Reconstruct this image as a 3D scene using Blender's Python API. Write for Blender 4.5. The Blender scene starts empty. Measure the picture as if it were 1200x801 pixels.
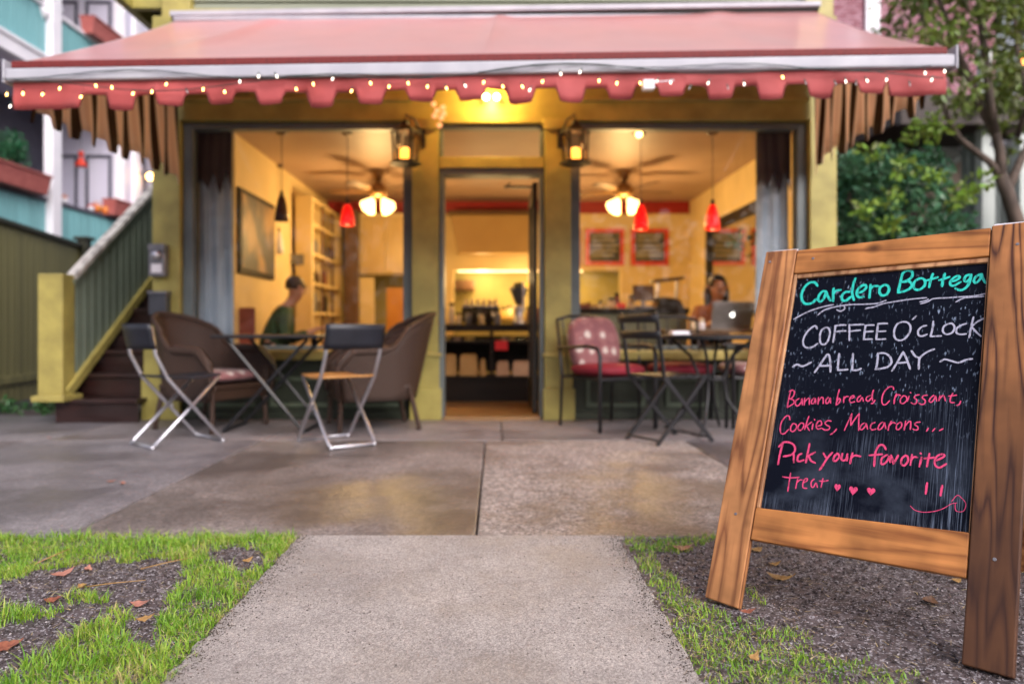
import bpy, bmesh, math, random
import numpy as np
from mathutils import Vector, Matrix, Quaternion
random.seed(7); RNG = np.random.default_rng(11)
SC = bpy.context.scene; COL = SC.collection
PI = math.pi; R = math.radians
def sin(a): return math.sin(a)
def cos(a): return math.cos(a)

# ------------------------------------------------------------------ camera
cam = bpy.data.cameras.new('camera'); camo = bpy.data.objects.new('camera', cam); COL.objects.link(camo)
camo.location = (0, 0, 0.8); camo.rotation_euler = (R(90), 0, 0)
cam.sensor_width = 36; cam.lens = 25.5
cam.shift_x = 0.0158; cam.shift_y = -0.0146
cam.clip_start = 0.05; cam.clip_end = 500
cam.dof.use_dof = True; cam.dof.focus_distance = 1.95; cam.dof.aperture_fstop = 1.5
SC.camera = camo
# ------------------------------------------------------------------ sky, sun, exposure
W = bpy.data.worlds.new('World'); SC.world = W; W.use_nodes = True
nt = W.node_tree; nt.nodes.clear()
o_ = nt.nodes.new('ShaderNodeOutputWorld'); bg = nt.nodes.new('ShaderNodeBackground')
sk = nt.nodes.new('ShaderNodeTexSky'); sk.sky_type = 'NISHITA'; sk.sun_disc = False
SUN_EL, SUN_AZ = 36, 152
sk.sun_elevation = R(SUN_EL); sk.sun_rotation = R(SUN_AZ); sk.air_density = 1.0; sk.dust_density = 3.0
hs = nt.nodes.new('ShaderNodeHueSaturation'); hs.inputs['Saturation'].default_value = 0.38
mx = nt.nodes.new('ShaderNodeMix'); mx.data_type = 'RGBA'; mx.blend_type = 'MULTIPLY'; mx.inputs[0].default_value = 1
mx.inputs[7].default_value = (1.0, .93, .985, 1)        # slight lilac cast of the overcast evening
nt.links.new(sk.outputs[0], hs.inputs['Color']); nt.links.new(hs.outputs[0], mx.inputs[6])
nt.links.new(mx.outputs[2], bg.inputs['Color']); nt.links.new(bg.outputs[0], o_.inputs[0])
bg.inputs['Strength'].default_value = 0.10
sl = bpy.data.lights.new('sun', 'SUN'); sl.energy = .9; sl.angle = R(45); sl.color = (1, .96, .92)
so = bpy.data.objects.new('sun', sl); COL.objects.link(so)
so.rotation_euler = (R(90 - SUN_EL), 0, R(180 - SUN_AZ))
SC.view_settings.view_transform = 'Standard'; SC.view_settings.look = 'None'
SC.view_settings.gamma = 1; SC.view_settings.use_curve_mapping = False
SC.view_settings.exposure = 1.36
SC.render.engine = 'CYCLES'
SC.cycles.max_bounces = 6; SC.cycles.diffuse_bounces = 3; SC.cycles.glossy_bounces = 3
SC.cycles.transmission_bounces = 4; SC.cycles.transparent_max_bounces = 12
SC.cycles.sample_clamp_indirect = 4

# ------------------------------------------------------------------ materials
_m = {}
def pm(name, c1, c2=None, scale=8, rough=.6, bump=.0, bscale=60, metal=0, stretch=(1, 1, 1), coat=0, var=0.0,
       detail=5, lo=.35, hi=.65, spec=.5, rvar=0, island=0, emis=None, es=0, sheen=0, coatr=.3):
    if name in _m: return _m[name]
    m = bpy.data.materials.new(name); m.use_nodes = True; _m[name] = m
    n = m.node_tree; b = n.nodes['Principled BSDF']; L = n.links.new
    c2 = c2 or tuple(min(1, x * .8) for x in c1)
    tc = n.nodes.new('ShaderNodeTexCoord'); mp = n.nodes.new('ShaderNodeMapping'); mp.inputs['Scale'].default_value = stretch
    L(tc.outputs['Object'], mp.inputs[0])
    no = n.nodes.new('ShaderNodeTexNoise'); no.inputs['Scale'].default_value = scale; no.inputs['Detail'].default_value = detail
    L(mp.outputs[0], no.inputs['Vector'])
    cr = n.nodes.new('ShaderNodeValToRGB'); cr.color_ramp.elements[0].position = lo; cr.color_ramp.elements[1].position = hi
    cr.color_ramp.elements[0].color = (*c2, 1); cr.color_ramp.elements[1].color = (*c1, 1)
    L(no.outputs[0], cr.inputs[0]); out = cr.outputs[0]
    if var or island:
        hv = n.nodes.new('ShaderNodeHueSaturation')
        mr = n.nodes.new('ShaderNodeMapRange'); a = var or island
        mr.inputs[3].default_value = 1 - a; mr.inputs[4].default_value = 1 + a
        if island:
            g = n.nodes.new('ShaderNodeNewGeometry'); L(g.outputs['Random Per Island'], mr.inputs[0])
            mr2 = n.nodes.new('ShaderNodeMapRange'); mr2.inputs[3].default_value = .5 - .05 * a; mr2.inputs[4].default_value = .5 + .05 * a
            L(g.outputs['Random Per Island'], mr2.inputs[0]); L(mr2.outputs[0], hv.inputs['Hue'])
        else:
            g = n.nodes.new('ShaderNodeObjectInfo'); L(g.outputs['Random'], mr.inputs[0])
        L(mr.outputs[0], hv.inputs['Value']); L(out, hv.inputs['Color']); out = hv.outputs[0]
    L(out, b.inputs['Base Color'])
    b.inputs['Roughness'].default_value = rough; b.inputs['Metallic'].default_value = metal
    b.inputs['Specular IOR Level'].default_value = spec
    b.inputs['Coat Weight'].default_value = coat; b.inputs['Coat Roughness'].default_value = coatr
    b.inputs['Sheen Weight'].default_value = sheen
    if rvar:
        r = n.nodes.new('ShaderNodeMapRange'); r.inputs[3].default_value = rough - rvar; r.inputs[4].default_value = rough + rvar
        n2 = n.nodes.new('ShaderNodeTexNoise'); n2.inputs['Scale'].default_value = scale * .7; n2.inputs['Detail'].default_value = 3
        L(mp.outputs[0], n2.inputs['Vector']); L(n2.outputs[0], r.inputs[0]); r.inputs[1].default_value = .35; r.inputs[2].default_value = .65
        L(r.outputs[0], b.inputs['Roughness'])
    if bump:
        nb = n.nodes.new('ShaderNodeTexNoise'); nb.inputs['Scale'].default_value = bscale; nb.inputs['Detail'].default_value = 4
        L(mp.outputs[0], nb.inputs['Vector'])
        bp = n.nodes.new('ShaderNodeBump'); bp.inputs['Strength'].default_value = bump; bp.inputs['Distance'].default_value = .004
        L(nb.outputs[0], bp.inputs['Height']); L(bp.outputs[0], b.inputs['Normal'])
    if emis:
        b.inputs['Emission Color'].default_value = (*emis, 1); b.inputs['Emission Strength'].default_value = es
    return m

def glass_mat(name, tint=(1, 1, 1), refl=.06, rough=.0):
    m = bpy.data.materials.new(name); m.use_nodes = True; n = m.node_tree; n.nodes.clear()
    o = n.nodes.new('ShaderNodeOutputMaterial'); t = n.nodes.new('ShaderNodeBsdfTransparent'); g = n.nodes.new('ShaderNodeBsdfGlossy')
    g.inputs['Roughness'].default_value = rough; t.inputs[0].default_value = (*tint, 1)
    f = n.nodes.new('ShaderNodeFresnel'); f.inputs[0].default_value = 1.45
    a = n.nodes.new('ShaderNodeMath'); a.operation = 'MULTIPLY'; a.inputs[1].default_value = .45
    n.links.new(f.outputs[0], a.inputs[0])
    x = n.nodes.new('ShaderNodeMixShader'); n.links.new(a.outputs[0], x.inputs[0])
    n.links.new(t.outputs[0], x.inputs[1]); n.links.new(g.outputs[0], x.inputs[2]); n.links.new(x.outputs[0], o.inputs[0])
    return m
def emit_mat(name, col, s):
    return pm(name, col, col, emis=col, es=s, rough=.4)

def wood_mat(name, light, dark, stain=None, seed=0, rough=.45, axis=1, dens=1.0):
    """boards with grain running along the local axis given; stain = (colour, amount bottom, fade height)"""
    m = bpy.data.materials.new(name); m.use_nodes = True; n = m.node_tree; b = n.nodes['Principled BSDF']; L = n.links.new
    tc = n.nodes.new('ShaderNodeTexCoord'); mp = n.nodes.new('ShaderNodeMapping')
    st = [9, 9, 9]; st[axis] = .75; mp.inputs['Scale'].default_value = st; mp.inputs['Location'].default_value = (seed, seed * 1.7, seed * .3)
    L(tc.outputs['Object'], mp.inputs[0])
    dn = n.nodes.new('ShaderNodeTexNoise'); dn.inputs['Scale'].default_value = 1.1; dn.inputs['Detail'].default_value = 2
    L(mp.outputs[0], dn.inputs[0])
    mu = n.nodes.new('ShaderNodeMath'); mu.operation = 'MULTIPLY'; mu.inputs[1].default_value = 16 * dens; L(dn.outputs[0], mu.inputs[0])
    fr = n.nodes.new('ShaderNodeMath'); fr.operation = 'PINGPONG'; fr.inputs[1].default_value = 1; L(mu.outputs[0], fr.inputs[0])
    mp2 = n.nodes.new('ShaderNodeMapping'); s2 = [130, 130, 130]; s2[axis] = 5; mp2.inputs['Scale'].default_value = s2; L(tc.outputs['Object'], mp2.inputs[0])
    fn = n.nodes.new('ShaderNodeTexNoise'); fn.inputs['Scale'].default_value = 1; fn.inputs['Detail'].default_value = 3; L(mp2.outputs[0], fn.inputs[0])
    ad = n.nodes.new('ShaderNodeMix'); ad.data_type = 'FLOAT'; ad.inputs[0].default_value = .42
    L(fr.outputs[0], ad.inputs[2]); L(fn.outputs[0], ad.inputs[3])
    cr = n.nodes.new('ShaderNodeValToRGB'); e = cr.color_ramp.elements
    e[0].position = .22; e[0].color = (*dark, 1); e[1].position = .62; e[1].color = (*light, 1)
    k = cr.color_ramp.elements.new(.4); k.color = (*[a * .45 + c * .55 for a, c in zip(dark, light)], 1)
    L(ad.outputs[0], cr.inputs[0]); out = cr.outputs[0]
    # knots: sparse dark spots
    vo = n.nodes.new('ShaderNodeTexVoronoi'); vo.inputs['Scale'].default_value = 1; vo.inputs['Randomness'].default_value = .9
    mp3 = n.nodes.new('ShaderNodeMapping'); s3 = [8, 8, 8]; s3[axis] = 5.5; mp3.inputs['Scale'].default_value = s3; mp3.inputs['Location'].default_value = (seed * 3.1, seed, seed * 2)
    L(tc.outputs['Object'], mp3.inputs[0]); L(mp3.outputs[0], vo.inputs['Vector'])
    kr = n.nodes.new('ShaderNodeMapRange'); kr.inputs[1].default_value = .05; kr.inputs[2].default_value = .17; kr.inputs[3].default_value = .85; kr.inputs[4].default_value = 0
    L(vo.outputs['Distance'], kr.inputs[0])
    mk = n.nodes.new('ShaderNodeMix'); mk.data_type = 'RGBA'; mk.inputs[7].default_value = (*[c * .35 for c in dark], 1)
    L(kr.outputs[0], mk.inputs[0]); L(out, mk.inputs[6]); out = mk.outputs[2]
    # broad blotches
    bn = n.nodes.new('ShaderNodeTexNoise'); bn.inputs['Scale'].default_value = 7; bn.inputs['Detail'].default_value = 3; L(tc.outputs['Object'], bn.inputs[0])
    hv = n.nodes.new('ShaderNodeHueSaturation'); br = n.nodes.new('ShaderNodeMapRange'); br.inputs[1].default_value = .3; br.inputs[2].default_value = .7
    br.inputs[3].default_value = .58; br.inputs[4].default_value = 1.25; L(bn.outputs[0], br.inputs[0]); L(br.outputs[0], hv.inputs['Value'])
    L(out, hv.inputs['Color']); out = hv.outputs[0]
    if stain:
        col, lo, hi, mx_ = stain
        sp = n.nodes.new('ShaderNodeSeparateXYZ'); L(tc.outputs['Object'], sp.inputs[0])
        a1 = n.nodes.new('ShaderNodeMath'); a1.operation = 'MULTIPLY_ADD'; a1.inputs[1].default_value = .7; L(dn.outputs[0], a1.inputs[0]); L(sp.outputs[axis], a1.inputs[2])
        sr = n.nodes.new('ShaderNodeMapRange'); sr.inputs[1].default_value = lo; sr.inputs[2].default_value = hi; sr.inputs[3].default_value = mx_; sr.inputs[4].default_value = .12
        L(a1.outputs[0], sr.inputs[0])
        ms = n.nodes.new('ShaderNodeMix'); ms.data_type = 'RGBA'; ms.inputs[7].default_value = (*col, 1)
        L(sr.outputs[0], ms.inputs[0]); L(out, ms.inputs[6]); out = ms.outputs[2]
    L(out, b.inputs['Base Color']); b.inputs['Roughness'].default_value = rough
    b.inputs['Coat Weight'].default_value = .06; b.inputs['Coat Roughness'].default_value = .3; b.inputs['Specular IOR Level'].default_value = .25
    bp = n.nodes.new('ShaderNodeBump'); bp.inputs['Strength'].default_value = .35; bp.inputs['Distance'].default_value = .0015
    L(ad.outputs[0], bp.inputs['Height']); L(bp.outputs[0], b.inputs['Normal'])
    return m

# ------------------------------------------------------------------ mesh building
ORG = {}                                       # world origin of every thing root / part
class MB:
    def __init__(s): s.v = []; s.f = []; s.mi = []; s.cur = 0
    def add(s, vs, fs):
        k = len(s.v); s.v += [tuple(p) for p in vs]; s.f += [tuple(i + k for i in f) for f in fs]; s.mi += [s.cur] * len(fs); return s
    def box(s, x0, x1, y0, y1, z0, z1):
        x0, x1 = sorted((x0, x1)); y0, y1 = sorted((y0, y1)); z0, z1 = sorted((z0, z1))
        return s.add([(x0, y0, z0), (x1, y0, z0), (x1, y1, z0), (x0, y1, z0), (x0, y0, z1), (x1, y0, z1), (x1, y1, z1), (x0, y1, z1)],
                     [(0, 3, 2, 1), (4, 5, 6, 7), (0, 1, 5, 4), (1, 2, 6, 5), (2, 3, 7, 6), (3, 0, 4, 7)])
    def hexa(s, p):  # 8 points like box order
        return s.add(p, [(0, 3, 2, 1), (4, 5, 6, 7), (0, 1, 5, 4), (1, 2, 6, 5), (2, 3, 7, 6), (3, 0, 4, 7)])
    def obox(s, c, size, rot=None):
        c = Vector(c); h = [a / 2 for a in size]; M = rot if rot is not None else Matrix.Identity(3)
        P = [c + M @ Vector((sx * h[0], sy * h[1], sz * h[2])) for sz in (-1, 1) for sx, sy in ((-1, -1), (1, -1), (1, 1), (-1, 1))]
        return s.hexa(P)
    def beam(s, a, b, w, h, up=(0, 0, 1)):
        a = Vector(a); b = Vector(b); d = (b - a).normalized(); u = Vector(up)
        if abs(d.dot(u)) > .98: u = Vector((0, 1, 0))
        x = d.cross(u).normalized(); z = x.cross(d).normalized()
        P = [p + x * sx * w / 2 + z * sz * h / 2 for p, in ((a,), (b,)) for sx, sz in ((-1, -1), (1, -1), (1, 1), (-1, 1))]
        return s.add(P, [(0, 3, 2, 1), (4, 5, 6, 7), (0, 1, 5, 4), (1, 2, 6, 5), (2, 3, 7, 6), (3, 0, 4, 7)])
    def tube(s, pts, r, n=8, cap=True, closed=False):
        pts = [Vector(p) for p in pts]; rs = r if isinstance(r, (list, tuple)) else [r] * len(pts)
        m = len(pts); vs = []; prev = None
        for i, p in enumerate(pts):
            if closed: t = (pts[(i + 1) % m] - pts[i - 1])
            else: t = (pts[min(i + 1, m - 1)] - pts[max(i - 1, 0)])
            t = t.normalized() if t.length > 1e-9 else Vector((0, 0, 1))
            if prev is None:
                a = Vector((0, 0, 1)) if abs(t.z) < .9 else Vector((1, 0, 0)); u = t.cross(a).normalized()
            else: u = (prev - t * prev.dot(t)).normalized()
            w = t.cross(u); prev = u
            for k in range(n):
                an = 2 * PI * k / n; vs.append(p + (u * cos(an) + w * sin(an)) * rs[i])
        fs = []
        for i in range(m if closed else m - 1):
            j = (i + 1) % m
            for k in range(n): fs.append((i * n + k, i * n + (k + 1) % n, j * n + (k + 1) % n, j * n + k))
        if cap and not closed: fs.append(tuple(range(n - 1, -1, -1))); fs.append(tuple((m - 1) * n + k for k in range(n)))
        return s.add(vs, fs)
    def lathe(s, prof, c=(0, 0, 0), n=16, M=None, sx=1, sy=1):
        c = Vector(c); vs = []; M = M or Matrix.Identity(3)
        for r, z in prof:
            for k in range(n): vs.append(c + M @ Vector((r * cos(2 * PI * k / n) * sx, r * sin(2 * PI * k / n) * sy, z)))
        fs = [(i * n + k, i * n + (k + 1) % n, (i + 1) * n + (k + 1) % n, (i + 1) * n + k) for i in range(len(prof) - 1) for k in range(n)]
        if prof[0][0] > 1e-4: fs.append(tuple(range(n - 1, -1, -1)))
        if prof[-1][0] > 1e-4: fs.append(tuple((len(prof) - 1) * n + k for k in range(n)))
        return s.add(vs, fs)
    def ball(s, c, r, n=12, m=8, sx=1, sy=1, sz=1):
        return s.lathe([(max(r * sin(PI * i / m), 0), -r * cos(PI * i / m) * sz) for i in range(m + 1)], c, n, None, sx, sy)
    def prism(s, poly, a, b, fn):
        """poly 2-D outline, extruded from a to b; fn(u,v,w)->point"""
        n = len(poly); vs = [fn(u, v, a) for u, v in poly] + [fn(u, v, b) for u, v in poly]
        fs = [tuple(range(n - 1, -1, -1)), tuple(range(n, 2 * n))] + [(i, (i + 1) % n, n + (i + 1) % n, n + i) for i in range(n)]
        return s.add(vs, fs)
    def grid(s, fn, nu, nv):
        vs = [fn(i / nu, j / nv) for j in range(nv + 1) for i in range(nu + 1)]
        return s.add(vs, [(j * (nu + 1) + i, j * (nu + 1) + i + 1, (j + 1) * (nu + 1) + i + 1, (j + 1) * (nu + 1) + i) for j in range(nv) for i in range(nu)])
    def build(s, name, mat, parent=None, bevel=0, smooth=False, world=True, solid=0, kind=None, seg=2, recalc=True):
        me = bpy.data.meshes.new(name)
        og = Vector(ORG.get(parent.name, (0, 0, 0))) if (parent and world) else Vector((0, 0, 0))
        me.from_pydata([tuple(Vector(p) - og) for p in s.v], [], s.f)
        mats = mat if isinstance(mat, (list, tuple)) else [mat]
        for m in mats: me.materials.append(m)
        if len(mats) > 1: me.polygons.foreach_set('material_index', s.mi)
        if recalc and len(s.f) < 60000:
            bm = bmesh.new(); bm.from_mesh(me); bmesh.ops.recalc_face_normals(bm, faces=bm.faces); bm.to_mesh(me); bm.free()
        if smooth: me.polygons.foreach_set('use_smooth', [True] * len(me.polygons))
        o = bpy.data.objects.new(name, me); COL.objects.link(o)
        if parent: o.parent = parent; ORG[o.name] = og
        if solid: md = o.modifiers.new('s', 'SOLIDIFY'); md.thickness = solid; md.offset = 0
        if bevel: md = o.modifiers.new('b', 'BEVEL'); md.width = bevel; md.segments = seg; md.limit_method = 'ANGLE'; md.angle_limit = R(40)
        if smooth and bevel == 0 and not solid: pass
        if kind: o['kind'] = kind
        return o
def thing(name, label, cat, loc=(0, 0, 0), rz=0, group=None):
    o = bpy.data.objects.new(name, None); o.empty_display_size = .1; COL.objects.link(o)
    o.location = loc; o.rotation_euler = (0, 0, rz); o['label'] = label; o['category'] = cat
    if group: o['group'] = group
    ORG[o.name] = Vector(loc); return o
def tag(o, label, cat, group=None):
    o['label'] = label; o['category'] = cat
    if group: o['group'] = group
    return o
def struct(o): o['kind'] = 'structure'; return o
def copy_tree(o, parent=None):
    c = o.copy(); COL.objects.link(c); c.parent = parent
    if parent is not None: c.matrix_parent_inverse = o.matrix_parent_inverse.copy()
    for ch in list(o.children): copy_tree(ch, c)
    return c
def inst(src, name, parent, M):
    c = src.copy(); COL.objects.link(c); c.name = name; c.parent = parent; c.matrix_local = M; return c
def point(name, loc, e, col, parent, r=.04):
    l = bpy.data.lights.new(name, 'POINT'); l.energy = e; l.color = col; l.shadow_soft_size = r
    o = bpy.data.objects.new(name, l); COL.objects.link(o); o.parent = parent
    o.location = Vector(loc) - Vector(ORG.get(parent.name, (0, 0, 0))); return o
def quadmesh(name, V, F, mat, parent=None, kind=None, smooth=False):
    """numpy mesh, V (n,3), F (m,3|4)"""
    me = bpy.data.meshes.new(name); me.from_pydata(V.tolist(), [], F.tolist() if isinstance(F, np.ndarray) else F)
    me.materials.append(mat); o = bpy.data.objects.new(name, me); COL.objects.link(o)
    if parent:
        o.parent = parent; og = ORG.get(parent.name, Vector((0, 0, 0))); o.location = -Vector(og); ORG[o.name] = og
    if kind: o['kind'] = kind
    return o
# coordinates measured on the place: facade plane 6.36 m away
D = 6.36
def fx(px): return (px - 581) / 133.65
def fz(py): return .8 - (py - 383) / 133.65
def at(px, py, d): return Vector(((px - 581) * d / 850, d, .8 - (py - 383) * d / 850))
def gnd(px, py): d = .8 * 850 / (py - 383); return ((px - 581) * d / 850, d)

M_ = dict(
 olive=pm('mustard_olive_paint', (.40, .345, .09), (.28, .24, .06), 5, .5, .15, 120),
 olive_trim=pm('mustard_trim_paint', (.44, .37, .10), (.30, .25, .07), 6, .45, .1, 120),
 grey_trim=pm('blue_grey_trim_paint', (.13, .16, .16), (.095, .12, .125), 4, .45, .1, 100),
 darkgreen=pm('dark_green_paint', (.035, .045, .025), (.022, .03, .018), 4, .5, .1, 80),
 panelgreen=pm('pale_green_moulding_paint', (.12, .16, .10), (.09, .12, .08), 5, .5),
 siding=pm('sage_siding_paint', (.27, .29, .22), (.22, .24, .18), 3, .55, .2, 90, stretch=(.2, 1, 3)),
 cream=pm('cream_wall_paint', (.70, .54, .27), (.62, .47, .22), 2, .6, .1, 60),
 ceiling=pm('pinkish_ceiling_paint', (.40, .27, .19), (.35, .23, .16), 2, .5, .05, 40),
 redband=pm('deep_red_band_paint', (.30, .008, .006), (.24, .006, .005), 3, .5),
 innerfloor=pm('warm_floor_tile', (.30, .17, .06), (.22, .12, .045), 5, .3),
 darkwood=pm('dark_counter_wood', (.016, .010, .007), (.009, .006, .004), 6, .5, spec=.2, stretch=(.3, 2, 2)),
 black=pm('black_metal_paint', (.014, .014, .016), (.009, .009, .011), 9, .4, .1, 90),
 blackchair=pm('black_plastic', (.012, .014, .022), (.008, .009, .015), 9, .45),
 steel=pm('brushed_aluminium', (.62, .62, .66), (.50, .50, .55), 9, .32, metal=.85),
 greymetal=pm('grey_meter_metal', (.22, .22, .24), (.14, .14, .16), 14, .45, metal=.3),
 white=pm('white_paint', (.82, .80, .84), (.74, .73, .78), 3, .5, .1, 60),
 lilac=pm('pale_lilac_wall_paint', (.66, .64, .74), (.58, .56, .68), 2, .6, .1, 50, stretch=(1, 1, .2)),
 teal=pm('teal_board_paint', (.20, .46, .48), (.16, .40, .42), 3, .55, .2, 60, stretch=(2, 2, .3), var=.10),
 darkwall=pm('dark_grey_wall_paint', (.10, .10, .13), (.075, .075, .10), 3, .6),
 terracotta=pm('terracotta_pink_planter', (.45, .13, .11), (.36, .09, .08), 8, .6),
 fence=pm('olive_fence_paint', (.21, .195, .075), (.155, .145, .057), 4, .6, .2, 60, stretch=(2, 2, .2), var=.12),
 fencecap=pm('dark_fence_cap', (.03, .032, .016), (.02, .02, .01), 5, .6),
 maroon=pm('maroon_step_paint', (.030, .010, .008), (.016, .006, .005), 6, .42, .3, 40, stretch=(.6, 2, 2), rvar=.14),
 baluster=pm('sage_baluster_paint', (.20, .25, .19), (.15, .19, .145), 4, .5, var=.15),
 handrail=pm('worn_white_handrail_paint', (.60, .58, .54), (.34, .32, .30), 11, .45, lo=.4, hi=.52),
 wicker=None, shingle=None,
 doorleaf=pm('dark_door_paint', (.03, .028, .022), (.02, .018, .015), 5, .35),
 redlamp=pm('glowing_red_glass', (.6, .005, .005), (.5, .005, .005), 3, .15, emis=(1, .004, .004), es=.5, coat=.5),
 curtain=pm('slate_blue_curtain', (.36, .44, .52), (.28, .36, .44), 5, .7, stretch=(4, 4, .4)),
 valance=pm('purple_brown_reflection', (.035, .025, .035), (.022, .017, .025), 6, .8),  # dark tone of the awning mirrored in the glass, painted as a band
 bark=pm('grey_brown_bark', (.12, .085, .065), (.055, .04, .03), 14, .8, .8, 60, stretch=(1, 1, .35)),
 terrarust=pm('rust_red_seat', (.22, .045, .02), (.16, .03, .015), 5, .5),
)
GLASS = glass_mat('window_glass')
BULB = emit_mat('warm_bulb_glow', (1.0, .50, .13), 7)
BULBC = emit_mat('cool_bulb_glow', (.95, .80, .65), 2.6)
SHADEGLOW = emit_mat('frosted_shade_glow', (1.0, .58, .18), 3)
CANDLE = emit_mat('candle_glow', (1.0, .32, .04), 1.8)

# ================================================================== GROUND
def concrete(name, c1, c2, wet=(.08, .065, .055), wetamt=.5, speck=.5, rough=.55, seed=0.0, wlo=.45, whi=.6, cell=260):
    m = bpy.data.materials.new(name); m.use_nodes = True; n = m.node_tree; b = n.nodes['Principled BSDF']; L = n.links.new
    tc = n.nodes.new('ShaderNodeTexCoord'); mp = n.nodes.new('ShaderNodeMapping'); mp.inputs['Location'].default_value = (seed, seed * 2, 0); L(tc.outputs['Object'], mp.inputs[0])
    def noise(sc, det=5, ro=.6):
        q = n.nodes.new('ShaderNodeTexNoise'); q.inputs['Scale'].default_value = sc; q.inputs['Detail'].default_value = det; q.inputs['Roughness'].default_value = ro
        L(mp.outputs[0], q.inputs['Vector']); return q
    def ramp(src, a, bb, ca, cb):
        q = n.nodes.new('ShaderNodeValToRGB'); q.color_ramp.elements[0].position = a; q.color_ramp.elements[1].position = bb
        q.color_ramp.elements[0].color = ca; q.color_ramp.elements[1].color = cb; L(src, q.inputs[0]); return q.outputs[0]
    def mix(f, a, bb, t='MIX'):
        q = n.nodes.new('ShaderNodeMix'); q.data_type = 'RGBA'; q.blend_type = t
        if isinstance(f, float): q.inputs[0].default_value = f
        else: L(f, q.inputs[0])
        L(a, q.inputs[6])
        if isinstance(bb, tuple): q.inputs[7].default_value = bb
        else: L(bb, q.inputs[7])
        return q.outputs[2]
    base = ramp(noise(3.2).outputs[0], .3, .7, (*c2, 1), (*c1, 1))
    v = n.nodes.new('ShaderNodeTexVoronoi'); v.inputs['Scale'].default_value = cell; L(mp.outputs[0], v.inputs['Vector'])
    grain = ramp(v.outputs['Color'], .05, .95, (.28, .27, .28, 1), (1.75, 1.7, 1.68, 1))
    sp_ = n.nodes.new('ShaderNodeTexVoronoi'); sp_.inputs['Scale'].default_value = cell * .45; L(mp.outputs[0], sp_.inputs['Vector'])
    grain2 = ramp(sp_.outputs['Color'], .1, .9, (.55, .52, .52, 1), (1.35, 1.33, 1.3, 1))
    c = mix(speck, base, grain, 'MULTIPLY'); c = mix(speck, c, grain2, 'MULTIPLY')
    wn = noise(1.15, 6, .62)
    wf = ramp(wn.outputs[0], wlo, whi, (0, 0, 0, 1), (wetamt,) * 3 + (1,))
    c = mix(wf, c, (*wet, 1))
    st = ramp(noise(9, 6, .7).outputs[0], .52, .72, (0, 0, 0, 1), (.35, .35, .35, 1)); c = mix(st, c, (wet[0] * .8, wet[1] * .75, wet[2] * .7, 1))
    L(c, b.inputs['Base Color'])
    r = n.nodes.new('ShaderNodeMapRange'); r.inputs[1].default_value = 0; r.inputs[2].default_value = max(wetamt, .01); r.inputs[3].default_value = rough; r.inputs[4].default_value = max(.26, rough - .28)
    L(wf, r.inputs[0]); L(r.outputs[0], b.inputs['Roughness'])
    bp = n.nodes.new('ShaderNodeBump'); bp.inputs['Strength'].default_value = .5; bp.inputs['Distance'].default_value = .002
    L(v.outputs['Distance'], bp.inputs['Height'])
    bp2 = n.nodes.new('ShaderNodeBump'); bp2.inputs['Strength'].default_value = .5; bp2.inputs['Distance'].default_value = .006
    L(noise(22, 4).outputs[0], bp2.inputs['Height']); L(bp.outputs[0], bp2.inputs['Normal']); L(bp2.outputs[0], b.inputs['Normal'])
    return m
PATHM = concrete('path_concrete', (.43, .405, .38), (.33, .31, .295), wetamt=.35, speck=.66, rough=.68, wet=(.2, .18, .165), cell=430)
SWA = concrete('sidewalk_concrete_damp', (.21, .19, .20), (.15, .135, .145), wet=(.065, .05, .042), wetamt=.6, speck=.5, rough=.62, seed=3.1, cell=150)
SWB = concrete('sidewalk_concrete_wet', (.27, .242, .23), (.19, .168, .16), wet=(.075, .06, .052), wetamt=.8, speck=.6, rough=.6, seed=9.4, wlo=.38, whi=.62, cell=130)
SWC = concrete('sidewalk_concrete_gravelly', (.35, .318, .30), (.25, .225, .21), wet=(.10, .075, .06), wetamt=.6, speck=.8, rough=.66, seed=5.7, cell=110)
SWD = concrete('sidewalk_concrete_apron', (.27, .245, .25), (.20, .185, .19), wet=(.10, .085, .08), wetamt=.5, speck=.4, rough=.62, seed=1.2, cell=170)
SWE = concrete('sidewalk_concrete_purple_grey', (.235, .225, .235), (.18, .17, .185), wet=(.075, .068, .075), wetamt=.6, speck=.45, rough=.62, seed=14.2, wlo=.42, whi=.6, cell=150)
soilm = pm('damp_dark_soil', (.085, .062, .058), (.035, .024, .024), 30, .75, 1.0, 90, rvar=.15)

g = struct(MB().box(-60, 60, -30, 90, -.4, -.06).build('ground', soilm, None, recalc=True))
road = struct(MB().box(-60, 60, -9, -2.2, -.055, -.05).build('road', pm('asphalt', (.05, .05, .05), (.04, .04, .04), 40, .8, .5, 200)))

sw = thing('sidewalk', '', '', (0, 0, 0)); del sw['label']; del sw['category']; struct(sw)
XS = [-9.4, -7.9, -6.4, -4.85, -3.3, -1.66, -.075, 1.34, 2.8, 4.25, 5.7, 7.2, 8.7]
def slab(x0, x1, y0, y1, m, z=0.0, lean=(0, 0)):
    j = .0035; b = MB()
    P = [(x0 + j + lean[0] * 0, y0 + j, -.08), (x1 - j, y0 + j, -.08), (x1 - j, y1 - j, -.08), (x0 + j, y1 - j, -.08),
         (x0 + j, y0 + j, z), (x1 - j, y0 + j, z), (x1 - j, y1 - j, z), (x0 + j, y1 - j, z)]
    b.hexa(P); return b.build('slab', m, sw, bevel=.008)
mats_front = [SWA, SWA, SWE, SWA, SWE, SWB, SWC, SWA, SWC, SWB, SWA, SWA]
for i in range(len(XS) - 1):
    slab(XS[i], XS[i + 1], 2.776, 5.14, mats_front[i], z=random.uniform(-.003, .002))
    slab(XS[i] + (.12 if i != 5 else 0), XS[i + 1] + (.12 if i != 4 else 0), 5.14, 6.42, SWD, z=random.uniform(-.003, .001)) if not (i < 4) else slab(XS[i] + .12, XS[i + 1] + .12, 5.14, 6.6, SWE, z=-.002)
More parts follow.
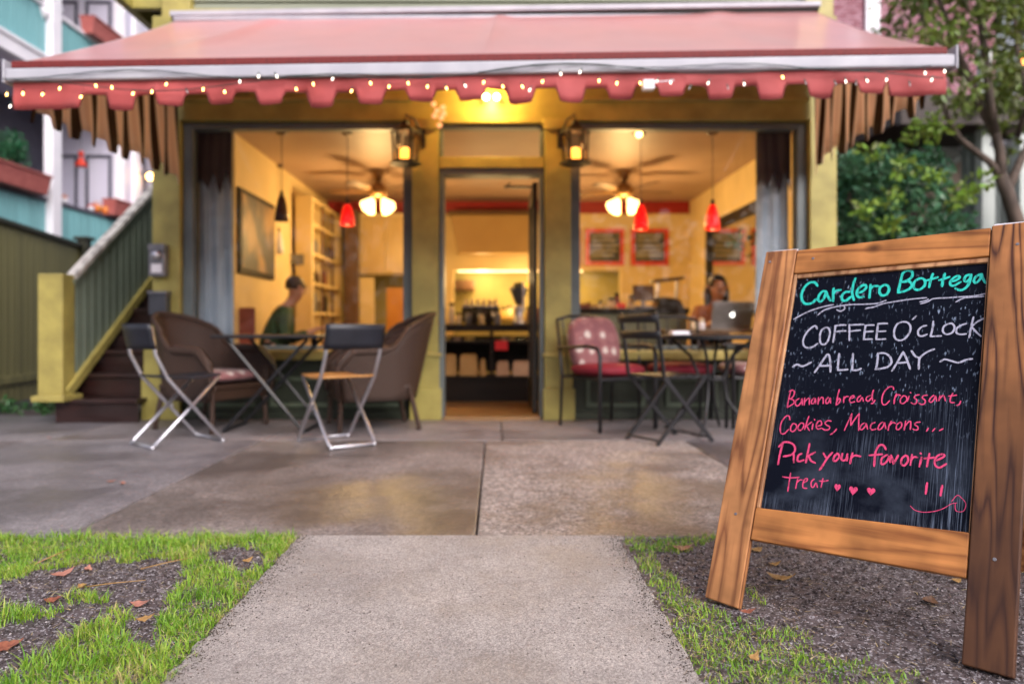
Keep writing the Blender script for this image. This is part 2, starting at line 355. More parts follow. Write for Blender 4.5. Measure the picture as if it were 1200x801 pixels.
struct(MB().box(-9.4, 8.7, 2.76, 6.6, -.1, -.03).build('pavement_bed', soilm))
# crack in the pavement by the centre joint
pth = thing('path', '', '', (0, 0, 0)); del pth['label']; del pth['category']; struct(pth)
def pathslab(y0, y1):
    b = MB(); n = 70; rng = random.Random(int(y0 * 10) + 5)
    L_ = [(-.747 + rng.uniform(-.007, .007) + .004 * sin(i * 1.3), y0 + (y1 - y0) * i / n) for i in range(n + 1)]
    R_ = [(.464 + rng.uniform(-.007, .007) + .004 * sin(i * 1.3), y0 + (y1 - y0) * i / n) for i in range(n, -1, -1)]
    b.prism(L_ + R_, -.06, .008, lambda u, v, w: (u, v, w)); return b.build('slab', PATHM, pth, bevel=.006)
pathslab(.72, 2.768); pathslab(-.8, .708); pathslab(-2.2, -.812)

# --- verge: soil with dirt patches
DIRT = [[(0, 683), (45, 665), (120, 657), (210, 651), (221, 661), (216, 680), (200, 694), (194, 716), (190, 738), (160, 748), (146, 738), (146, 712), (132, 712), (122, 724), (100, 734), (82, 744), (66, 754), (46, 772), (0, 800), (-160, 815), (-160, 690)],
        [(245, 642), (275, 636), (305, 640), (314, 656), (290, 670), (258, 664)]]
GR = [[(722, 612), (842, 612), (840, 634), (795, 637), (770, 650), (784, 672), (806, 690), (824, 704), (842, 713), (880, 722), (905, 735), (932, 756), (1000, 768), (1085, 790), (1120, 860), (830, 860), (822, 801)]]
DIRT = [[gnd(*p) for p in q] for q in DIRT]; GR = [[gnd(*p) for p in q] for q in GR]
def inpoly(x, y, poly):
    r = np.zeros(len(x), bool); n = len(poly)
    for i in range(n):
        x1, y1 = poly[i]; x2, y2 = poly[i - 1]
        c = ((y1 > y) != (y2 > y)) & (x < (x2 - x1) * (y - y1) / ((y2 - y1) + 1e-12) + x1); r ^= c
    return r
TUFT = [(97, 702, .075, .035), (8, 722, .13, .05), (918, 741, .075, .05), (881, 693, .035, .06), (820, 630, .06, .05), (1048, 792, .05, .03), (96, 640, .2, .1), (780, 640, .1, .05)]
TUFT = [(*gnd(a, b), c, d) for a, b, c, d in TUFT]
def fbm(x, y, s, seed):
    rr = np.random.default_rng(seed); v = 0
    for k in range(5):
        a = rr.uniform(0, 6.28, 4); f = s * 1.7 ** k
        v = v + (np.sin(f * (x * cos(a[0]) + y * sin(a[0])) + a[1]) * np.sin(f * 1.13 * (x * cos(a[2]) - y * sin(a[2])) + a[3])) / 1.5 ** k
    return v
def zsoil(x, y):
    z = .004 * fbm(x, y, 9, 3) + .002 * fbm(x, y, 38, 5)
    return z - .010
nx, ny = 380, 190
xs = np.linspace(-9, 8.5, nx); xs = np.sign(xs) * (np.abs(xs) / 9) ** 1.5 * 9; ys = np.linspace(-2.2, 2.772, ny)
X, Y = np.meshgrid(xs, ys); Z = zsoil(X, Y)
V = np.stack([X.ravel(), Y.ravel(), Z.ravel()], 1)
i = np.arange(nx - 1)[None, :] + nx * np.arange(ny - 1)[:, None]; i = i.ravel()
Fq = np.stack([i, i + 1, i + nx + 1, i + nx], 1)
xc = (X[:-1, :-1] + X[1:, 1:]).ravel() / 2
Fq = Fq[~((xc > -.73) & (xc < .45))]
def soil_mat():
    m = bpy.data.materials.new('verge_soil'); m.use_nodes = True; n = m.node_tree; b = n.nodes['Principled BSDF']; L = n.links.new
    tc = n.nodes.new('ShaderNodeTexCoord')
    a = n.nodes.new('ShaderNodeTexNoise'); a.inputs['Scale'].default_value = 26; a.inputs['Detail'].default_value = 8; a.inputs['Roughness'].default_value = .75; L(tc.outputs['Object'], a.inputs['Vector'])
    cr = n.nodes.new('ShaderNodeValToRGB'); e = cr.color_ramp.elements; e[0].position = .33; e[0].color = (.022, .015, .016, 1); e[1].position = .68; e[1].color = (.15, .12, .125, 1)
    L(a.outputs[0], cr.inputs[0])
    v = n.nodes.new('ShaderNodeTexVoronoi'); v.inputs['Scale'].default_value = 190; L(tc.outputs['Object'], v.inputs['Vector'])
    r2 = n.nodes.new('ShaderNodeValToRGB'); r2.color_ramp.elements[0].position = .80; r2.color_ramp.elements[1].position = .88; r2.color_ramp.elements[0].color = (0, 0, 0, 1); r2.color_ramp.elements[1].color = (.7, .7, .7, 1)
    s = n.nodes.new('ShaderNodeSeparateColor'); L(v.outputs['Color'], s.inputs[0]); L(s.outputs[0], r2.inputs[0])
    mxx = n.nodes.new('ShaderNodeMix'); mxx.data_type = 'RGBA'; mxx.inputs[7].default_value = (.42, .40, .42, 1); L(r2.outputs[0], mxx.inputs[0]); L(cr.outputs[0], mxx.inputs[6])
    L(mxx.outputs[2], b.inputs['Base Color']); b.inputs['Roughness'].default_value = .6
    bp = n.nodes.new('ShaderNodeBump'); bp.inputs['Distance'].default_value = .006; bp.inputs['Strength'].default_value = .9; L(a.outputs[0], bp.inputs['Height'])
    L(bp.outputs[0], b.inputs['Normal']); return m
struct(quadmesh('verge_soil', V, Fq, soil_mat(), None, 'structure', True))

def grassy(x, y):
    """probability of grass at a point"""
    p = np.ones(len(x)) * .0
    left = x < -.748 + .014 * fbm(x * 0, y, 25, 2); right = x > .462 - .012 * fbm(x * 0, y, 28, 6)
    jx = x + .02 * fbm(x, y, 30, 8); jy = y + .03 * fbm(x, y, 30, 9)
    d = np.zeros(len(x), bool)
    for q in DIRT: d |= inpoly(jx, jy, q)
    p = np.where(left & ~d, 1.0, p)
    far = left & (x < -2.9); p = np.where(far & (fbm(x, y, 3, 4) > .3), .1, p)
    thin = fbm(x, y, 11, 21); p = np.where(left & ~d & (thin > .75), .38, p)
    r = np.zeros(len(x), bool)
    for q in GR: r |= inpoly(jx, jy, q)
    p = np.where(right & r, .62 + .3 * np.sign(fbm(x, y, 13, 33) + .35), p)
    # rest of the right-hand verge: a few tufts away from the sign
    p = np.where(right & ~r & (fbm(x, y, 5, 77) > 1.25) & ((x > 2.6) | (y < 1.2)), .5, p)
    for cx, cy, a, b in TUFT:
        p = np.where(((jx - cx) / a) ** 2 + ((jy - cy) / b) ** 2 < 1, .85, p)
    return p
def blades(name, N, xr, yr, hmul=1.0, mat=None, wmul=1.0):
    x = RNG.uniform(*xr, N); y = RNG.uniform(*yr, N)
    k = RNG.random(N) < grassy(x, y); x = x[k]; y = y[k]; n = len(x)
    cl = fbm(x, y, 16, 12)
    h = np.clip((.014 + .024 * RNG.random(n) ** 1.4 + .009 * cl) * hmul, .006, .07); h *= RNG.choice([1, 1, 1, 1.45], n)
    az = RNG.uniform(0, 6.283, n); lean = RNG.uniform(.15, 1.1, n) * h * 1.0
    w = RNG.uniform(.0009, .0021, n) * wmul; wa = az + 1.57 + RNG.normal(0, .4, n)
    z0 = zsoil(x, y) - .002
    dx, dy = np.cos(az) * lean, np.sin(az) * lean; wx, wy = np.cos(wa) * w, np.sin(wa) * w
    P = []
    for t, wf in ((0, 1), (.5, .85)):
        bx, by, bz = x + dx * t * t, y + dy * t * t, z0 + h * (t - .12 * t * t)
        P += [np.stack([bx - wx * wf, by - wy * wf, bz], 1), np.stack([bx + wx * wf, by + wy * wf, bz], 1)]
    P.append(np.stack([x + dx, y + dy, z0 + h * .84], 1))
    V = np.stack(P, 1).reshape(-1, 3)
    me = bpy.data.meshes.new(name); b0 = np.arange(n) * 5
    loops = np.stack([b0, b0 + 1, b0 + 3, b0 + 2, b0 + 2, b0 + 3, b0 + 4], 1).ravel()
    ls = np.stack([np.arange(n) * 7, np.arange(n) * 7 + 4], 1).ravel()
    me.vertices.add(len(V)); me.vertices.foreach_set('co', V.ravel().astype('f'))
    me.loops.add(len(loops)); me.loops.foreach_set('vertex_index', loops.astype('i'))
    me.polygons.add(n * 2); me.polygons.foreach_set('loop_start', ls.astype('i')); me.update(calc_edges=True)
    me.materials.append(mat); o = bpy.data.objects.new(name, me); COL.objects.link(o); o['kind'] = 'stuff'; return o
def grass_mat():
    m = bpy.data.materials.new('grass_blade'); m.use_nodes = True; n = m.node_tree; b = n.nodes['Principled BSDF']; L = n.links.new
    g_ = n.nodes.new('ShaderNodeNewGeometry'); cr = n.nodes.new('ShaderNodeValToRGB'); cr.color_ramp.interpolation = 'LINEAR'
    e = cr.color_ramp.elements; e[0].position = 0; e[0].color = (.12, .30, .02, 1); e[1].position = 1; e[1].color = (.60, .50, .22, 1)
    for p, c in ((.3, (.20, .42, .03)), (.6, (.30, .48, .045)), (.82, (.42, .52, .07)), (.94, (.48, .46, .14))):
        q = e.new(p); q.color = (*c, 1)
    tc = n.nodes.new('ShaderNodeTexCoord'); no = n.nodes.new('ShaderNodeTexNoise'); no.inputs['Scale'].default_value = 5; L(tc.outputs['Object'], no.inputs['Vector'])
    a = n.nodes.new('ShaderNodeMath'); a.operation = 'MULTIPLY_ADD'; a.inputs[1].default_value = 1.3; a.inputs[2].default_value = -.65; L(no.outputs[0], a.inputs[0])
    a2 = n.nodes.new('ShaderNodeMath'); a2.operation = 'MULTIPLY_ADD'; a2.inputs[1].default_value = .75; a2.use_clamp = True
    L(g_.outputs['Random Per Island'], a2.inputs[0]); a3 = n.nodes.new('ShaderNodeMath'); a3.operation = 'ADD'; a3.inputs[1].default_value = .12
    L(a.outputs[0], a3.inputs[0]); L(a3.outputs[0], a2.inputs[2]); L(a2.outputs[0], cr.inputs[0]); L(cr.outputs[0], b.inputs['Base Color'])
    b.inputs['Roughness'].default_value = .45
    tr = n.nodes.new('ShaderNodeBsdfTranslucent'); L(cr.outputs[0], tr.inputs[0]); mm = n.nodes.new('ShaderNodeMixShader'); mm.inputs[0].default_value = .3
    o = n.nodes['Material Output']; L(b.outputs[0], mm.inputs[1]); L(tr.outputs[0], mm.inputs[2]); L(mm.outputs[0], o.inputs[0]); return m
GM = grass_mat()
blades('verge_grass', 76000, (-2.35, -.715), (1.15, 2.80), 1.0, GM)
blades('verge_grass', 44000, (.43, 2.0), (1.15, 2.80), .58, GM)
blades('verge_grass', 45000, (-5.5, -2.3), (.3, 2.78), 1.1, GM, 1.6)
blades('verge_grass', 16000, (-2.4, -.745), (-1.5, 1.15), 1.1, GM, 1.6)

dry = pm('dry_straw_blade', (.50, .40, .22), (.26, .17, .09), 30, .6, island=.5)
def thatch(name, N, xr, yr):
    x = RNG.uniform(*xr, N); y = RNG.uniform(*yr, N); k = RNG.random(N) < grassy(x, y) * .8 + .12; k &= ~((x > -.70) & (x < .43)); x = x[k]; y = y[k]; n = len(x)
    a = RNG.uniform(0, 6.28, n); l = RNG.uniform(.012, .04, n); w = RNG.uniform(.0006, .0015, n); z = zsoil(x, y) + RNG.uniform(.002, .012, n)
    z = np.where((x > -.75) & (x < .47), .0105, z)
    dx, dy = np.cos(a) * l, np.sin(a) * l; wx, wy = -np.sin(a) * w, np.cos(a) * w; up = RNG.uniform(0, .008, n) * ((x < -.75) | (x > .47))
    V = np.stack([np.stack([x - wx, y - wy, z], 1), np.stack([x + wx, y + wy, z], 1), np.stack([x + dx, y + dy, z + up], 1)], 1).reshape(-1, 3)
    quadmesh(name, V, np.arange(n * 3).reshape(-1, 3), dry, None, 'stuff')
thatch('dry_grass', 16000, (-2.4, -.72), (1.15, 2.77)); thatch('dry_grass', 11000, (.44, 2.2), (1.15, 2.77))
# crumbs of soil and seeds blown over the path and its edges
def grit(N):
    e = RNG.random(N); x = np.where(e < .45, -.745 + np.abs(RNG.normal(0, .035, N)), np.where(e < .8, .462 - np.abs(RNG.normal(0, .03, N)), RNG.uniform(-.74, .46, N))); y = RNG.uniform(1.1, 2.76, N)
    s = RNG.uniform(.0008, .0028, N); P = oct_[None] * RNG.uniform(.6, 1.4, (N, 6, 1)) * s[:, None, None] * np.array([1, 1, .5]); P[..., 0] += x[:, None]; P[..., 1] += y[:, None]; P[..., 2] += .0095
    quadmesh('path_grit', P.reshape(-1, 3), (octf[None] + 6 * np.arange(N)[:, None, None]).reshape(-1, 3), pm('dark_grit', (.10, .075, .06), (.035, .025, .02), 90, .8, island=.5), None, 'stuff')
# pebbles in the bare soil
ph = (1 + 5 ** .5) / 2
oct_ = np.array([(1, 0, 0), (-1, 0, 0), (0, 1, 0), (0, -1, 0), (0, 0, 1), (0, 0, -1)], float)
octf = np.array([(0, 2, 4), (2, 1, 4), (1, 3, 4), (3, 0, 4), (2, 0, 5), (1, 2, 5), (3, 1, 5), (0, 3, 5)])
def pebbles(name, N, xr, yr, mat, smin, smax):
    x = RNG.uniform(*xr, N); y = RNG.uniform(*yr, N); k = (grassy(x, y) < .7) & ~((x > -.76) & (x < .48)); x = x[k]; y = y[k]; n = len(x)
    s = smin + (smax - smin) * RNG.random(n) ** 3
    a = RNG.uniform(0, 6.28, n); j = RNG.uniform(.6, 1.4, (n, 6, 1))
    P = oct_[None] * j * s[:, None, None] * np.array([1, .8, .55]); ca, sa = np.cos(a)[:, None], np.sin(a)[:, None]
    Q = np.stack([P[..., 0] * ca - P[..., 1] * sa + x[:, None], P[..., 0] * sa + P[..., 1] * ca + y[:, None], P[..., 2] + zsoil(x, y)[:, None] + .001], 2)
    V = Q.reshape(-1, 3); F = (octf[None] + 6 * np.arange(n)[:, None, None]).reshape(-1, 3)
    return quadmesh(name, V, F, mat, None, 'stuff')
pebm = pm('pale_pebble', (.42, .40, .42), (.20, .17, .17), 300, .5, island=.6)
pebbles('gravel', 9500, (-2.4, -.76), (1.2, 2.74), pebm, .0012, .005)
pebbles('gravel', 16000, (.5, 3.2), (1.0, 2.76), pebm, .0012, .005)
clod = pm('soil_crumb', (.06, .045, .042), (.03, .022, .022), 100, .85, island=.4)
pebbles('soil_crumbs', 12000, (-2.4, -.76), (1.2, 2.74), clod, .002, .008)
pebbles('soil_crumbs', 22000, (.5, 3.2), (1.0, 2.76), clod, .002, .008)

grit(3800)
# fallen leaves
def leaf_mesh(L_, Wd, curl, seed):
    rng = random.Random(seed); b = MB(); n = 9; prof = [0, .35, .7, .95, 1, .92, .75, .5, .25, 0]
    vs = []
    for i in range(n + 1):
        t = i / n; w = Wd * prof[i] * (1 + rng.uniform(-.15, .15)); x = L_ * (t - .5)
        zc = curl * (2 * t - 1) ** 2 * L_
        for k, sgn in enumerate((-1, -.5, 0, .5, 1)):
            vs.append((x, sgn * w, zc + curl * .8 * abs(sgn) * w + rng.uniform(-.002, .002)))
    fs = [(i * 5 + k, i * 5 + k + 1, (i + 1) * 5 + k + 1, (i + 1) * 5 + k) for i in range(n) for k in range(4)]
    b.add(vs, fs); return b
leafc = [pm('dead_leaf_rust', (.36, .13, .07), (.20, .06, .035), 60, .55), pm('dead_leaf_pink_brown', (.48, .22, .16), (.33, .14, .10), 60, .5), pm('dead_leaf_ochre', (.45, .28, .10), (.28, .15, .05), 60, .55), pm('dead_leaf_dark', (.14, .07, .035), (.07, .035, .02), 60, .6)]
LV = [(74, 671, .10, .021, .9, 1, 'pinkish curled dead leaf lying at the top of the left dirt patch'),
      (103, 664, .05, .017, 1.9, 1, 'small pale brown leaf at the back edge of the left dirt patch'),
      (63, 703, .065, .022, .3, 0, 'rust brown dead leaf on bare soil beside the little grass tuft'),
      (97, 692, .045, .015, -.4, 2, 'ochre dead leaf on top of the little grass tuft at left'),
      (165, 708, .075, .018, .1, 1, 'long pale brown leaf in the dirt notch near the path grass'),
      (170, 731, .06, .018, .5, 2, 'ochre brown leaf at the lower end of the dirt notch'),
      (10, 754, .09, .03, .3, 0, 'dark rust oval leaf at the bottom left corner of the verge'),
      (290, 661, .05, .016, .8, 2, 'tiny ochre leaf in the grass near the top of the path edge'),
      (800, 643, .09, .024, -.2, 1, 'salmon coloured dead leaf just left of the chalkboard sign foot'),
      (887, 644, .06, .02, .3, 2, 'pale tan leaf just behind the left foot of the chalkboard sign'),
      (916, 676, .11, .020, -.5, 2, 'long curled ochre leaf on dark soil under the chalkboard'),
      (908, 659, .06, .014, .2, 2, 'small ochre leaf behind the long curled leaf under the chalkboard'),
      (1090, 704, .06, .03, .9, 3, 'crumpled dark brown leaf on the soil under the right part of the chalkboard'),
      (876, 722, .06, .013, 0, 0, 'rust red leaf in front of the left foot of the chalkboard sign'),
      (1121, 681, .05, .016, .3, 2, 'tan leaf close to the right leg of the chalkboard sign'),
      (884, 775, .06, .014, .9, 2, 'tan leaf in the thin grass at the path corner in front of the sign')]
for i, (px, py, L_, w, rz, c, lab) in enumerate(LV):
    x, y = gnd(px, py); L_ *= .8; w *= .8; o = leaf_mesh(L_, w, .22, i).build('fallen_leaf', leafc[c], None, smooth=True); tag(o, lab, 'leaf', 'fallen leaves on the verge')
    zz = float(zsoil(np.array([x]), np.array([y]))[0]); gr = i in (3, 5, 7, 13, 15)
    o.location = (x, y, zz + (.022 if gr else .006)); o.rotation_euler = (R(8), R(-6), rz)
for i, (px, py, L_, rz, lab) in enumerate([(196, 663, .16, .5, 'thin grey twig lying on the left dirt patch'), (62, 655, .13, 1.2, 'thin dry stalk standing out of the left dirt patch'), (130, 688, .2, .15, 'long pale straw lying across the left bare soil')]):
    x, y = gnd(px, py); b = MB(); c, s = cos(rz) * L_ / 2, sin(rz) * L_ / 2
    b.tube([(x - c, y - s, .004), (x, y + .004, .012), (x + c, y + s, .018)], [.0022, .002, .001], 5); tag(b.build('twig', leafc[2], None, smooth=True), lab, 'twig', 'twigs on the verge')
sc = [(232/4+0, 440+295/4, .03), (520/4, 440+500/4, .05), (575/4, 440+508/4, .05), (480, 487, .0)]
for i, (px, py, L_) in enumerate(sc[:3]):
    x, y = gnd(px, py); o = leaf_mesh(L_, L_ * .3, .1, 50 + i).build('fallen_leaf', leafc[1], None, smooth=True)
    tag(o, ['tiny pale leaf scrap on the pavement in front of the steps', 'pale pink leaf on the purple grey slab left of the wet patch', 'second pale leaf scrap close by on the purple grey slab'][i], 'leaf', 'leaf scraps on the pavement'); o.location = (x, y, .006); o.rotation_euler = (0, 0, i)
# weeds by the fence
def leafcloud(name, centers, rad, per, size, mat, parent=None, squash=.8, kind='stuff', droop=0.0, asp=.5):
    C_ = np.repeat(np.array(centers, float), per, 0); Rr = np.repeat(np.array(rad, float), per) if np.ndim(rad) else np.full(len(C_), rad)
    n = len(C_); d = RNG.normal(size=(n, 3)); d /= np.linalg.norm(d, axis=1, keepdims=True)
    P = C_ + d * (Rr * RNG.random(n) ** .45)[:, None] * np.array([1, 1, squash])
    a = d * .6 + RNG.normal(size=(n, 3)) * .7; a[:, 2] -= droop; a /= np.linalg.norm(a, axis=1, keepdims=True)
    b = np.cross(a, RNG.normal(size=(n, 3))); b /= np.linalg.norm(b, axis=1, keepdims=True); nn = np.cross(a, b)
    s = size * RNG.uniform(.6, 1.3, n)[:, None]
    V = np.stack([P, P + a * s * .5 + b * s * asp * .5 + nn * s * .08, P + a * s, P + a * s * .5 - b * s * asp * .5 + nn * s * .08], 1).reshape(-1, 3)
    i = np.arange(n) * 4; F = np.stack([i, i + 1, i + 2, i + 3], 1)
    return quadmesh(name, V, F, mat, parent, kind)
def leaf_mat(name, c, hi, rough=.35, isl=.45):
    m = pm(name, hi, c, 2.2, rough, island=isl, lo=.3, hi=.72)
    n = m.node_tree; b = n.nodes['Principled BSDF']; o = n.nodes['Material Output']
    tr = n.nodes.new('ShaderNodeBsdfTranslucent'); src = b.inputs['Base Color'].links[0].from_socket; n.links.new(src, tr.inputs[0])
    mm = n.nodes.new('ShaderNodeMixShader'); mm.inputs[0].default_value = .25; n.links.new(b.outputs[0], mm.inputs[1]); n.links.new(tr.outputs[0], mm.inputs[2]); n.links.new(mm.outputs[0], o.inputs[0])
    return m
LM_dark = leaf_mat('evergreen_leaf', (.03, .10, .05), (.11, .26, .12), .22, .7)
LM_lime = leaf_mat('young_lime_leaf', (.16, .26, .03), (.25, .36, .05))
LM_oak = leaf_mat('olive_green_leaf', (.07, .11, .018), (.20, .24, .04), .4, .55)
LM_far = leaf_mat('far_dark_leaf', (.05, .075, .025), (.13, .17, .05), .5, .5)
LM_weed = leaf_mat('weed_leaf', (.03, .10, .03), (.07, .18, .05), .4)
leafcloud('reflection_dimming_trees', [(x, -12.5 + random.uniform(-1, 1), z) for x in range(-17, 18) for z in (.6, 1.8, 3.0, 4.3, 5.4)], 1.0, 60, .5, LM_far)  # unseen leaf mass behind the camera, added to darken the window reflections
wd = thing('weed_patch', 'low dark green weeds growing at the foot of the olive fence', 'plant', (-4.4, 6.75, 0))
st = MB(); cs = []
for i in range(16):
    x = -4.75 + random.random() * .75; y = 6.6 + random.random() * .3; h = random.uniform(.06, .17); st.tube([(x, y, 0), (x + .02, y, h)], .004, 4); cs.append((x, y, h * .8))
st.build('stem', M_['bark'], wd)
leafcloud('foliage', cs, .08, 45, .05, LM_weed, wd, .7)

# ================================================================== CAFE BUILDING
cafe = thing('cafe_building', 'cafe with mustard painted shopfront, two wide windows and an open door', 'building', (0, 6.4, 0))
def cb(name, mat, *boxes, bevel=.006, parent=None, **k):
    b = MB()
    for q in boxes: b.box(*q)
    return b.build(name, mat, parent or cafe, bevel=bevel, **k)
OL, OT, GT = M_['olive'], M_['olive_trim'], M_['grey_trim']
# corner posts with plinths
for x0, x1, xp0, xp1 in ((fx(182), fx(214), fx(173), fx(217)), (fx(946), fx(977), fx(943), fx(982))):
    p = cb('corner_post', OL, (x0, x1, 6.30, 6.62, 0, 3.5))
    cb('plinth', OL, (xp0, xp1, 6.24, 6.30 - .002, 0, .36), (xp0 + .01, xp1 - .01, 6.262, 6.30 - .002, .36, .66), parent=p)
    cb('plinth_cap', OT, (xp0 - .01, xp1 + .01, 6.232, 6.30 - .003, .66, .70), parent=p)
cb('corner_board', OT, (fx(191), fx(224), 6.33, 6.5, 3.5, 3.98)); cb('corner_board', OT, (fx(942), fx(975), 6.33, 6.5, 3.5, 3.98))
# door pilasters
for x0, x1 in ((fx(484), fx(514.5)), (fx(637.5), fx(668))):
    p = cb('pilaster', OL, (x0, x1, 6.27, 6.50, 0, fz(143)))
    cb('plinth', OL, (x0 - .015, x1 + .03, 6.225, 6.268, 0, .27), (x0 - .004, x1 + .012, 6.245, 6.268, .27, .545), parent=p)
    cb('plinth_band', OT, (x0 - .02, x1 + .03, 6.225, 6.268, .545, .575), parent=p)
    cb('capital', OT, (x0 - .015, x1 + .015, 6.24, 6.268, fz(143) - .09, fz(143)), parent=p)
# header beam, transom rail
cb('header_beam', OL, (fx(214), fx(946), 6.30, 6.60, fz(143), 3.5))
cb('header_moulding', OT, (fx(216), fx(484), 6.27, 6.298, fz(122), fz(117)), (fx(668), fx(944), 6.27, 6.298, fz(122), fz(117)))
cb('transom_rail', OT, (fx(515), fx(637), 6.285, 6.44, fz(199), fz(186)))
cb('head_rail', OT, (fx(515), fx(637), 6.275, 6.44, fz(147), fz(140)))
# windows
def window(xa, xb, name_x):
    y0, y1 = 6.36, 6.47; t = .055; zb, zt = fz(409), fz(144)
    f = cb('window_frame', GT, (xa, xa + t * 1.6, y0, y1, zb, zt), (xb - t * 1.6, xb, y0, y1, zb, zt), (xa + t * 1.6, xb - t * 1.6, y0, y1, zt - t, zt), (xa + t * 1.6, xb - t * 1.6, y0, y1, zb, zb + .03))
    MB().box(xa + t * 1.6, xb - t * 1.6, 6.415, 6.423, zb + .03, zt - t).build('pane', GLASS, f)
    s = cb('window_sill', OT, (xa - .02, xb + .02, 6.22, 6.40, fz(421), fz(410)), bevel=.012)
    return f
for xa, xb in ((fx(214), fx(484)), (fx(668), fx(946))):
    window(xa, xb, '')
    zt = fz(421)
    w = cb('stall_riser', M_['darkgreen'], (xa, xb, 6.34, 6.55, 0, zt))
    n = 3; 
    xs_ = [(fx(228), fx(300)), (fx(318), fx(390)), (fx(404), fx(474))] if xa < 0 else [(fx(686), fx(755)), (fx(779), fx(840)), (fx(864), fx(930))]
    for a, b in xs_:
        q = MB(); z0, z1 = fz(476), fz(441); tt = .035
        q.box(a, b, 6.315, 6.338, z0, z0 + tt); q.box(a, b, 6.315, 6.338, z1 - tt, z1); q.box(a, a + tt, 6.315, 6.338, z0 + tt, z1 - tt); q.box(b - tt, b, 6.315, 6.338, z0 + tt, z1 - tt)
        q.build('panel_moulding', M_['panelgreen'], w, bevel=.004)
    cb('skirting', M_['darkgreen'], (xa, xb, 6.30, 6.338, 0, .07), parent=w)
# transom window
tw = cb('transom_frame', GT, (fx(515), fx(519), 6.33, 6.44, fz(186), fz(147)), (fx(633), fx(637), 6.33, 6.44, fz(186), fz(147)), (fx(519), fx(633), 6.33, 6.44, fz(151), fz(147)))
MB().box(fx(519), fx(633), 6.40, 6.408, fz(186), fz(151)).build('pane', GLASS, tw)
# door frame and the open leaf
df = cb('door_frame', GT, (fx(515), fx(521), 6.30, 6.50, 0, fz(199)), (fx(632), fx(637), 6.30, 6.50, 0, fz(199)), (fx(521), fx(632), 6.30, 6.50, fz(206), fz(199)))
cb('threshold', M_['innerfloor'], (fx(521), fx(632), 6.24, 6.5, -.02, .025), parent=df)
dl = thing('door_leaf', '', '', (0, 6.4, 0)); del dl['label']; del dl['category']; dl.parent = cafe; dl.location = (0, 0, 0); ORG[dl.name] = Vector((0, 6.4, 0))
hx = fx(631)
MB().box(hx - .045, hx, 6.51, 6.60, .03, 2.1).box(hx - .045, hx, 7.22, 7.31, .03, 2.1).box(hx - .045, hx, 6.60, 7.22, .03, .30).box(hx - .045, hx, 6.60, 7.22, 1.98, 2.1).build('leaf_frame', M_['doorleaf'], dl, bevel=.004)
MB().box(hx - .028, hx - .018, 6.60, 7.22, .30, 1.98).build('pane', GLASS, dl)
MB().tube([(hx - .10, 7.24, .95), (hx - .10, 7.24, 1.25)], .012, 8).build('handle', M_['steel'], dl)
cl = MB().box(hx - .05, hx - .30, 6.55, 6.58, 2.055, 2.075).tube([(fx(598), 6.52, 2.09), (hx - .28, 6.565, 2.065)], .008, 6); cl.build('door_closer', M_['black'], dl)
# upper wall with clapboards
cb('upper_wall', M_['siding'], (fx(215), fx(952), 6.44, 6.6, 3.5, 3.98), bevel=0)
cb('belt_board', OT, (fx(224), fx(942), 6.30, 6.43, fz(24) , fz(13.5)), bevel=.01)
bz = fz(12.5); src = None; k = 0
while bz < 3.9:
    if src is None:
        b = MB(); x0, x1 = fx(224.5), fx(941.5); z = bz
        b.add([(x0, 6.40, z), (x1, 6.40, z), (x1, 6.44, z), (x0, 6.44, z), (x0, 6.425, z + .098), (x1, 6.425, z + .098), (x1, 6.44, z + .098), (x0, 6.44, z + .098)],
              [(0, 3, 2, 1), (4, 5, 6, 7), (0, 1, 5, 4), (1, 2, 6, 5), (2, 3, 7, 6), (3, 0, 4, 7)]); src = b.build('clapboard', M_['siding'], cafe)
    else: inst(src, 'clapboard', cafe, Matrix.Translation((0, 0, bz - fz(12.5))))
    bz += .102
# overhanging upper bay at the left with dark soffit
cb('overhang_beam', M_['olive'], (-3.30, -3.22, 6.2, 9.5, 3.62, 3.80), (-3.22, -2.93, 6.42, 6.50, 3.62, 3.78), (-3.22, -2.93, 7.3, 7.38, 3.62, 3.78))
cb('soffit', M_['fencecap'], (-3.22, -2.93, 6.5, 9.5, 3.74, 3.78), bevel=0)
cb('overhang_wall', M_['siding'], (-3.30, -2.93, 6.5, 9.5, 3.80, 4.1), bevel=0)
# shell
cb('side_wall', M_['siding'], (-2.93, -2.82, 6.62, 11.0, 0, 3.95), bevel=0); cb('side_wall', M_['siding'], (2.90, 2.98, 6.62, 11.0, 0, 3.95), bevel=0)
cb('roof', M_['fencecap'], (-2.82, 2.90, 6.6, 10.96, 3.7, 3.8), bevel=0); cb('parapet_cap', OT, (-3.32, 3.05, 6.28, 6.66, 3.99, 4.04)); cb('back_wall', M_['siding'], (-2.82, 2.90, 10.96, 11.05, 0, 3.95), bevel=0)
CW = M_['cream']; ZC = 2.585
struct(cb('interior_floor', M_['innerfloor'], (-2.80, 2.88, 6.5, 10.94, -.05, .012), bevel=0))
struct(cb('interior_ceiling', M_['ceiling'], (-2.80, 2.88, 6.60, 10.94, ZC, ZC + .05), bevel=0))
struct(cb('interior_wall', CW, (-2.80, -2.40, 6.66, 10.9, .012, ZC - .001), bevel=0)); struct(cb('interior_wall', CW, (2.76, 2.88, 6.60, 10.94, .012, ZC - .001), bevel=0))
YB = 10.35
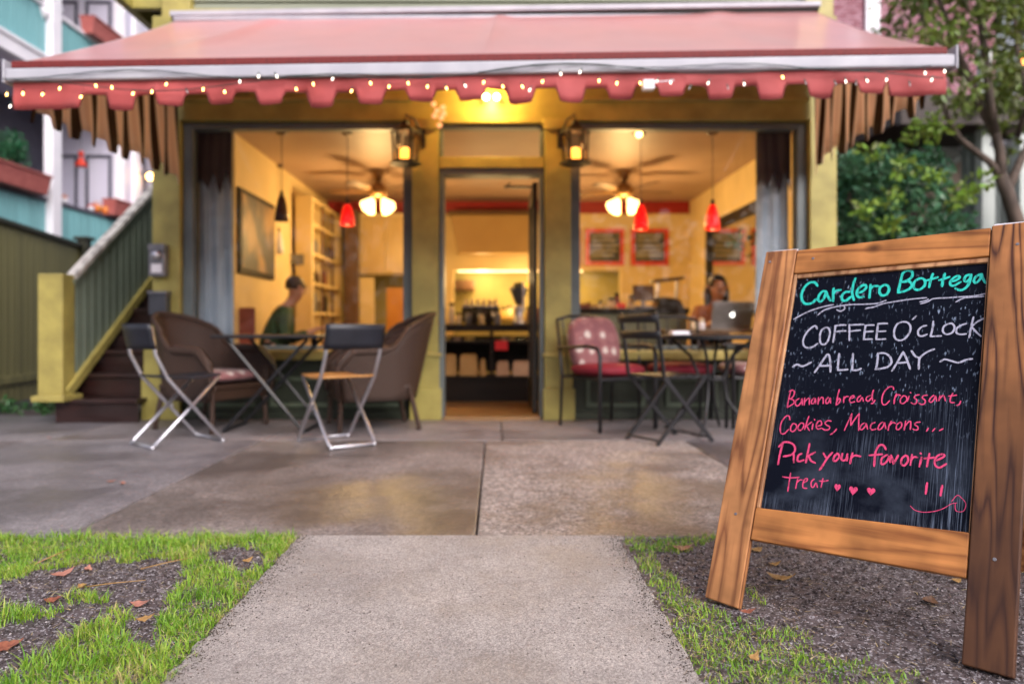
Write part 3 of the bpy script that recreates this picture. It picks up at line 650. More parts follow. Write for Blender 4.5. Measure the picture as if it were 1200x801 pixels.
# rear wall upper part, red band, service recess below
struct(cb('interior_rear_wall', CW, (-1.98, 2.76, YB, YB + .1, 1.61, ZC - .17), (-.80, -.60, YB, YB + .1, .012, 1.61), (1.78, 2.76, YB + .002, YB + .1, .012, 1.61), bevel=0))
struct(cb('red_frieze', M_['redband'], (-2.39, 2.755, YB - .03, YB + .1, ZC - .168, ZC - .002), bevel=0))
nich = pm('olive_recess_wall', (.34, .28, .09), (.27, .22, .07), 2, .6)
struct(cb('recess_wall', nich, (-2.39, 2.76, YB + .5, YB + .55, .012, 1.7), bevel=0))
# kitchen zone at the rear left: brown posts, cream cupboard, orange door
at_ = lambda px, d: (px - 581) * d / 850
az = lambda py, d: .8 - (py - 383) * d / 850
kb = thing('kitchen_cupboard', 'bright cream wall cupboard over the kitchen at the rear left', 'cupboard', (-1.6, YB, 0))
MB().box(at_(422, 10.1), at_(482, 10.1), 10.0, YB, az(322, 10.1), az(251, 10.1)).build('carcass', CW, kb, bevel=.01)
for i in range(2):
    a = at_(424 + 29 * i, 10.0); MB().box(a, at_(424 + 29 * i + 27, 10.0), 9.975, 9.998, az(319, 10), az(254, 10)).build('door', pm('honey_cream_door', (.60, .42, .17), (.52, .35, .13), 3, .4), kb, bevel=.005)
kp = thing('kitchen_doorway', 'dark brown door post with a lit orange door beside it', 'doorway', (-1.8, 9.9, 0))
bro = pm('brown_stained_wood', (.12, .06, .03), (.08, .04, .02), 6, .4)
MB().box(at_(404, 9.8), at_(419, 9.8), 9.8, 9.95, .012, ZC - .2).build('post', bro, kp, bevel=.005)
MB().box(at_(453, 10.2), at_(474, 10.2), 10.18, 10.24, .012, az(337, 10.2)).build('door', pm('orange_door_paint', (.62, .26, .03), (.55, .22, .03), 3, .4), kp, bevel=.005)
MB().box(at_(421, 9.9), at_(438, 9.9), 9.9, 9.95, .012, az(325, 9.9)).build('side_panel', CW, kp, bevel=.005)
# tall cream cabinet on the left with shelves on its flank
tc_ = thing('tall_cabinet', 'tall cream cabinet with open shelves standing against the left wall of the room', 'cabinet', (-2.2, 8.6, 0))
xc0, xc1 = at_(331, 8.5), at_(366, 8.5)
MB().box(xc0 + .15, xc1, 8.5, 8.56, .012, az(229, 8.5)).box(xc0 + .15, xc0 + .2, 8.56, 10.2, .012, az(229, 8.5)).box(xc0 + .2, xc1, 10.1, 10.2, .012, az(229, 8.5)).build('carcass', CW, tc_, bevel=.004)
for z in (.5, .95, 1.3, 1.65, 2.0, 2.3): MB().box(xc0 + .2, xc1, 8.56, 10.1, z, z + .03).build('shelf', CW, tc_)
for y in (9.05, 9.6): MB().box(xc1 - .03, xc1 - .002, y, y + .03, .012, 2.3).build('upright', bro, tc_)
for i, (y, z, w, h, c) in enumerate([(8.7, 1.33, .2, .12, 'darkwood'), (9.2, 1.33, .25, .18, 'terrarust'), (9.7, 1.68, .2, .2, 'darkwood'), (8.75, 1.68, .22, .16, 'greymetal'), (9.25, .98, .25, .2, 'darkwood'), (8.72, .98, .2, .22, 'greymetal')]):
    bx_ = MB().box(xc0 + .28, xc1 - .05, y, y + w, z + .002, z + h).box(xc0 + .3, xc1 - .07, y + .02, y + w - .02, z + h, z + h + .02).build('storage_box', M_[c], None, bevel=.01)
    tag(bx_, ['dark box on the fourth shelf up, nearest the window', 'rust coloured box mid way along the fourth shelf', 'dark box at the far end of the fifth shelf', 'grey box on the fifth shelf nearest the window', 'dark box mid way along the third shelf', 'grey box on the third shelf nearest the window'][i], 'box', 'boxes on the tall cabinet shelves')
def plaque(px0, px1, py0, py1, d, mat, lab, cat, nm):
    o = MB().box(at_(px0, d), at_(px1, d), d - .015, d, az(py1, d), az(py0, d)).box(at_(px0 + 2, d), at_(px1 - 2, d), d - .02, d - .0151, az(py1 - 2, d), az(py0 + 2, d)).build(nm, mat, None, bevel=.003); tag(o, lab, cat); return o
plaque(333, 356, 298, 310, 8.498, M_['greymetal'], 'small grey plaque on the front of the tall cream cabinet', 'plaque', 'plaque')
# framed picture on left wall
pic = thing('framed_picture', 'large dark abstract picture with pale centre on the left wall', 'picture', (-2.40, 7.2, 1.7))
MB().box(-2.40, -2.37, 6.72, 7.78, 1.30, 2.10).build('frame', M_['darkwood'], pic, bevel=.006)
pm_art = pm('abstract_painting', (.34, .20, .08), (.04, .037, .042), 2.4, .5, lo=.46, hi=.64, detail=2)
MB().box(-2.369, -2.364, 6.77, 7.73, 1.35, 2.05).build('canvas', pm_art, pic)
# mirror on the right wall (dark frame)
mir = thing('wall_mirror', 'large dark framed mirror hanging on the right wall above the laptop table', 'mirror', (2.75, 8.4, 1.5))
MB().box(2.70, 2.755, 7.45, 9.35, 2.0, 2.12).box(2.70, 2.755, 7.45, 9.35, .95, 1.05).box(2.70, 2.755, 7.45, 7.55, 1.05, 2.0).box(2.70, 2.755, 9.25, 9.35, 1.05, 2.0).build('frame', M_['darkwood'], mir, bevel=.006)
mm_ = pm('mirror_silver', (.8, .78, .72), (.8, .78, .72), 1, .03, metal=1); MB().box(2.735, 2.75, 7.55, 9.25, 1.05, 2.0).build('mirror_pane', mm_, mir)
# chalk menu boards with red frames
redf = pm('red_frame_paint', (.62, .045, .015), (.50, .03, .012), 8, .4)
slate = pm('menu_slate', (.16, .15, .11), (.03, .028, .022), 1.6, .7, stretch=(1, 1, 9), lo=.45, hi=.6)
def menu(px0, px1, lab):
    d = YB - .01; t = thing('menu_board', lab, 'menu board', (at_((px0 + px1) / 2, d), d, 1.9), 0, 'red framed menu boards on the rear wall')
    x0, x1, z0, z1 = at_(px0, d), at_(px1, d), az(311, d), az(268, d); w = .055
    MB().box(x0, x1, d - .03, d, z0, z0 + w).box(x0, x1, d - .03, d, z1 - w, z1).box(x0, x0 + w, d - .03, d, z0 + w, z1 - w).box(x1 - w, x1, d - .03, d, z0 + w, z1 - w).build('frame', redf, t, bevel=.004)
    MB().box(x0 + w, x1 - w, d - .012, d - .002, z0 + w, z1 - w).build('slate', slate, t)
    r = random.Random(px0)
    for k in range(5):
        z = z1 - w - .06 - k * .068; b = MB(); b.box(x0 + w + .03, x1 - w - .03 - r.random() * .08, d - .0145, d - .0125, z, z + .022); b.build('chalk_line', pm('chalk_smudge', (.42, .38, .28), (.3, .27, .2), 40, .8), t)
menu(686, 731, 'red framed chalk menu board nearer the door pilaster'); menu(739, 783, 'red framed chalk menu board nearer the right corner of the room'); menu(636, 680, 'red framed menu board partly hidden behind the right door pilaster')
# tan hood over the counter, seen through the door
hood = thing('rolled_screen_cabinet', 'wide tan cabinet with sloping ends fixed high behind the counter', 'cabinet', (0, 10.1, 1.9))
d = 10.05
P = [(at_(527, d), az(251, d)), (at_(632, d), az(251, d)), (at_(625, d), az(297, d)), (at_(536, d), az(297, d))]
MB().prism(P, 10.05, YB - .01, lambda u, v, w: (u, w, v)).build('carcass', pm('tan_cabinet_paint', (.42, .27, .10), (.36, .22, .08), 2, .4), hood, bevel=.02)
MB().box(at_(524, 10.02), at_(635, 10.02), 10.0, YB - .01, az(250, 10.0), az(246.5, 10.0)).build('top_rail', bro, hood, bevel=.004)
# counter seen through the door
ct = thing('service_counter', 'dark wood service counter with open shelves seen through the doorway', 'counter', (0, 7.7, 0))
y0 = 7.65; xa, xb = at_(480, y0), at_(655, y0)
MB().box(xa, xb, y0 - .05, y0 + .6, az(388, y0), az(380, y0)).build('worktop', M_['darkwood'], ct, bevel=.006)
for z in (az(399, y0), az(441, y0)): MB().box(xa + .03, xb - .03, y0 + .003, y0 + .55, z - .025, z).build('shelf', M_['darkwood'], ct)
MB().box(xa, xb, y0 + .03, y0 + .55, .012, az(441, y0) - .03).build('kickboard', M_['darkwood'], ct)
for px in (480, 574, 650): MB().box(at_(px, y0), at_(px + 4, y0), y0, y0 + .57, az(441, y0) + .002, az(388, y0) - .001).build('upright', M_['darkwood'], ct)
MB().box(xa, xb, y0 + .5, y0 + .54, .3, .7).build('back_panel', M_['darkwood'], ct)
kraft = pm('kraft_paper', (.50, .30, .10), (.38, .22, .07), 6, .7); pinkp = pm('pale_pink_paper', (.55, .36, .22), (.45, .28, .17), 6, .6); brass = pm('brass_glow_tin', (.62, .42, .12), (.4, .26, .07), 9, .35)
def bag(px0, px1, py0, py1, d, m, lab):
    x0, x1, z0, z1 = at_(px0, d), at_(px1, d), az(py1, d), az(py0, d); b = MB()
    b.hexa([(x0, d, z0), (x1, d, z0), (x1, d + .16, z0), (x0, d + .16, z0), (x0 + .01, d + .02, z1), (x1 - .012, d + .03, z1), (x1 - .01, d + .11, z1 + .01), (x0 + .012, d + .1, z1 + .005)])
    b.box(x0 + .02, x1 - .02, d + .04, d + .08, z1 - .004, z1 + .02)
    o = b.build('paper_bag', m, None, bevel=.012); tag(o, lab, 'paper bag', 'paper bags on the counter shelf')
zb = az(441, y0) + .001; pyb = 383 - (zb - .8) * 850 / (y0 + .02)
bag(518, 535, 417, pyb, y0 + .02, kraft, 'brown paper bag at the left end of the counter shelf'); bag(538, 560, 417, pyb, y0 + .02, kraft, 'widest brown paper bag in the left half of the counter shelf')
bag(562, 570, 422, pyb, y0 + .02, kraft, 'narrow paper bag just left of the shelf upright'); bag(581, 597, 425, pyb, y0 + .02, pinkp, 'pinkish paper bag just right of the shelf upright'); bag(600, 627, 425, pyb, y0 + .02, pinkp, 'wide pinkish bag at the right end of the counter shelf')
zs = az(399, y0) + .001
for i, (px, w, m) in enumerate([(520, 8, brass), (531, 9, pinkp), (544, 12, brass), (588, 7, pinkp), (597, 7, brass), (619, 11, pinkp)]):
    x = at_(px, y0); MBo = MB().lathe([(.0, 0), (w * .0042, 0), (w * .0048, .012), (w * .005, .02), (w * .0042, .028), (0, .03)], (x + w * .004, y0 + .06, zs), 14)
    tag(MBo.build('small_dish', m, None, smooth=True), ['shiny dish at the left end under the worktop', 'pale second dish from the left under the worktop', 'wide brass dish third from the left under the worktop', 'pale dish just right of the counter upright', 'brass dish above the red card', 'pale dish at the right end under the worktop'][i], 'dish', 'dishes under the worktop')
redc = pm('red_card', (.75, .015, .02), (.7, .01, .015), 3, .5); d = y0 - .006
tag(MB().box(at_(580, d), at_(595, d), d - .012, d, az(410, d), az(399, d)).box(at_(581, d), at_(594, d), d, d + .06, az(400, d) , az(399, d)).build('red_card', redc, None, bevel=.002), 'bright red card hanging on the front of the dark counter', 'card')
# items on the counter top
ztop = az(380, y0) + .001
def jar(x, y, r, h, m, name, lab, cat, lid=None, grp=None, z=None):
    z = ztop if z is None else z; t = thing(name, lab, cat, (x, y, z), 0, grp)
    MB().lathe([(0, 0), (r * .9, 0), (r, .01), (r, h * .75), (r * .7, h * .88), (r * .7, h)], (x, y, z), 14).build('body', m, t, smooth=True)
    MB().lathe([(r * .75, h), (r * .78, h + .005), (r * .78, h + .025), (r * .2, h + .035), (0, h + .036)], (x, y, z), 14).build('lid', lid or M_['darkwood'], t, smooth=True); return t
jc = pm('cream_ceramic', (.70, .55, .34), (.62, .48, .28), 5, .3, coat=.4)
y = 7.8
for i, (px, r, h, m, lab) in enumerate([(529, .035, .20, jc, 'tall cream jar at the left end of the counter'), (537, .03, .10, jc, 'short cream pot beside the tall jar'), (549, .04, .13, M_['greymetal'], 'grey metal canister in the dark group left of centre'), (556, .035, .16, M_['darkwood'], 'dark bottle shaped jar in the middle of the counter'), (564, .03, .11, jc, 'little pale jar in the middle of the counter'), (573, .04, .15, M_['darkwood'], 'dark canister right of the little pale jar'), (583, .035, .14, M_['greymetal'], 'grey canister on the counter above the red card'), (620, .04, .16, kraft, 'orange brown jar at the right end of the counter'), (628, .035, .22, M_['terrarust'], 'tall rust red jar against the right door frame')]):
    jar(at_(px, y), y + (i % 3) * .06, r, h, m, 'counter_jar', lab, 'jar', None, 'jars on the service counter')
gr = thing('coffee_grinder', 'dark coffee grinder with flared hopper on the right of the counter', 'coffee grinder', (at_(608, 7.8), 7.8, ztop))
gx = at_(608, 7.8)
MB().lathe([(0, 0), (.07, 0), (.075, .02), (.05, .05), (.05, .16), (.06, .20), (.0, .205)], (gx, 7.8, ztop), 16).build('body', M_['steel'], gr, smooth=True)
MB().lathe([(.03, .205), (.045, .24), (.095, .36), (.10, .40), (.0, .41)], (gx, 7.8, ztop), 16).build('hopper', pm('smoky_plastic', (.09, .10, .13), (.06, .07, .09), 3, .2, coat=.5), gr, smooth=True)
MB().lathe([(.06, .41), (.06, .44), (0, .45)], (gx, 7.8, ztop), 16).build('lid', M_['black'], gr, smooth=True)
# things in the back recess
rb = thing('back_bench', 'olive back bench in the recess behind the counter', 'bench', (0, 10.5, 0))
MB().box(-.6, 1.78, 10.20, 10.84, .9, .95).build('worktop', brass, rb, bevel=.005)
MB().box(-.6, 1.78, 10.26, 10.84, .012, .9).build('cabinet', nich, rb)
kl = thing('kitchen_strip_lamp', 'bright strip lamp tucked under the wall edge above the back bench', 'lamp', (.35, 10.4, 1.62))
MB().box(-.55, 1.25, 10.46, 10.52, 1.60, 1.625).build('tube', emit_mat('strip_lamp_glow', (1, .72, .35), 2), kl); MB().box(-.57, 1.27, 10.45, 10.53, 1.626, 1.65).build('fitting', M_['white'], kl)
for xx in (-.2, .9): point('strip_light', (xx, 10.42, 1.52), 9, (1, .68, .30), kl, .1)
point('strip_light', (.35, 10.1, 1.3), 10, (1, .68, .30), kl, .2)
z = .952
for i, (px, w, h, m, lab) in enumerate([(521 + 14, 34, 12, M_['darkwood'], 'dark wooden box hanging shelf in the recess at left')]):
    x0, x1 = at_(521, 10.6), at_(556, 10.6)
    t = tag(MB().box(x0, x1, 10.6, 10.84, az(340, 10.6), az(328, 10.6)).box(x0 + .02, x1 - .02, 10.585, 10.6, az(338, 10.6), az(330, 10.6)).build('wall_box', bro, None, bevel=.006), 'brown box fixed to the recess wall above the back bench', 'box')
for i, (px, r, h) in enumerate([(524, .05, .2), (546, .06, .14), (560, .05, .12), (575, .055, .18), (590, .05, .1), (597, .05, .12)]):
    jar(at_(px, 10.45), 10.45, r, h, jc if i % 2 else brass, 'bench_jar', ['pale jar at the far left of the back bench', 'second jar from the left on the back bench', 'third jar along the back bench', 'tall pale jar mid way along the back bench', 'short jar right of the tall one on the back bench', 'last jar on the right of the back bench'][i], 'jar', None, 'jars on the back bench', z)
note = tag(MB().box(at_(609, 10.8), at_(620, 10.8), 10.835, 10.848, az(341, 10.8), az(332, 10.8)).box(at_(610, 10.8), at_(619, 10.8), 10.83, 10.8349, az(340, 10.8), az(333, 10.8)).build('yellow_note', pm('yellow_paper', (.7, .5, .05), (.6, .42, .04), 4, .6), None), 'yellow note on the recess wall behind the grinder', 'note')
em = thing('espresso_machine', 'low dark espresso machine in the middle of the service counter', 'coffee machine', (at_(563, 7.95), 7.95, ztop))
x = at_(563, 7.95)
MB().box(x - .21, x + .21, 7.95, 8.25, ztop + .02, ztop + .19).build('body', pm('dark_bronze_metal', (.07, .05, .035), (.04, .03, .02), 6, .3, metal=.5), em, bevel=.02)
MB().box(x - .2, x + .2, 7.93, 8.2, ztop + .19, ztop + .205).build('cup_rail', M_['steel'], em, bevel=.004)
for k in (-.12, 0, .12): MB().lathe([(.03, 0), (.03, .03), (.012, .04), (.012, .07)], (x + k, 7.92, ztop + .08), 10).build('group_head', M_['steel'], em, smooth=True)
for k in range(6): jar(x - .16 + .065 * k, 8.02, .022, .045, jc, 'stacked_cup', ['first', 'second', 'third', 'fourth', 'fifth', 'sixth'][k] + ' small cup from the left on top of the espresso machine', 'cup', jc, 'cups on the espresso machine', ztop + .206)
for k, (px, h, mm, lab) in enumerate([(690, .17, M_['darkwood'], 'dark bottle at the far left in the right hand recess'), (704, .20, M_['greymetal'], 'grey bottle in the middle of the right hand recess'), (718, .15, brass, 'brass canister at the right of the right hand recess')]):
    jar(at_(px, 10.5), 10.5, .045, h, mm, 'recess_bottle', lab, 'bottle', None, None, .952)
# display counter in the right window
dc = thing('display_counter', 'long olive grey counter with dark top behind the right window', 'counter', (1.4, 7.7, 0))
xa, xb = at_(660, 7.6), at_(805, 7.6)
MB().box(xa, xb, 7.5, 8.1, az(367, 7.5), az(361, 7.5)).build('worktop', M_['darkwood'], dc, bevel=.005)
MB().box(xa + .02, xb - .02, 7.53, 8.05, .012, az(367, 7.5)).build('front_panel', pm('olive_grey_panel', (.17, .18, .10), (.12, .13, .07), 3, .4), dc)
for z in (.40, .56): MB().box(xa + .02, xb - .02, 7.47, 7.528, z, z + .05).build('yellow_rail', M_['olive_trim'], dc, bevel=.004)
zt = az(361, 7.5) + .001
for i, (px, w, h, mm, lab) in enumerate([(685, .11, .06, M_['terrarust'], 'orange pastry tray at the left end of the display counter'), (697, .10, .05, kraft, 'brown pastry tray second from left on the display counter'), (710, .09, .06, brass, 'yellow tray third from left on the display counter'), (729, .08, .07, redc, 'small red box on the display counter')]):
    x = at_(px, 7.6); b = MB().box(x - w / 2, x + w / 2, 7.6, 7.75, zt, zt + h * .6)
    for k in range(3): b.ball((x - w / 3 + k * w / 3, 7.66, zt + h * .7), w / 6.5, 8, 5)
    tag(b.build('pastry_tray', mm, None, bevel=.003), lab, 'tray', 'trays on the display counter')
for i, (px, w, h, mm, lab) in enumerate([(717, .05, .09, jc, 'cream jug beside the yellow tray on the display counter'), (740, .04, .12, brass, 'brass tin just left of the till screen'), (768, .045, .08, kraft, 'brown tub just right of the till screen'), (723, .035, .14, M_['terrarust'], 'rust red bottle behind the small red box')]):
    jar(at_(px, 7.85), 7.85, w, h, mm, 'counter_tub', lab, 'jar', None, None, zt)
till = thing('till_screen', 'dark till screen standing on the display counter', 'till', (at_(754, 7.8), 7.8, zt))
x = at_(754, 7.8)
MB().obox((x, 7.8, zt + .17), (.23, .03, .17), Matrix.Rotation(R(-12), 3, 'X')).build('screen', pm('dim_brown_screen', (.09, .045, .03), (.06, .03, .02), 4, .3), till, bevel=.008)
MB().box(x - .09, x + .09, 7.74, 7.9, zt, zt + .03).box(x - .02, x + .02, 7.8, 7.84, zt + .03, zt + .1).build('stand', M_['greymetal'], till, bevel=.004)
pl = thing('pastry_case', 'slanted dark lidded pastry case at the right end of the display counter', 'display case', (at_(785, 7.8), 7.8, zt))
x0, x1 = at_(768, 7.8), at_(800, 7.8)
MB().hexa([(x0, 7.7, zt), (x1, 7.7, zt), (x1, 7.98, zt), (x0, 7.98, zt), (x0 + .05, 7.76, zt + .11), (x1 - .03, 7.76, zt + .09), (x1 - .03, 7.95, zt + .12), (x0 + .05, 7.95, zt + .14)]).build('case', M_['darkwood'], pl, bevel=.01)
MB().beam((x0 - .02, 7.9, zt + .30), (x1 + .02, 7.9, zt + .335), .2, .03).build('lid', bro, pl, bevel=.005)
MB().beam((x0 + .04, 7.93, zt + .13), (x0 + .06, 7.93, zt + .3), .02, .02).beam((x1 - .04, 7.93, zt + .1), (x1 - .03, 7.93, zt + .32), .02, .02).build('post', M_['steel'], pl)
# curtains with a solid dark band painting the awning's reflection, at the outer side of each window
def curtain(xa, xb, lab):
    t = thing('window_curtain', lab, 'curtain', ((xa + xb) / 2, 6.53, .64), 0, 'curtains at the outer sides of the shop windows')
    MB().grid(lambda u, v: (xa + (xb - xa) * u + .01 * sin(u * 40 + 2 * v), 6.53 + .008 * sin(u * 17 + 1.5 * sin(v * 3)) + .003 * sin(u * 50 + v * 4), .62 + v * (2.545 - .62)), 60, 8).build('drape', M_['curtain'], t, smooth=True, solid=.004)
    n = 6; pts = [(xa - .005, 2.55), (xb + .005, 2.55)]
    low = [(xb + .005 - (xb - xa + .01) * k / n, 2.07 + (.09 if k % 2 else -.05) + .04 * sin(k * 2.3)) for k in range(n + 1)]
    MB().prism(pts + low, 6.478, 6.492, lambda u, v, w: (u, w, v)).build('reflection_band', M_['valance'], t)
curtain(-2.68, -2.365, 'grey blue curtain with ragged dark band painted as awning reflection at the left edge of the left window'); curtain(2.335, 2.63, 'grey blue curtain with dark band painted as awning reflection at the right edge of the right window')
# window bar with laptop, small table at left
wb = thing('window_table', 'brown wooden table behind the right window holding a laptop', 'table', (2.0, 6.95, 0))
MB().box(at_(775, 6.9), 2.7, 6.72, 7.2, .745, .775).build('tabletop', pm('brown_table_wood', (.20, .12, .06), (.13, .075, .035), 5, .35, stretch=(.3, 3, 3)), wb, bevel=.005)
for x in (at_(780, 6.9), 2.62):
    for yy in (6.78, 7.14): MB().box(x, x + .05, yy - .025, yy + .025, .012, .744).build('leg', M_['darkwood'], wb)
lt = thing('laptop', 'open silver laptop with glowing white emblem on its lid', 'laptop', (at_(857, 6.85), 6.85, .777))
lx = at_(857, 6.85)
alum = pm('laptop_grey_metal', (.28, .27, .26), (.26, .25, .24), 3, .35, metal=.5)
MB().box(lx - .19, lx + .19, 6.86, 7.11, .777, .792).build('base', alum, lt, bevel=.004)
Mr = Matrix.Rotation(R(14), 3, 'X'); c = Vector((lx, 6.825, .915))
MB().obox(c, (.38, .008, .25), Mr).build('lid', alum, lt, bevel=.003)
e = MB(); cc = c + Mr @ Vector((0, -.007, 0)); pts = []
for k in range(26):
    a = 2 * PI * k / 26; r = .021 * (1 - .22 * max(0, cos(a - R(8))) ** 14 - .16 * max(0, sin(a)) ** 10 - .1 * max(0, -sin(a)) ** 14)
    pts.append((r * cos(a), r * sin(a)))
e.prism(pts, 0, .0025, lambda u, v, w: cc + Mr @ Vector((u, w - .002, v)))
e.prism([(.001, .021), (.004, .03), (.011, .034), (.009, .026)], 0, .0025, lambda u, v, w: cc + Mr @ Vector((u, w - .002, v)))
e.build('emblem', emit_mat('emblem_white_glow', (1, .97, .9), 1.6), lt)
for i, (px, col, lab) in enumerate([(812, jc, 'pale cup on the window table left of the laptop'), (822, M_['white'], 'white cup on the window table next to the laptop')]):
    jar(at_(px, 6.85), 6.85, .035, .075, col, 'takeaway_cup', lab, 'cup', jc, 'cups on the window table', .777)
tag(MB().box(at_(885, 6.85), at_(905, 6.85), 6.78, 6.98, .777, .792).box(at_(886, 6.85), at_(904, 6.85), 6.79, 6.97, .792, .80).build('magazine', M_['white'], None), 'white magazine lying right of the laptop', 'magazine')
t = thing('inside_table', 'small cafe table inside the left window in front of the seated person', 'table', (at_(362, 6.95), 6.95, 0))
x = at_(368, 6.95); MB().box(x - .28, x + .28, 6.72, 7.2, .70, .73).build('tabletop', M_['darkwood'], t, bevel=.006); MB().lathe([(.2, 0), (.2, .02), (.03, .04), (.03, .69)], (x, 6.95, .012), 12).build('pedestal', M_['black'], t, smooth=True)
def boxchair(x, y, rz, m, lab, h=.92):
    t = thing('cafe_chair', lab, 'chair', (x, y, .012), rz)
    q = MB().box(-.2, .2, -.2, .2, .42, .46).build('seat', m, t, bevel=.01, world=False)
    MB().box(-.2, .2, -.22, -.19, .5, h).build('backrest', m, t, bevel=.01, world=False)
    for sx in (-.18, .18):
        for sy in (-.18, .18): MB().box(sx - .017, sx + .017, sy - .017, sy + .017, 0, .42 if sy > 0 else .5).build('leg', M_['darkwood'], t, world=False)
    return t
boxchair(at_(283, 7.0), 7.0, R(0), M_['terrarust'], 'rust red high backed chair inside the left window', .97)
boxchair(at_(315, 7.25), 7.25, R(-80), M_['terrarust'], 'chair carrying the person in the green jacket', .80)
boxchair(at_(840, 7.5), 7.55, R(180), M_['darkwood'], 'chair carrying the person behind the laptop', .85)
# ceiling lamps, fans, pendants
def disc(px, py, lab, lit=False):
    d = 1.77 * 850 / (383 - py); x = at_(px, d); t = thing('ceiling_canopy', lab, 'ceiling rose', (x, d, ZC)); 
    MB().lathe([(0, -.05), (.035, -.045), (.065, -.02), (.07, 0)], (x, d, ZC), 16).build('plate', bro, t, smooth=True)
    if lit: MB().ball((x - .0, d - .03, ZC - .05), .03, 10, 7).build('bulb', BULB, t, smooth=True)
disc(748, 154, 'brass ceiling spot lamp at the front right of the ceiling', True)
def pendant(px, py0, py1, lab, shade, lit, d=6.64, r=.066, cordtop=ZC):
    x = at_(px, d); z0, z1 = az(py1, d), az(py0, d); h = z1 - z0; t = thing('pendant_lamp', lab, 'pendant lamp', (x, d, ZC), 0, 'pendant lamps in the windows')
    MB().lathe([(0, -.03), (.045, -.025), (.055, 0)], (x, d, ZC), 14).build('ceiling_rose', bro, t, smooth=True)
    MB().tube([(x, d, ZC - .02), (x, d, z1 + .02)], .004, 5).build('cord', M_['greymetal'], t)
    MB().lathe([(.012, .05), (.018, .03), (.02, 0)], (x, d, z1), 10).build('socket', M_['black'], t, smooth=True)
    MB().lathe([(.022, h), (r * .55, h * .88), (r * .78, h * .6), (r * .93, h * .3), (r, .0)], (x, d, z0), 20).build('lamp_shade', shade, t, smooth=True, solid=.004)
    if lit:
        MB().lathe([(0, .012), (r * .86, .012), (r * .88, .03), (0, .05)], (x, d, z0 - .008), 16).build('bulb', emit_mat('pendant_bulb_glow', (1, .78, .42), 7), t, smooth=True); point('pendant_light', (x, d, z0 - .06), 1.8, (1, .58, .22), t, .05)
    return t
pendant(407, 240, 264, 'lit red glass pendant hanging in the left window', M_['redlamp'], True)
pendant(751, 240, 269, 'lit red glass pendant below the right ceiling fan', M_['redlamp'], True)
pendant(835, 240, 269, 'lit red glass pendant hanging nearest the mirror', M_['redlamp'], True)
pendant(330, 230, 259, 'unlit dark brown pendant above the seated person', pm('dark_red_glass', (.05, .012, .01), (.03, .01, .008), 3, .2, coat=.4), False, r=.06)
pendant(326, 272, 297, 'small white pendant hanging low by the left wall', M_['white'], False, d=8.0, r=.06)
def fan(px, d, rot, lab):
    x = at_(px, d); t = thing('ceiling_fan', lab, 'ceiling fan', (x, d, ZC), 0, 'ceiling fans with light kits')
    bz_ = pm('antique_brass', (.30, .17, .07), (.2, .11, .04), 8, .3, metal=.6)
    MB().lathe([(0, -.13), (.03, -.12), (.08, -.03), (.085, 0)], (x, d, ZC), 18).build('canopy', bz_, t, smooth=True)
    MB().lathe([(0, -.06), (.09, -.05), (.12, 0), (.12, .05), (.06, .10), (.02, .12)], (x, d, ZC - .25), 20).build('motor', bz_, t, smooth=True)
    for k in range(5):
        a = rot + 2 * PI * k / 5; M = Matrix.Rotation(a, 3, 'Z') @ Matrix.Rotation(R(12), 3, 'X')
        b = MB(); o = Vector((x, d, ZC - .23)); pts = [(.20, -.05), (.25, -.062), (.50, -.07), (.56, -.05), (.58, 0), (.56, .05), (.50, .07), (.25, .062), (.20, .05)]
        b.prism(pts, -.004, .004, lambda u, v, w: o + M @ Vector((u, v, w))); q = b.build('blade', bro, t)
        MB().prism([(.10, -.015), (.24, -.03), (.24, .03), (.10, .015)], -.007, -.0045, lambda u, v, w: o + M @ Vector((u, v, w))).build('blade_iron', bz_, q)
    for k in range(4):
        a = rot + .4 + 2 * PI * k / 4; c = Vector((x + .10 * cos(a), d + .10 * sin(a), ZC - .355)); M = Matrix.Rotation(a, 3, 'Z') @ Matrix.Rotation(R(52), 3, 'Y')
        MB().tube([(x + .03 * cos(a), d + .03 * sin(a), ZC - .31), c + Vector((0, 0, .02))], .01, 6).build('arm', bz_, t)
        MB().lathe([(.02, .03), (.035, .0), (.06, -.05), (.085, -.10), (.08, -.11), (0, -.085)], c, 14, Matrix.Rotation(a, 3, 'Z') @ Matrix.Rotation(R(-42), 3, 'Y')).build('lamp_shade', SHADEGLOW, t, smooth=True)
    point('fan_light', (x, d, ZC - .72), 27, (1, .64, .25), t, .12); return t
fan(443, 8.3, .5, 'brass ceiling fan with lit glass shades behind the left window')
fan(731, 8.3, .18, 'dark bladed ceiling fan with lit glass shades behind the right window')
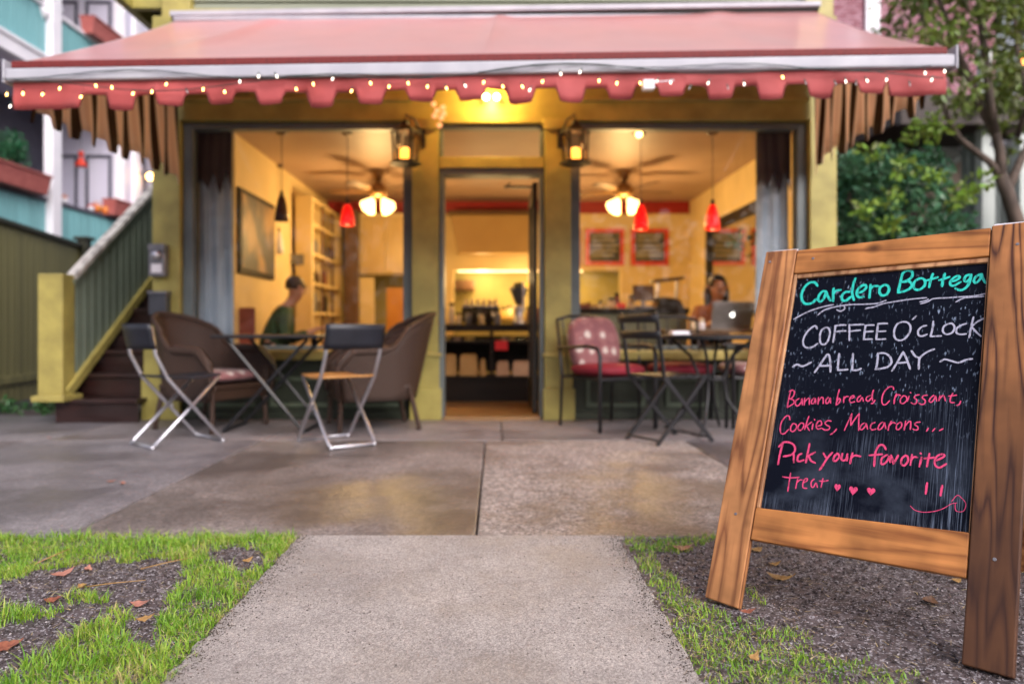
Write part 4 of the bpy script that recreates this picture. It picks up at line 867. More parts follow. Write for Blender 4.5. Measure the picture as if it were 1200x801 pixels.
# ------------------------------------------------------------------ lamps on the facade
def lantern(px, side, lab):
    """candle lantern hung from a bracket on the pilaster"""
    y = 6.08; x = at_(px, y); zt_, zb_ = az(150, y), az(193, y); t = thing('hanging_lantern', lab, 'lantern', (x, y, zb_), 0, 'candle lanterns beside the door')
    bl = M_['black']; w = .098; k = .07; z0 = zb_; z1 = zt_ - .045
    f = MB()
    f.lathe([(w * 1.35, 0), (w * 1.35, .012), (w * 1.2, .028), (0, .028)], (x, y, z0), 6)
    for i in range(6):
        a = 2 * PI * i / 6; f.beam((x + w * cos(a), y + w * sin(a), z0 + .02), (x + w * 1.12 * cos(a), y + w * 1.12 * sin(a), z1), .016, .016)
    f.build('cage', bl, t)
    MB().lathe([(w * 1.35, 0), (w * 1.35, .012), (w * .9, .03), (w * .35, .075), (w * .35, .095), (0, .10)], (x, y, z1), 6).build('cap', bl, t)
    for i in range(6):
        a0, a1 = 2 * PI * i / 6, 2 * PI * (i + 1) / 6
        MB().add([(x + w * .95 * cos(a), y + w * .95 * sin(a), zz) for a, zz in ((a0, z0 + .03), (a1, z0 + .03), (a1, z1), (a0, z1))], [(0, 1, 2, 3)]).build('pane', GLASS, t, solid=.002)
    MB().lathe([(0, 0), (.045, 0), (.048, .01), (.045, .10), (.036, .105), (0, .097)], (x, y, z0 + .03), 14).build('candle', CANDLE, t, smooth=True)
    MB().tube([(x, y, z1 + .09), (x + .01, y, z1 + .13), (x, y, z1 + .16), (x - .008, y, z1 + .13), (x, y, z1 + .10)], .004, 6).build('ring', bl, t)
    xp = fx(497) if side < 0 else fx(655)
    zb2 = z1 + .16
    MB().tube([(xp, 6.265, zb2 - .16), (xp, 6.2, zb2 - .15), (xp + (x - xp) * .45, 6.12, zb2 - .03), (x, y, zb2)], .009, 8).box(xp - .02, xp + .02, 6.25, 6.268, zb2 - .24, zb2 - .08).build('bracket', bl, t)
    point('candle_light', (x, y, z0 + .15), 1.0, (1, .45, .12), t, .03)
lantern(475, -1, 'black hexagonal candle lantern hanging left of the door'); lantern(674, 1, 'black hexagonal candle lantern hanging right of the door')
dl_ = thing('door_lamp', 'pair of glowing bulbs fixed on the beam above the door', 'lamp', (fx(578), 6.26, fz(122)))
for px in (570, 582): MB().ball((fx(px), 6.19, fz(121)), .028, 12, 8).build('bulb', emit_mat('hot_bulb_glow', (1, .72, .25), 12), dl_, smooth=True)
MB().box(fx(566), fx(586), 6.25, 6.298, fz(118), fz(112)).tube([(fx(570), 6.26, fz(116)), (fx(570), 6.2, fz(118))], .014, 8).tube([(fx(582), 6.26, fz(116)), (fx(582), 6.2, fz(118))], .014, 8).build('fitting', bro, dl_)
point('door_lamp_light', (fx(576), 6.08, fz(119)), 14, (1, .60, .16), dl_, .05)
fl = thing('flower_light_cluster', 'small cluster of pink and white flower lights by the left lantern bracket', 'lights', (fx(513), 6.2, fz(130)))
for i, (px, py) in enumerate([(508, 122), (512, 130), (517, 138), (519, 126), (515, 147), (520, 133), (509, 136)]):
    b = MB(); c = at(px, py, 6.17)
    for k in range(5):
        a = 2 * PI * k / 5; b.ball((c.x + .014 * cos(a), c.y, c.z + .014 * sin(a)), .011, 6, 4, sy=.5)
    b.build('blossom', pm('pink_blossom_glow', (.8, .45, .35), (.7, .35, .3), 9, .5, emis=(1, .45, .2), es=.35), fl, smooth=True)
MB().tube([at(508, 118, 6.19), at(514, 130, 6.2), at(517, 150, 6.2)], .004, 5).build('stem', M_['bark'], fl)
# meter and mailbox on the left post
mt = thing('electric_meter', 'small grey meter box with round dial on the left corner post', 'meter', (fx(193), 6.26, fz(310)))
MB().box(fx(183), fx(202), 6.21, 6.298, fz(325), fz(296)).build('box', M_['greymetal'], mt, bevel=.008)
MB().lathe([(0, .04), (.035, .035), (.045, 0)], (fx(193), 6.209, fz(301)), 16, Matrix.Rotation(R(90), 3, 'X')).build('dial', M_['steel'], mt, smooth=True)
MB().box(fx(187), fx(199), 6.203, 6.2095, fz(321), fz(311)).build('label_plate', M_['white'], mt)
MB().box(fx(183), fx(202), 6.20, 6.298, fz(296), fz(288)).build('hood', M_['greymetal'], mt, bevel=.006)
mb_ = thing('letter_box', 'dark grey letter box below the meter on the left corner post', 'letter box', (fx(193), 6.26, fz(355)))
MB().box(fx(184), fx(204), 6.20, 6.298, fz(369), fz(345)).build('box', pm('dark_slate_metal', (.05, .055, .07), (.035, .04, .05), 6, .4), mb_, bevel=.008)
MB().box(fx(183), fx(205), 6.19, 6.298, fz(345), fz(342)).build('flap', M_['greymetal'], mb_, bevel=.003)
# opening hours sheet faintly lettered band on the left window is left to the glass

# ================================================================== AWNING
aw = thing('awning', 'wide red shop awning with scalloped valance and striped side curtains', 'awning', (0, 5.2, 2.2))
TL = .0152
def tz(x, z): return z + TL * x
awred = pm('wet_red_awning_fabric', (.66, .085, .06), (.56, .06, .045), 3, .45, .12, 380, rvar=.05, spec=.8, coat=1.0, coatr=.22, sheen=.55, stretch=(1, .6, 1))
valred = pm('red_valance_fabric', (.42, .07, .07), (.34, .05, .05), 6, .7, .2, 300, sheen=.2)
stripred = pm('dark_red_ribbed_trim', (.19, .018, .016), (.11, .010, .010), 40, .7, stretch=(6, 1, 1))
alu = pm('white_aluminium_bar', (.46, .46, .50), (.38, .38, .43), 5, .45, rvar=.1)
YF, YBk = 4.2, 6.27; xL, xR = -2.815, 2.635; xLb, xRb = fx(208), fx(953)
def aw_pt(u, v):
    x = (xL + .06 + (xR - xL - .12) * u) * (1 - v) + (xLb + .03 + (xRb - xLb - .06) * u) * v
    y = YF + (YBk - YF) * v
    z = 2.372 + (3.485 - 2.372) * v - .035 * sin(PI * v)
    z += .008 * sin(u * 13 + 2) * sin(PI * v) + .006 * sin(u * 47 + v * 4) * v * (1 - v) * 3
    for c_, s_ in ((.12, .02), (.505, .012), (.82, .02)):
        z += .016 * math.exp(-((u - c_ - (v - .5) * (.06 if c_ != .505 else .01)) / s_) ** 2) * v
    return (x, y, tz(x, z))
MB().grid(aw_pt, 150, 24).build('fabric', awred, aw, smooth=True, solid=.003)
for us in (.505,):
    MB().grid(lambda a, b: (lambda p: (p[0], p[1] - .002, p[2] + .0035))(aw_pt(us + (a - .5) * .0035, b)), 1, 24).build('seam', awred, aw, solid=.001)
def slantbox(b, x0, x1, y0, y1, z0, z1):
    b.hexa([(x0, y0, tz(x0, z0)), (x1, y0, tz(x1, z0)), (x1, y1, tz(x1, z0)), (x0, y1, tz(x0, z0)), (x0, y0, tz(x0, z1)), (x1, y0, tz(x1, z1)), (x1, y1, tz(x1, z1)), (x0, y1, tz(x0, z1))]); return b
slantbox(MB(), xL + .03, xR - .04, 4.165, 4.25, 2.328, 2.37).build('ribbed_trim', stripred, aw, bevel=.006)
slantbox(MB(), xL, xR, 4.155, 4.26, 2.252, 2.326).build('front_bar', alu, aw, bevel=.012)
for x in (xL - .012, xR + .001): slantbox(MB(), x, x + .012, 4.15, 4.265, 2.24, 2.375).build('end_cap', alu, aw, bevel=.004)
slantbox(MB(), xLb, xRb, 6.20, 6.31, 3.50, 3.545).build('cassette_flashing', alu, aw, bevel=.006)
slantbox(MB(), xLb + .01, xRb - .01, 6.215, 6.295, 3.47, 3.499).build('cassette', M_['darkwood'], aw, bevel=.004)
# scalloped valance
P_ = .2885; top = []; N = 900; xs_ = np.linspace(xL + .03, xR - .04, N)
def vlow(x):
    if x < -2.42 or x > 2.26: return 2.098
    ph_ = (x / P_) % 1; dd = min(ph_, 1 - ph_) * P_      # distance to a gap centre
    t = (dd - .058) / .026; t = max(0, min(1, t)); t = t * t * (3 - 2 * t)
    return 2.172 - t * (.070 + .010 * sin(x * 5) + .006 * sin(x * 17)) - .004 * cos((ph_ - .5) * 6.28) * t
vs = []; 
for x in xs_:
    wob = .014 * sin(x * 11 + sin(x * 3)) + .008 * sin(x * 27)
    for j in range(5):
        zz = 2.256 + (vlow(x) - 2.256) * j / 4; vs.append((x, 4.185 + wob * j / 4 + .004 * math.sin(j * 2), tz(x, zz)))
fs = [(i * 5 + j, (i + 1) * 5 + j, (i + 1) * 5 + j + 1, i * 5 + j + 1) for i in range(N - 1) for j in range(4)]
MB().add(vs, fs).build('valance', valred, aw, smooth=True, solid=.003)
vb = MB()                                     # dark bound edge of the valance
vb.tube([(x, 4.183 + .014 * sin(x * 11 + sin(x * 3)) + .008 * sin(x * 27), tz(x, vlow(x))) for x in xs_[::3]], .0035, 5)
vb.build('valance_binding', stripred, aw, smooth=True)
# striped side panels: cream and brown stripes, scalloped foot
stripe = bpy.data.materials.new('brown_cream_stripe'); stripe.use_nodes = True; n = stripe.node_tree; b_ = n.nodes['Principled BSDF']
tc = n.nodes.new('ShaderNodeTexCoord'); sp = n.nodes.new('ShaderNodeSeparateXYZ'); n.links.new(tc.outputs['Object'], sp.inputs[0])
a1 = n.nodes.new('ShaderNodeMath'); a1.operation = 'MULTIPLY_ADD'; a1.inputs[1].default_value = .1; n.links.new(sp.outputs[2], a1.inputs[0]); n.links.new(sp.outputs[1], a1.inputs[2])
wv = n.nodes.new('ShaderNodeMath'); wv.operation = 'PINGPONG'; wv.inputs[1].default_value = .11; n.links.new(a1.outputs[0], wv.inputs[0])
cr = n.nodes.new('ShaderNodeValToRGB'); cr.color_ramp.interpolation = 'LINEAR'; e = cr.color_ramp.elements
mr = n.nodes.new('ShaderNodeMapRange'); mr.inputs[2].default_value = .11; n.links.new(wv.outputs[0], mr.inputs[0]); n.links.new(mr.outputs[0], cr.inputs[0])
e[0].position = .34; e[0].color = (.04, .010, .008, 1); e[1].position = .44; e[1].color = (.80, .62, .48, 1); q = e.new(.72); q.color = (.86, .70, .57, 1); q = e.new(.80); q.color = (.78, .58, .45, 1)
n.links.new(cr.outputs[0], b_.inputs['Base Color']); b_.inputs['Roughness'].default_value = .7
tr = n.nodes.new('ShaderNodeBsdfTranslucent'); n.links.new(cr.outputs[0], tr.inputs[0]); mm = n.nodes.new('ShaderNodeMixShader'); mm.inputs[0].default_value = .55
n.links.new(b_.outputs[0], mm.inputs[1]); n.links.new(tr.outputs[0], mm.inputs[2]); n.links.new(mm.outputs[0], n.nodes['Material Output'].inputs[0])
for sgn in (-1, 1):
    N2 = 180; vs = []
    for i in range(N2 + 1):
        t = i / N2; y = 4.32 + (6.26 - 4.32) * t
        x = (xL + .06) * (1 - t) + (xLb + .04) * t if sgn < 0 else (xR - .07) * (1 - t) + (xRb - .04) * t
        zt_ = tz(x, 2.36 + (3.47 - 2.36) * t - .03 * sin(PI * t))
        ph_ = ((y - 4.2) / .22) % 1; dd = abs(ph_ - .5) * 2
        q = max(0, min(1, (dd - .35) / .25)); zl = tz(x, 2.06 + .06 * t + .075 * q * q * (3 - 2 * q) - (.05 if t > .93 else 0))
        for j in range(7):
            f = j / 6; vs.append((x + .02 * sin(y * 18 + j * .3) * f, y, zt_ + (zl - zt_) * f))
    fs = [(i * 7 + j, (i + 1) * 7 + j, (i + 1) * 7 + j + 1, i * 7 + j + 1) for i in range(N2) for j in range(6)]
    MB().add(vs, fs).build('side_curtain', stripe, aw, smooth=True, solid=.003)
for x in (-2.2, 2.0):
    MB().tube([(x, 6.27, 3.36), (x * .86, 5.2, tz(x, 2.78)), (x, 4.25, tz(x, 2.30))], .022, 8).build('folding_arm', alu, aw)
MB().tube([(xLb + .03, 6.24, 3.44), (xRb - .03, 6.24, 3.46)], .035, 10).build('roller_tube', alu, aw)
# string lights
sl_ = thing('string_lights', 'string of small warm and cool fairy lights draped along the awning front', 'string lights', (0, 4.14, 2.2))
wirem = pm('dark_green_wire', (.01, .035, .03), (.008, .025, .02), 9, .4); dimb = pm('unlit_bulb', (.55, .5, .5), (.45, .4, .4), 9, .2)
socm = pm('green_socket', (.01, .06, .045), (.01, .04, .03), 9, .4)
def wz(x, k):
    a = 2.262 + .022 * sin(x * 2.1 + k) + .016 * sin(x * 5.3 + 2 * k)
    if k: a = 2.235 + .035 * sin(x * 1.4 + 1) + .025 * sin(x * 4.1)
    return tz(x, a)
for k, (x0, x1) in enumerate(((xL, xR - .15), (-2.75, -.35), (-.1, 2.55))):
    n_ = int((x1 - x0) / .03); b = MB()
    b.tube([(x0 + (x1 - x0) * i / n_, 4.142 - .004 * k + .003 * sin(i), wz(x0 + (x1 - x0) * i / n_, k)) for i in range(n_ + 1)], .0032, 5); b.build('wire', wirem, sl_, smooth=True)
rr = random.Random(5)
BP = [(8, 110, 'w'), (27, 109, 'w'), (12, 124, 'c'), (50, 110, 'w'), (70, 103, 'w'), (95, 113, 'w'), (112, 100, 'w'), (131, 102, 'w'), (156, 109, 'w'), (178, 107, 'w'), (195, 98, 'w'), (219, 107, 'd'), (238, 104, 'w'), (263, 107, 'w'), (281, 95, 'c'), (303, 89, 'c'), (324, 89, 'c'), (347, 104, 'w'), (367, 98, 'w'), (390, 92, 'c'), (412, 106, 'w'), (434, 97, 'w'), (456, 101, 'w'), (478, 97, 'w'), (501, 101, 'w'), (523, 103, 'w'), (545, 100, 'c'), (567, 96, 'w'), (589, 101, 'w'), (612, 101, 'w'), (621, 105, 'c'), (636, 95, 'w'), (657, 86, 'c'), (680, 84, 'c'), (702, 94, 'w'), (723, 97, 'w'), (750, 97, 'w'), (770, 95, 'c'), (786, 96, 'c'), (808, 103, 'd'), (830, 97, 'c'), (853, 103, 'd'), (872, 98, 'c'), (917, 90, 'w'), (944, 97, 'd'), (979, 98, 'd'), (991, 95, 'c'), (1003, 98, 'd'), (1016, 94, 'c'), (1039, 93, 'c'), (1066, 99, 'd'), (1084, 85, 'c'), (1092, 93, 'c'), (1107, 83, 'c')]
for px, py, c in BP:
    p = at(px, py, 4.125); b = MB(); a = rr.uniform(-.5, .5)
    M = Matrix.Rotation(a, 3, 'Y'); b.lathe([(0, -.014), (.0034, -.009), (.0041, -.004), (.003, .006), (0, .008)], p, 8, M)
    q = b.build('bulb', {'w': BULB, 'c': BULBC, 'd': dimb}[c], sl_, smooth=True)
    MB().lathe([(.0045, .004), (.005, .008), (.004, .02), (.001, .024)], p, 6, M).build('socket', socm, q)
ab = tag(MB().box(at(752, 0, 4.15).x, at(765, 0, 4.15).x, 4.10, 4.15, az(106, 4.13), az(95, 4.13)).tube([(at(765, 0, 4.15).x, 4.12, az(97, 4.13)), (at(790, 0, 4.12).x, 4.12, az(95, 4.13))], .004, 5).build('plug_adapter', M_['white'], None, bevel=.004), 'small white plug adapter hanging on the right half of the awning valance', 'adapter')
# ================================================================== STAIRS beside the cafe
stairs = thing('staircase', 'dark maroon wooden steps climbing behind the left corner post', 'stairs', (-3.35, 6.8, 0))
xa, xb = -3.66, -3.0; run, rise, ys0 = .262, .196, 6.08
for k in range(11):
    y = ys0 + k * run; z = (k + 1) * rise
    MB().box(xa, xb, y, y + .022, k * rise, z - .035).build('riser', M_['maroon'], stairs, bevel=.003)
    MB().box(xa, xb, y - .03, y + run + .02, z - .034, z).build('tread', M_['maroon'], stairs, bevel=.006)
P = [(ys0 - .10, .205), (ys0 + 10.5 * run, .205 + 10.9 * rise), (ys0 + 10.5 * run, .05 + 10.9 * rise), (ys0 + 10.5 * run, -.2 + 10.9 * rise), (ys0 + .1, 0), (ys0 - .02, 0)]
MB().prism([(ys0, 0), (ys0, .17), (ys0 + 10.4 * run, .17 + 10.4 * rise), (ys0 + 10.4 * run, 0)], xa - .03, xa - .002, lambda u, v, w: (w, u, v)).build('side_wall', M_['maroon'], stairs)
rl = thing('stair_railing', 'mustard newel post with sage boards and worn white handrail beside the steps', 'railing', (-3.68, 6.1, 0))
nx0, nx1 = -3.82, -3.62; nx_ = -3.70
MB().box(at_(50, 6.05), at_(79, 6.05), 5.98, 6.16, .22, az(321, 6.05)).build('newel_post', OT, rl, bevel=.01)
MB().box(at_(46, 6.05), at_(84, 6.05), 5.93, 6.22, .185, .235).build('newel_base', OT, rl, bevel=.01)
slp = .70; L_ = 2.9; hx0, hx1 = -3.63, -3.555
A = Vector((-3.59, 6.14, 1.225)); B = A + Vector((0, L_, L_ * slp)); MB().beam(A, B, .09, .05).build('handrail', M_['handrail'], rl, bevel=.01)
A2 = A + Vector((0, 0, -.055)); MB().beam(A2, A2 + Vector((0, L_, L_ * slp)), .05, .055).build('top_rail', M_['baluster'], rl, bevel=.004)
A3 = Vector((-3.60, 6.05, .25)); MB().beam(A3, A3 + Vector((0, L_ + .1, (L_ + .1) * slp)), .10, .085).build('stringer', OT, rl, bevel=.008)
src = None; k = 0; y = 6.20
while y < 6.1 + L_ - .05:
    zb_ = .25 + (y - 6.05) * slp + .05; zt_ = 1.225 + (y - 6.14) * slp - .085
    if src is None:
        b = MB(); b.hexa([(-3.606, y, zb_), (-3.584, y, zb_), (-3.584, y + .105, zb_ + .105 * slp), (-3.606, y + .105, zb_ + .105 * slp), (-3.606, y, zt_), (-3.584, y, zt_), (-3.584, y + .105, zt_ + .105 * slp), (-3.606, y + .105, zt_ + .105 * slp)])
        src = b.build('baluster_board', M_['baluster'], rl, bevel=.003)
    else: inst(src, 'baluster_board', rl, Matrix.Translation((0, y - 6.20, (y - 6.20) * slp)))
    y += .122
# ================================================================== OLIVE FENCE at the far left
fn = thing('board_fence', 'olive green board fence with dark cap left of the steps', 'fence', (-4.9, 7.4, 0))
P0 = Vector((-4.66, 6.35, 0)); P1 = Vector((-5.28, 9.6, 0)); dv = (P1 - P0); Ln = dv.length; dvn = dv.normalized()
rot = math.atan2(dvn.y, dvn.x); nb_ = int(Ln / .145); src = None
for k in range(nb_):
    if src is None:
        b = MB(); b.box(.004, .141, -.012, .012, .05, 1.80); src = b.build('fence_board', M_['fence'], None, bevel=.004); src.parent = fn; src.matrix_local = Matrix.Translation(P0 - ORG[fn.name]) @ Matrix.Rotation(rot, 4, 'Z')
    else: inst(src, 'fence_board', fn, Matrix.Translation(P0 + dvn * .145 * k - ORG[fn.name]) @ Matrix.Rotation(rot, 4, 'Z'))
MB().beam(P0 + Vector((0, 0, 1.83)), P1 + Vector((0, 0, 1.80)), .09, .05).build('cap_rail', M_['fencecap'], fn, bevel=.006)
MB().beam(P0 + Vector((.02, 0, .28)), P1 + Vector((.02, 0, .28)), .04, .07).build('lower_rail', M_['fence'], fn)
pp = P0 + dvn * 2.75; MB().box(pp.x - .02, pp.x + .10, pp.y - .06, pp.y + .06, 0, 1.88).build('post', M_['fencecap'], fn, bevel=.005); MB().box(pp.x - .05, pp.x + .13, pp.y - .09, pp.y + .09, 1.88, 1.92).build('post_cap', M_['fencecap'], fn, bevel=.005)
b = MB(); b.box(P0.x - 2.5, P0.x - .02, 6.32, 6.36, .05, 1.80); b.build('return_panel', M_['fence'], fn)
# ================================================================== NEIGHBOUR: teal balconies
nb = thing('balcony_house', 'pale lilac house with teal boarded balconies and white posts', 'house', (-7.6, 12, 0))
XN = -7.0
def tealrun(y0, y1, z0, z1):
    src = None; y = y0
    while y < y1 - .1:
        if src is None: src = MB().box(XN - .015, XN + .015, y + .006, y + .206, z0, z1).build('balcony_board', M_['teal'], nb, bevel=.006); yb = y
        else: inst(src, 'balcony_board', nb, Matrix.Translation((0, y - yb, 0)))
        y += .212
tealrun(8.3, 13.5, 1.5, 2.74); tealrun(8.3, 13.5, 4.98, 5.72)
wm = M_['white']; lm = M_['lilac']
MB().box(XN - .07, XN + .05, 8.3, 13.6, 2.745, 2.80).build('balcony_cap', M_['darkwall'], nb, bevel=.006)
MB().box(XN - .07, XN + .06, 8.3, 13.6, 5.725, 5.78).build('balcony_cap', wm, nb, bevel=.006)
MB().box(XN - .10, XN + .07, 8.3, 14.0, 4.72, 4.97).box(XN - .12, XN + .10, 8.3, 14.0, 4.93, 4.99).build('floor_beam', wm, nb, bevel=.008)
MB().box(XN - .10, XN + .03, 8.3, 14.0, 1.3, 1.5).build('floor_beam', wm, nb, bevel=.008)
for y in (8.4, 11.25): MB().box(XN - .02, XN + .13, y, y + .24, 0, 7.4).build('post', wm, nb, bevel=.012)
MB().box(-8.6, XN, 8.3, 13.9, 4.80, 4.90).build('balcony_floor', lm, nb); MB().box(-8.6, XN, 8.3, 13.9, 1.35, 1.45).build('balcony_floor', lm, nb); MB().box(-8.8, XN + .2, 8.0, 18.0, 7.6, 7.8).build('roof', M_['darkwall'], nb)
MB().box(-8.7, -8.45, 7.2, 14.0, 0, 7.6).build('back_wall', M_['darkwall'], nb)
def endwall(z0, z1):
    w = MB().box(-8.45, XN + .02, 13.6, 13.75, z0, z1).build('end_wall', lm, nb)
    for a, b in ((-8.38, -7.83), (-7.68, -7.20)):
        q = MB(); t = .05; q.box(a, b, 13.57, 13.598, z0 + .25, z0 + .25 + t); q.box(a, b, 13.57, 13.598, z1 - .75, z1 - .75 + t); q.box(a, a + t, 13.57, 13.598, z0 + .25 + t, z1 - .75); q.box(b - t, b, 13.57, 13.598, z0 + .25 + t, z1 - .75); q.build('panel_frame', M_['darkwall'], w)
    MB().box(-7.14, XN + .05, 13.56, 13.62, z0, z1).build('corner_board', wm, w, bevel=.006)
endwall(1.45, 4.72); endwall(4.9, 7.6)
MB().box(XN - .12, XN, 13.76, 18.0, 0, 7.6).build('side_wall', lm, nb)
MB().box(XN, XN + .05, 13.95, 14.12, 0, 7.6).build('corner_board', wm, nb, bevel=.006)
wf = MB().box(XN + .001, XN + .05, 14.35, 14.43, 2.7, 4.4).box(XN + .001, XN + .05, 15.3, 15.38, 2.7, 4.4).box(XN + .001, XN + .05, 14.43, 15.3, 4.32, 4.4).box(XN + .001, XN + .05, 14.43, 15.3, 2.7, 2.78).build('window_frame', M_['darkwall'], nb)
MB().box(XN + .005, XN + .02, 14.43, 15.3, 2.78, 4.32).build('pane', pm('pale_blind', (.45, .42, .5), (.35, .33, .4), 4, .5), wf)
MB().box(-6.9, -5.6, 12.9, 13.3, 0, 0.02).build('ground_slab', wm, nb)
wl = thing('wall_lamp', 'small lit lamp on the lilac house wall just above the handrail', 'lamp', (-6.8, 14.2, 3.7))
p = at(176, 207, 14.2); MB().ball(p, .07, 10, 8).build('bulb', BULB, wl, smooth=True); MB().box(p.x - .2, p.x, 14.18, 14.22, p.z + .05, p.z + .09).build('arm', M_['darkwall'], wl)
point('wall_lamp_light', (p.x + .02, p.y - .12, p.z - .05), .8, (1, .7, .35), wl, .06)
# window boxes and things on the balconies
def planter(y0, y1, z, lab, x=XN):
    b = MB(); b.hexa([(x + .02, y0 + .03, z), (x + .19, y0 + .03, z), (x + .19, y1 - .03, z), (x + .02, y1 - .03, z), (x, y0, z + .26), (x + .24, y0, z + .26), (x + .24, y1, z + .26), (x, y1, z + .26)])
    t = thing('planter_box', lab, 'planter', (x + .1, (y0 + y1) / 2, z), 0, 'planters on the neighbouring balconies'); b.build('box', M_['terracotta'], t, bevel=.01)
    MB().box(x - .01, x + .26, y0 - .01, y1 + .01, z + .262, z + .29).build('rim', M_['terracotta'], t, bevel=.005); return t
planter(9.7, 11.05, 2.80, 'pink planter box holding the small conifer on the lower balcony')
planter(12.9, 14.0, 2.80, 'dark pink planter box at the far end of the lower balcony'); planter(12.2, 13.3, 5.75, 'terracotta planter box on the upper balcony rail'); planter(9.4, 10.75, 5.8, 'pink planter box at the top left of the upper balcony')
cf = thing('conifer_shrub', 'small round topped green conifer in the pink planter', 'shrub', (XN + .1, 10.25, 3.05)); c0 = at(15, 180, 10.3)
MB().tube([(XN + .12, 10.3, 3.05), (XN + .12, 10.3, 3.4)], .02, 6).build('stem', M_['bark'], cf)
leafcloud('foliage', [(XN + .12 + random.uniform(-.12, .12), 10.3 + random.uniform(-.16, .16), 3.1 + random.random() * .42) for _ in range(26)], .10, 60, .05, leaf_mat('conifer_green', (.012, .07, .025), (.03, .16, .06)), cf, 1.2)
oc = pm('orange_red_petals', (.75, .12, .03), (.65, .3, .05), 20, .6)
for i, (px, py, r, m, lab) in enumerate([(64, 218, .07, redf, 'red pot on the lower balcony rail beside the white post'), (76, 229, .05, wm, 'small white pot on the lower balcony rail'), (107, 236, .05, wm, 'white pot right of the middle of the lower balcony rail'), (113, 243, .08, oc, 'orange flower pot on the lower balcony rail'), (123, 246, .09, oc, 'orange flower bowl beside the far pink planter')]):
    X = XN + .02; dd = X * 850 / (px - 581); z = 2.80; t = thing('flower_pot', lab, 'flower pot', (X, dd, z), 0, 'pots on the lower balcony rail')
    MB().lathe([(0, 0), (r * .7, 0), (r, r * 1.4), (r * .9, r * 1.5), (0, r * 1.3)], (X, dd, z), 12).build('pot', m, t, smooth=True)
    leafcloud('blooms', [(X, dd, z + r * 1.8)], r * .8, 40, .04, oc if i % 2 else redf, t)
hb = thing('hanging_bell', 'small red bell ornament hanging in the lower balcony', 'ornament', at(95, 150, 12.6)); p = at(95, 187, 12.6)
MB().tube([at(95, 135, 12.6), p + Vector((0, 0, .1))], .006, 5).build('cord', M_['black'], hb)
MB().lathe([(.11, -.12), (.10, -.09), (.05, -.02), (.03, .04), (0, .05)], p, 14).build('bell', redf, hb, smooth=True); MB().ball(p + Vector((0, 0, .1)), .05, 10, 7).build('bead', redf, hb, smooth=True); MB().lathe([(.05, -.02), (.06, -.05), (.03, -.0)], p, 12).build('band', wm, hb)
tag(MB().lathe([(.02, 0), (.10, -.02), (.10, -.5), (.06, -.52)], at(68, 12, 11.6), 10, Matrix.Rotation(R(-62), 3, 'X')).build('white_bottle', wm, None, smooth=True), 'white rounded tube lying on the upper balcony rail', 'tube')
# ================================================================== RIGHT SIDE: shingled house, porch, trees
shm = bpy.data.materials.new('purple_shingles'); shm.use_nodes = True; n = shm.node_tree; b_ = n.nodes['Principled BSDF']
tc = n.nodes.new('ShaderNodeTexCoord'); br = n.nodes.new('ShaderNodeTexBrick'); mp = n.nodes.new('ShaderNodeMapping'); mp.inputs['Rotation'].default_value = (R(90), 0, 0); n.links.new(tc.outputs['Object'], mp.inputs[0]); n.links.new(mp.outputs[0], br.inputs[0])
br.inputs['Scale'].default_value = 7; br.inputs['Color1'].default_value = (.24, .065, .09, 1); br.inputs['Color2'].default_value = (.42, .22, .27, 1); br.inputs['Mortar'].default_value = (.04, .015, .02, 1); br.inputs['Mortar Size'].default_value = .035; br.inputs['Brick Width'].default_value = .9; br.inputs['Row Height'].default_value = .4
n.links.new(br.outputs[0], b_.inputs['Base Color']); b_.inputs['Roughness'].default_value = .7
bp = n.nodes.new('ShaderNodeBump'); bp.inputs['Distance'].default_value = .02; n.links.new(br.outputs['Fac'], bp.inputs['Height']); bp.invert = True; n.links.new(bp.outputs[0], b_.inputs['Normal'])
sh = thing('shingled_house', 'purple shingled house rising behind the right end of the awning', 'house', (7, 13.5, 0))
MB().box(4.6, 8.6, 12.5, 17, 0, 7.6).build('wall', shm, sh); MB().box(4.55, 8.7, 12.35, 17.1, 7.6, 7.8).build('eave', M_['darkwall'], sh); 
MB().box(6.35, 6.6, 12.44, 12.498, 3.0, 7.6).build('corner_board', wm, sh, bevel=.01)
pb = pm('dark_brown_porch_paint', (.045, .028, .022), (.03, .02, .016), 4, .6); tan = pm('tan_ribbed_board', (.22, .16, .11), (.15, .11, .075), 5, .6, stretch=(6, 6, .4)); gw = pm('grey_green_post_paint', (.20, .24, .22), (.16, .2, .18), 4, .5); pale = pm('pale_mint_paint', (.52, .57, .54), (.44, .49, .46), 3, .55)
po = thing('porch_house', 'dark brown porch with grey and pale posts behind the small tree', 'house', (7.5, 10.3, 0))
MB().box(5.0, 12, 11.2, 12.3, 0, 4.3).build('wall', pb, po)
MB().box(5.4, 12, 9.6, 11.2, 3.55, 3.75).build('porch_ceiling', pb, po); MB().box(5.3, 12, 9.5, 9.6, 3.45, 3.85).build('porch_beam', pb, po, bevel=.01)
MB().box(at_(1131, 10), at_(1145, 10), 9.95, 10.1, 0, 3.45).build('post', gw, po, bevel=.01); MB().box(at_(1145, 9.8), at_(1164, 9.8), 9.7, 9.85, 0, 3.45).build('post', pale, po, bevel=.01)
MB().box(at_(1144, 9.4), at_(1156, 9.4), 9.3, 9.4, az(130, 9.4), az(60, 9.4)).build('upper_post', pale, po)
for i, px in enumerate(range(1072, 1132, 7)):
    zt_ = az(262 - (px - 1072) * .62, 10.6) - .35; MB().box(at_(px, 10.6), at_(px + 6.4, 10.6), 10.56, 10.6, 0, zt_ + .9).build('stair_side_board', tan, po)
MB().beam(at(1060, 226, 10.5), at(1134, 178, 10.5), .08, .10).build('stair_rail', gw, po)
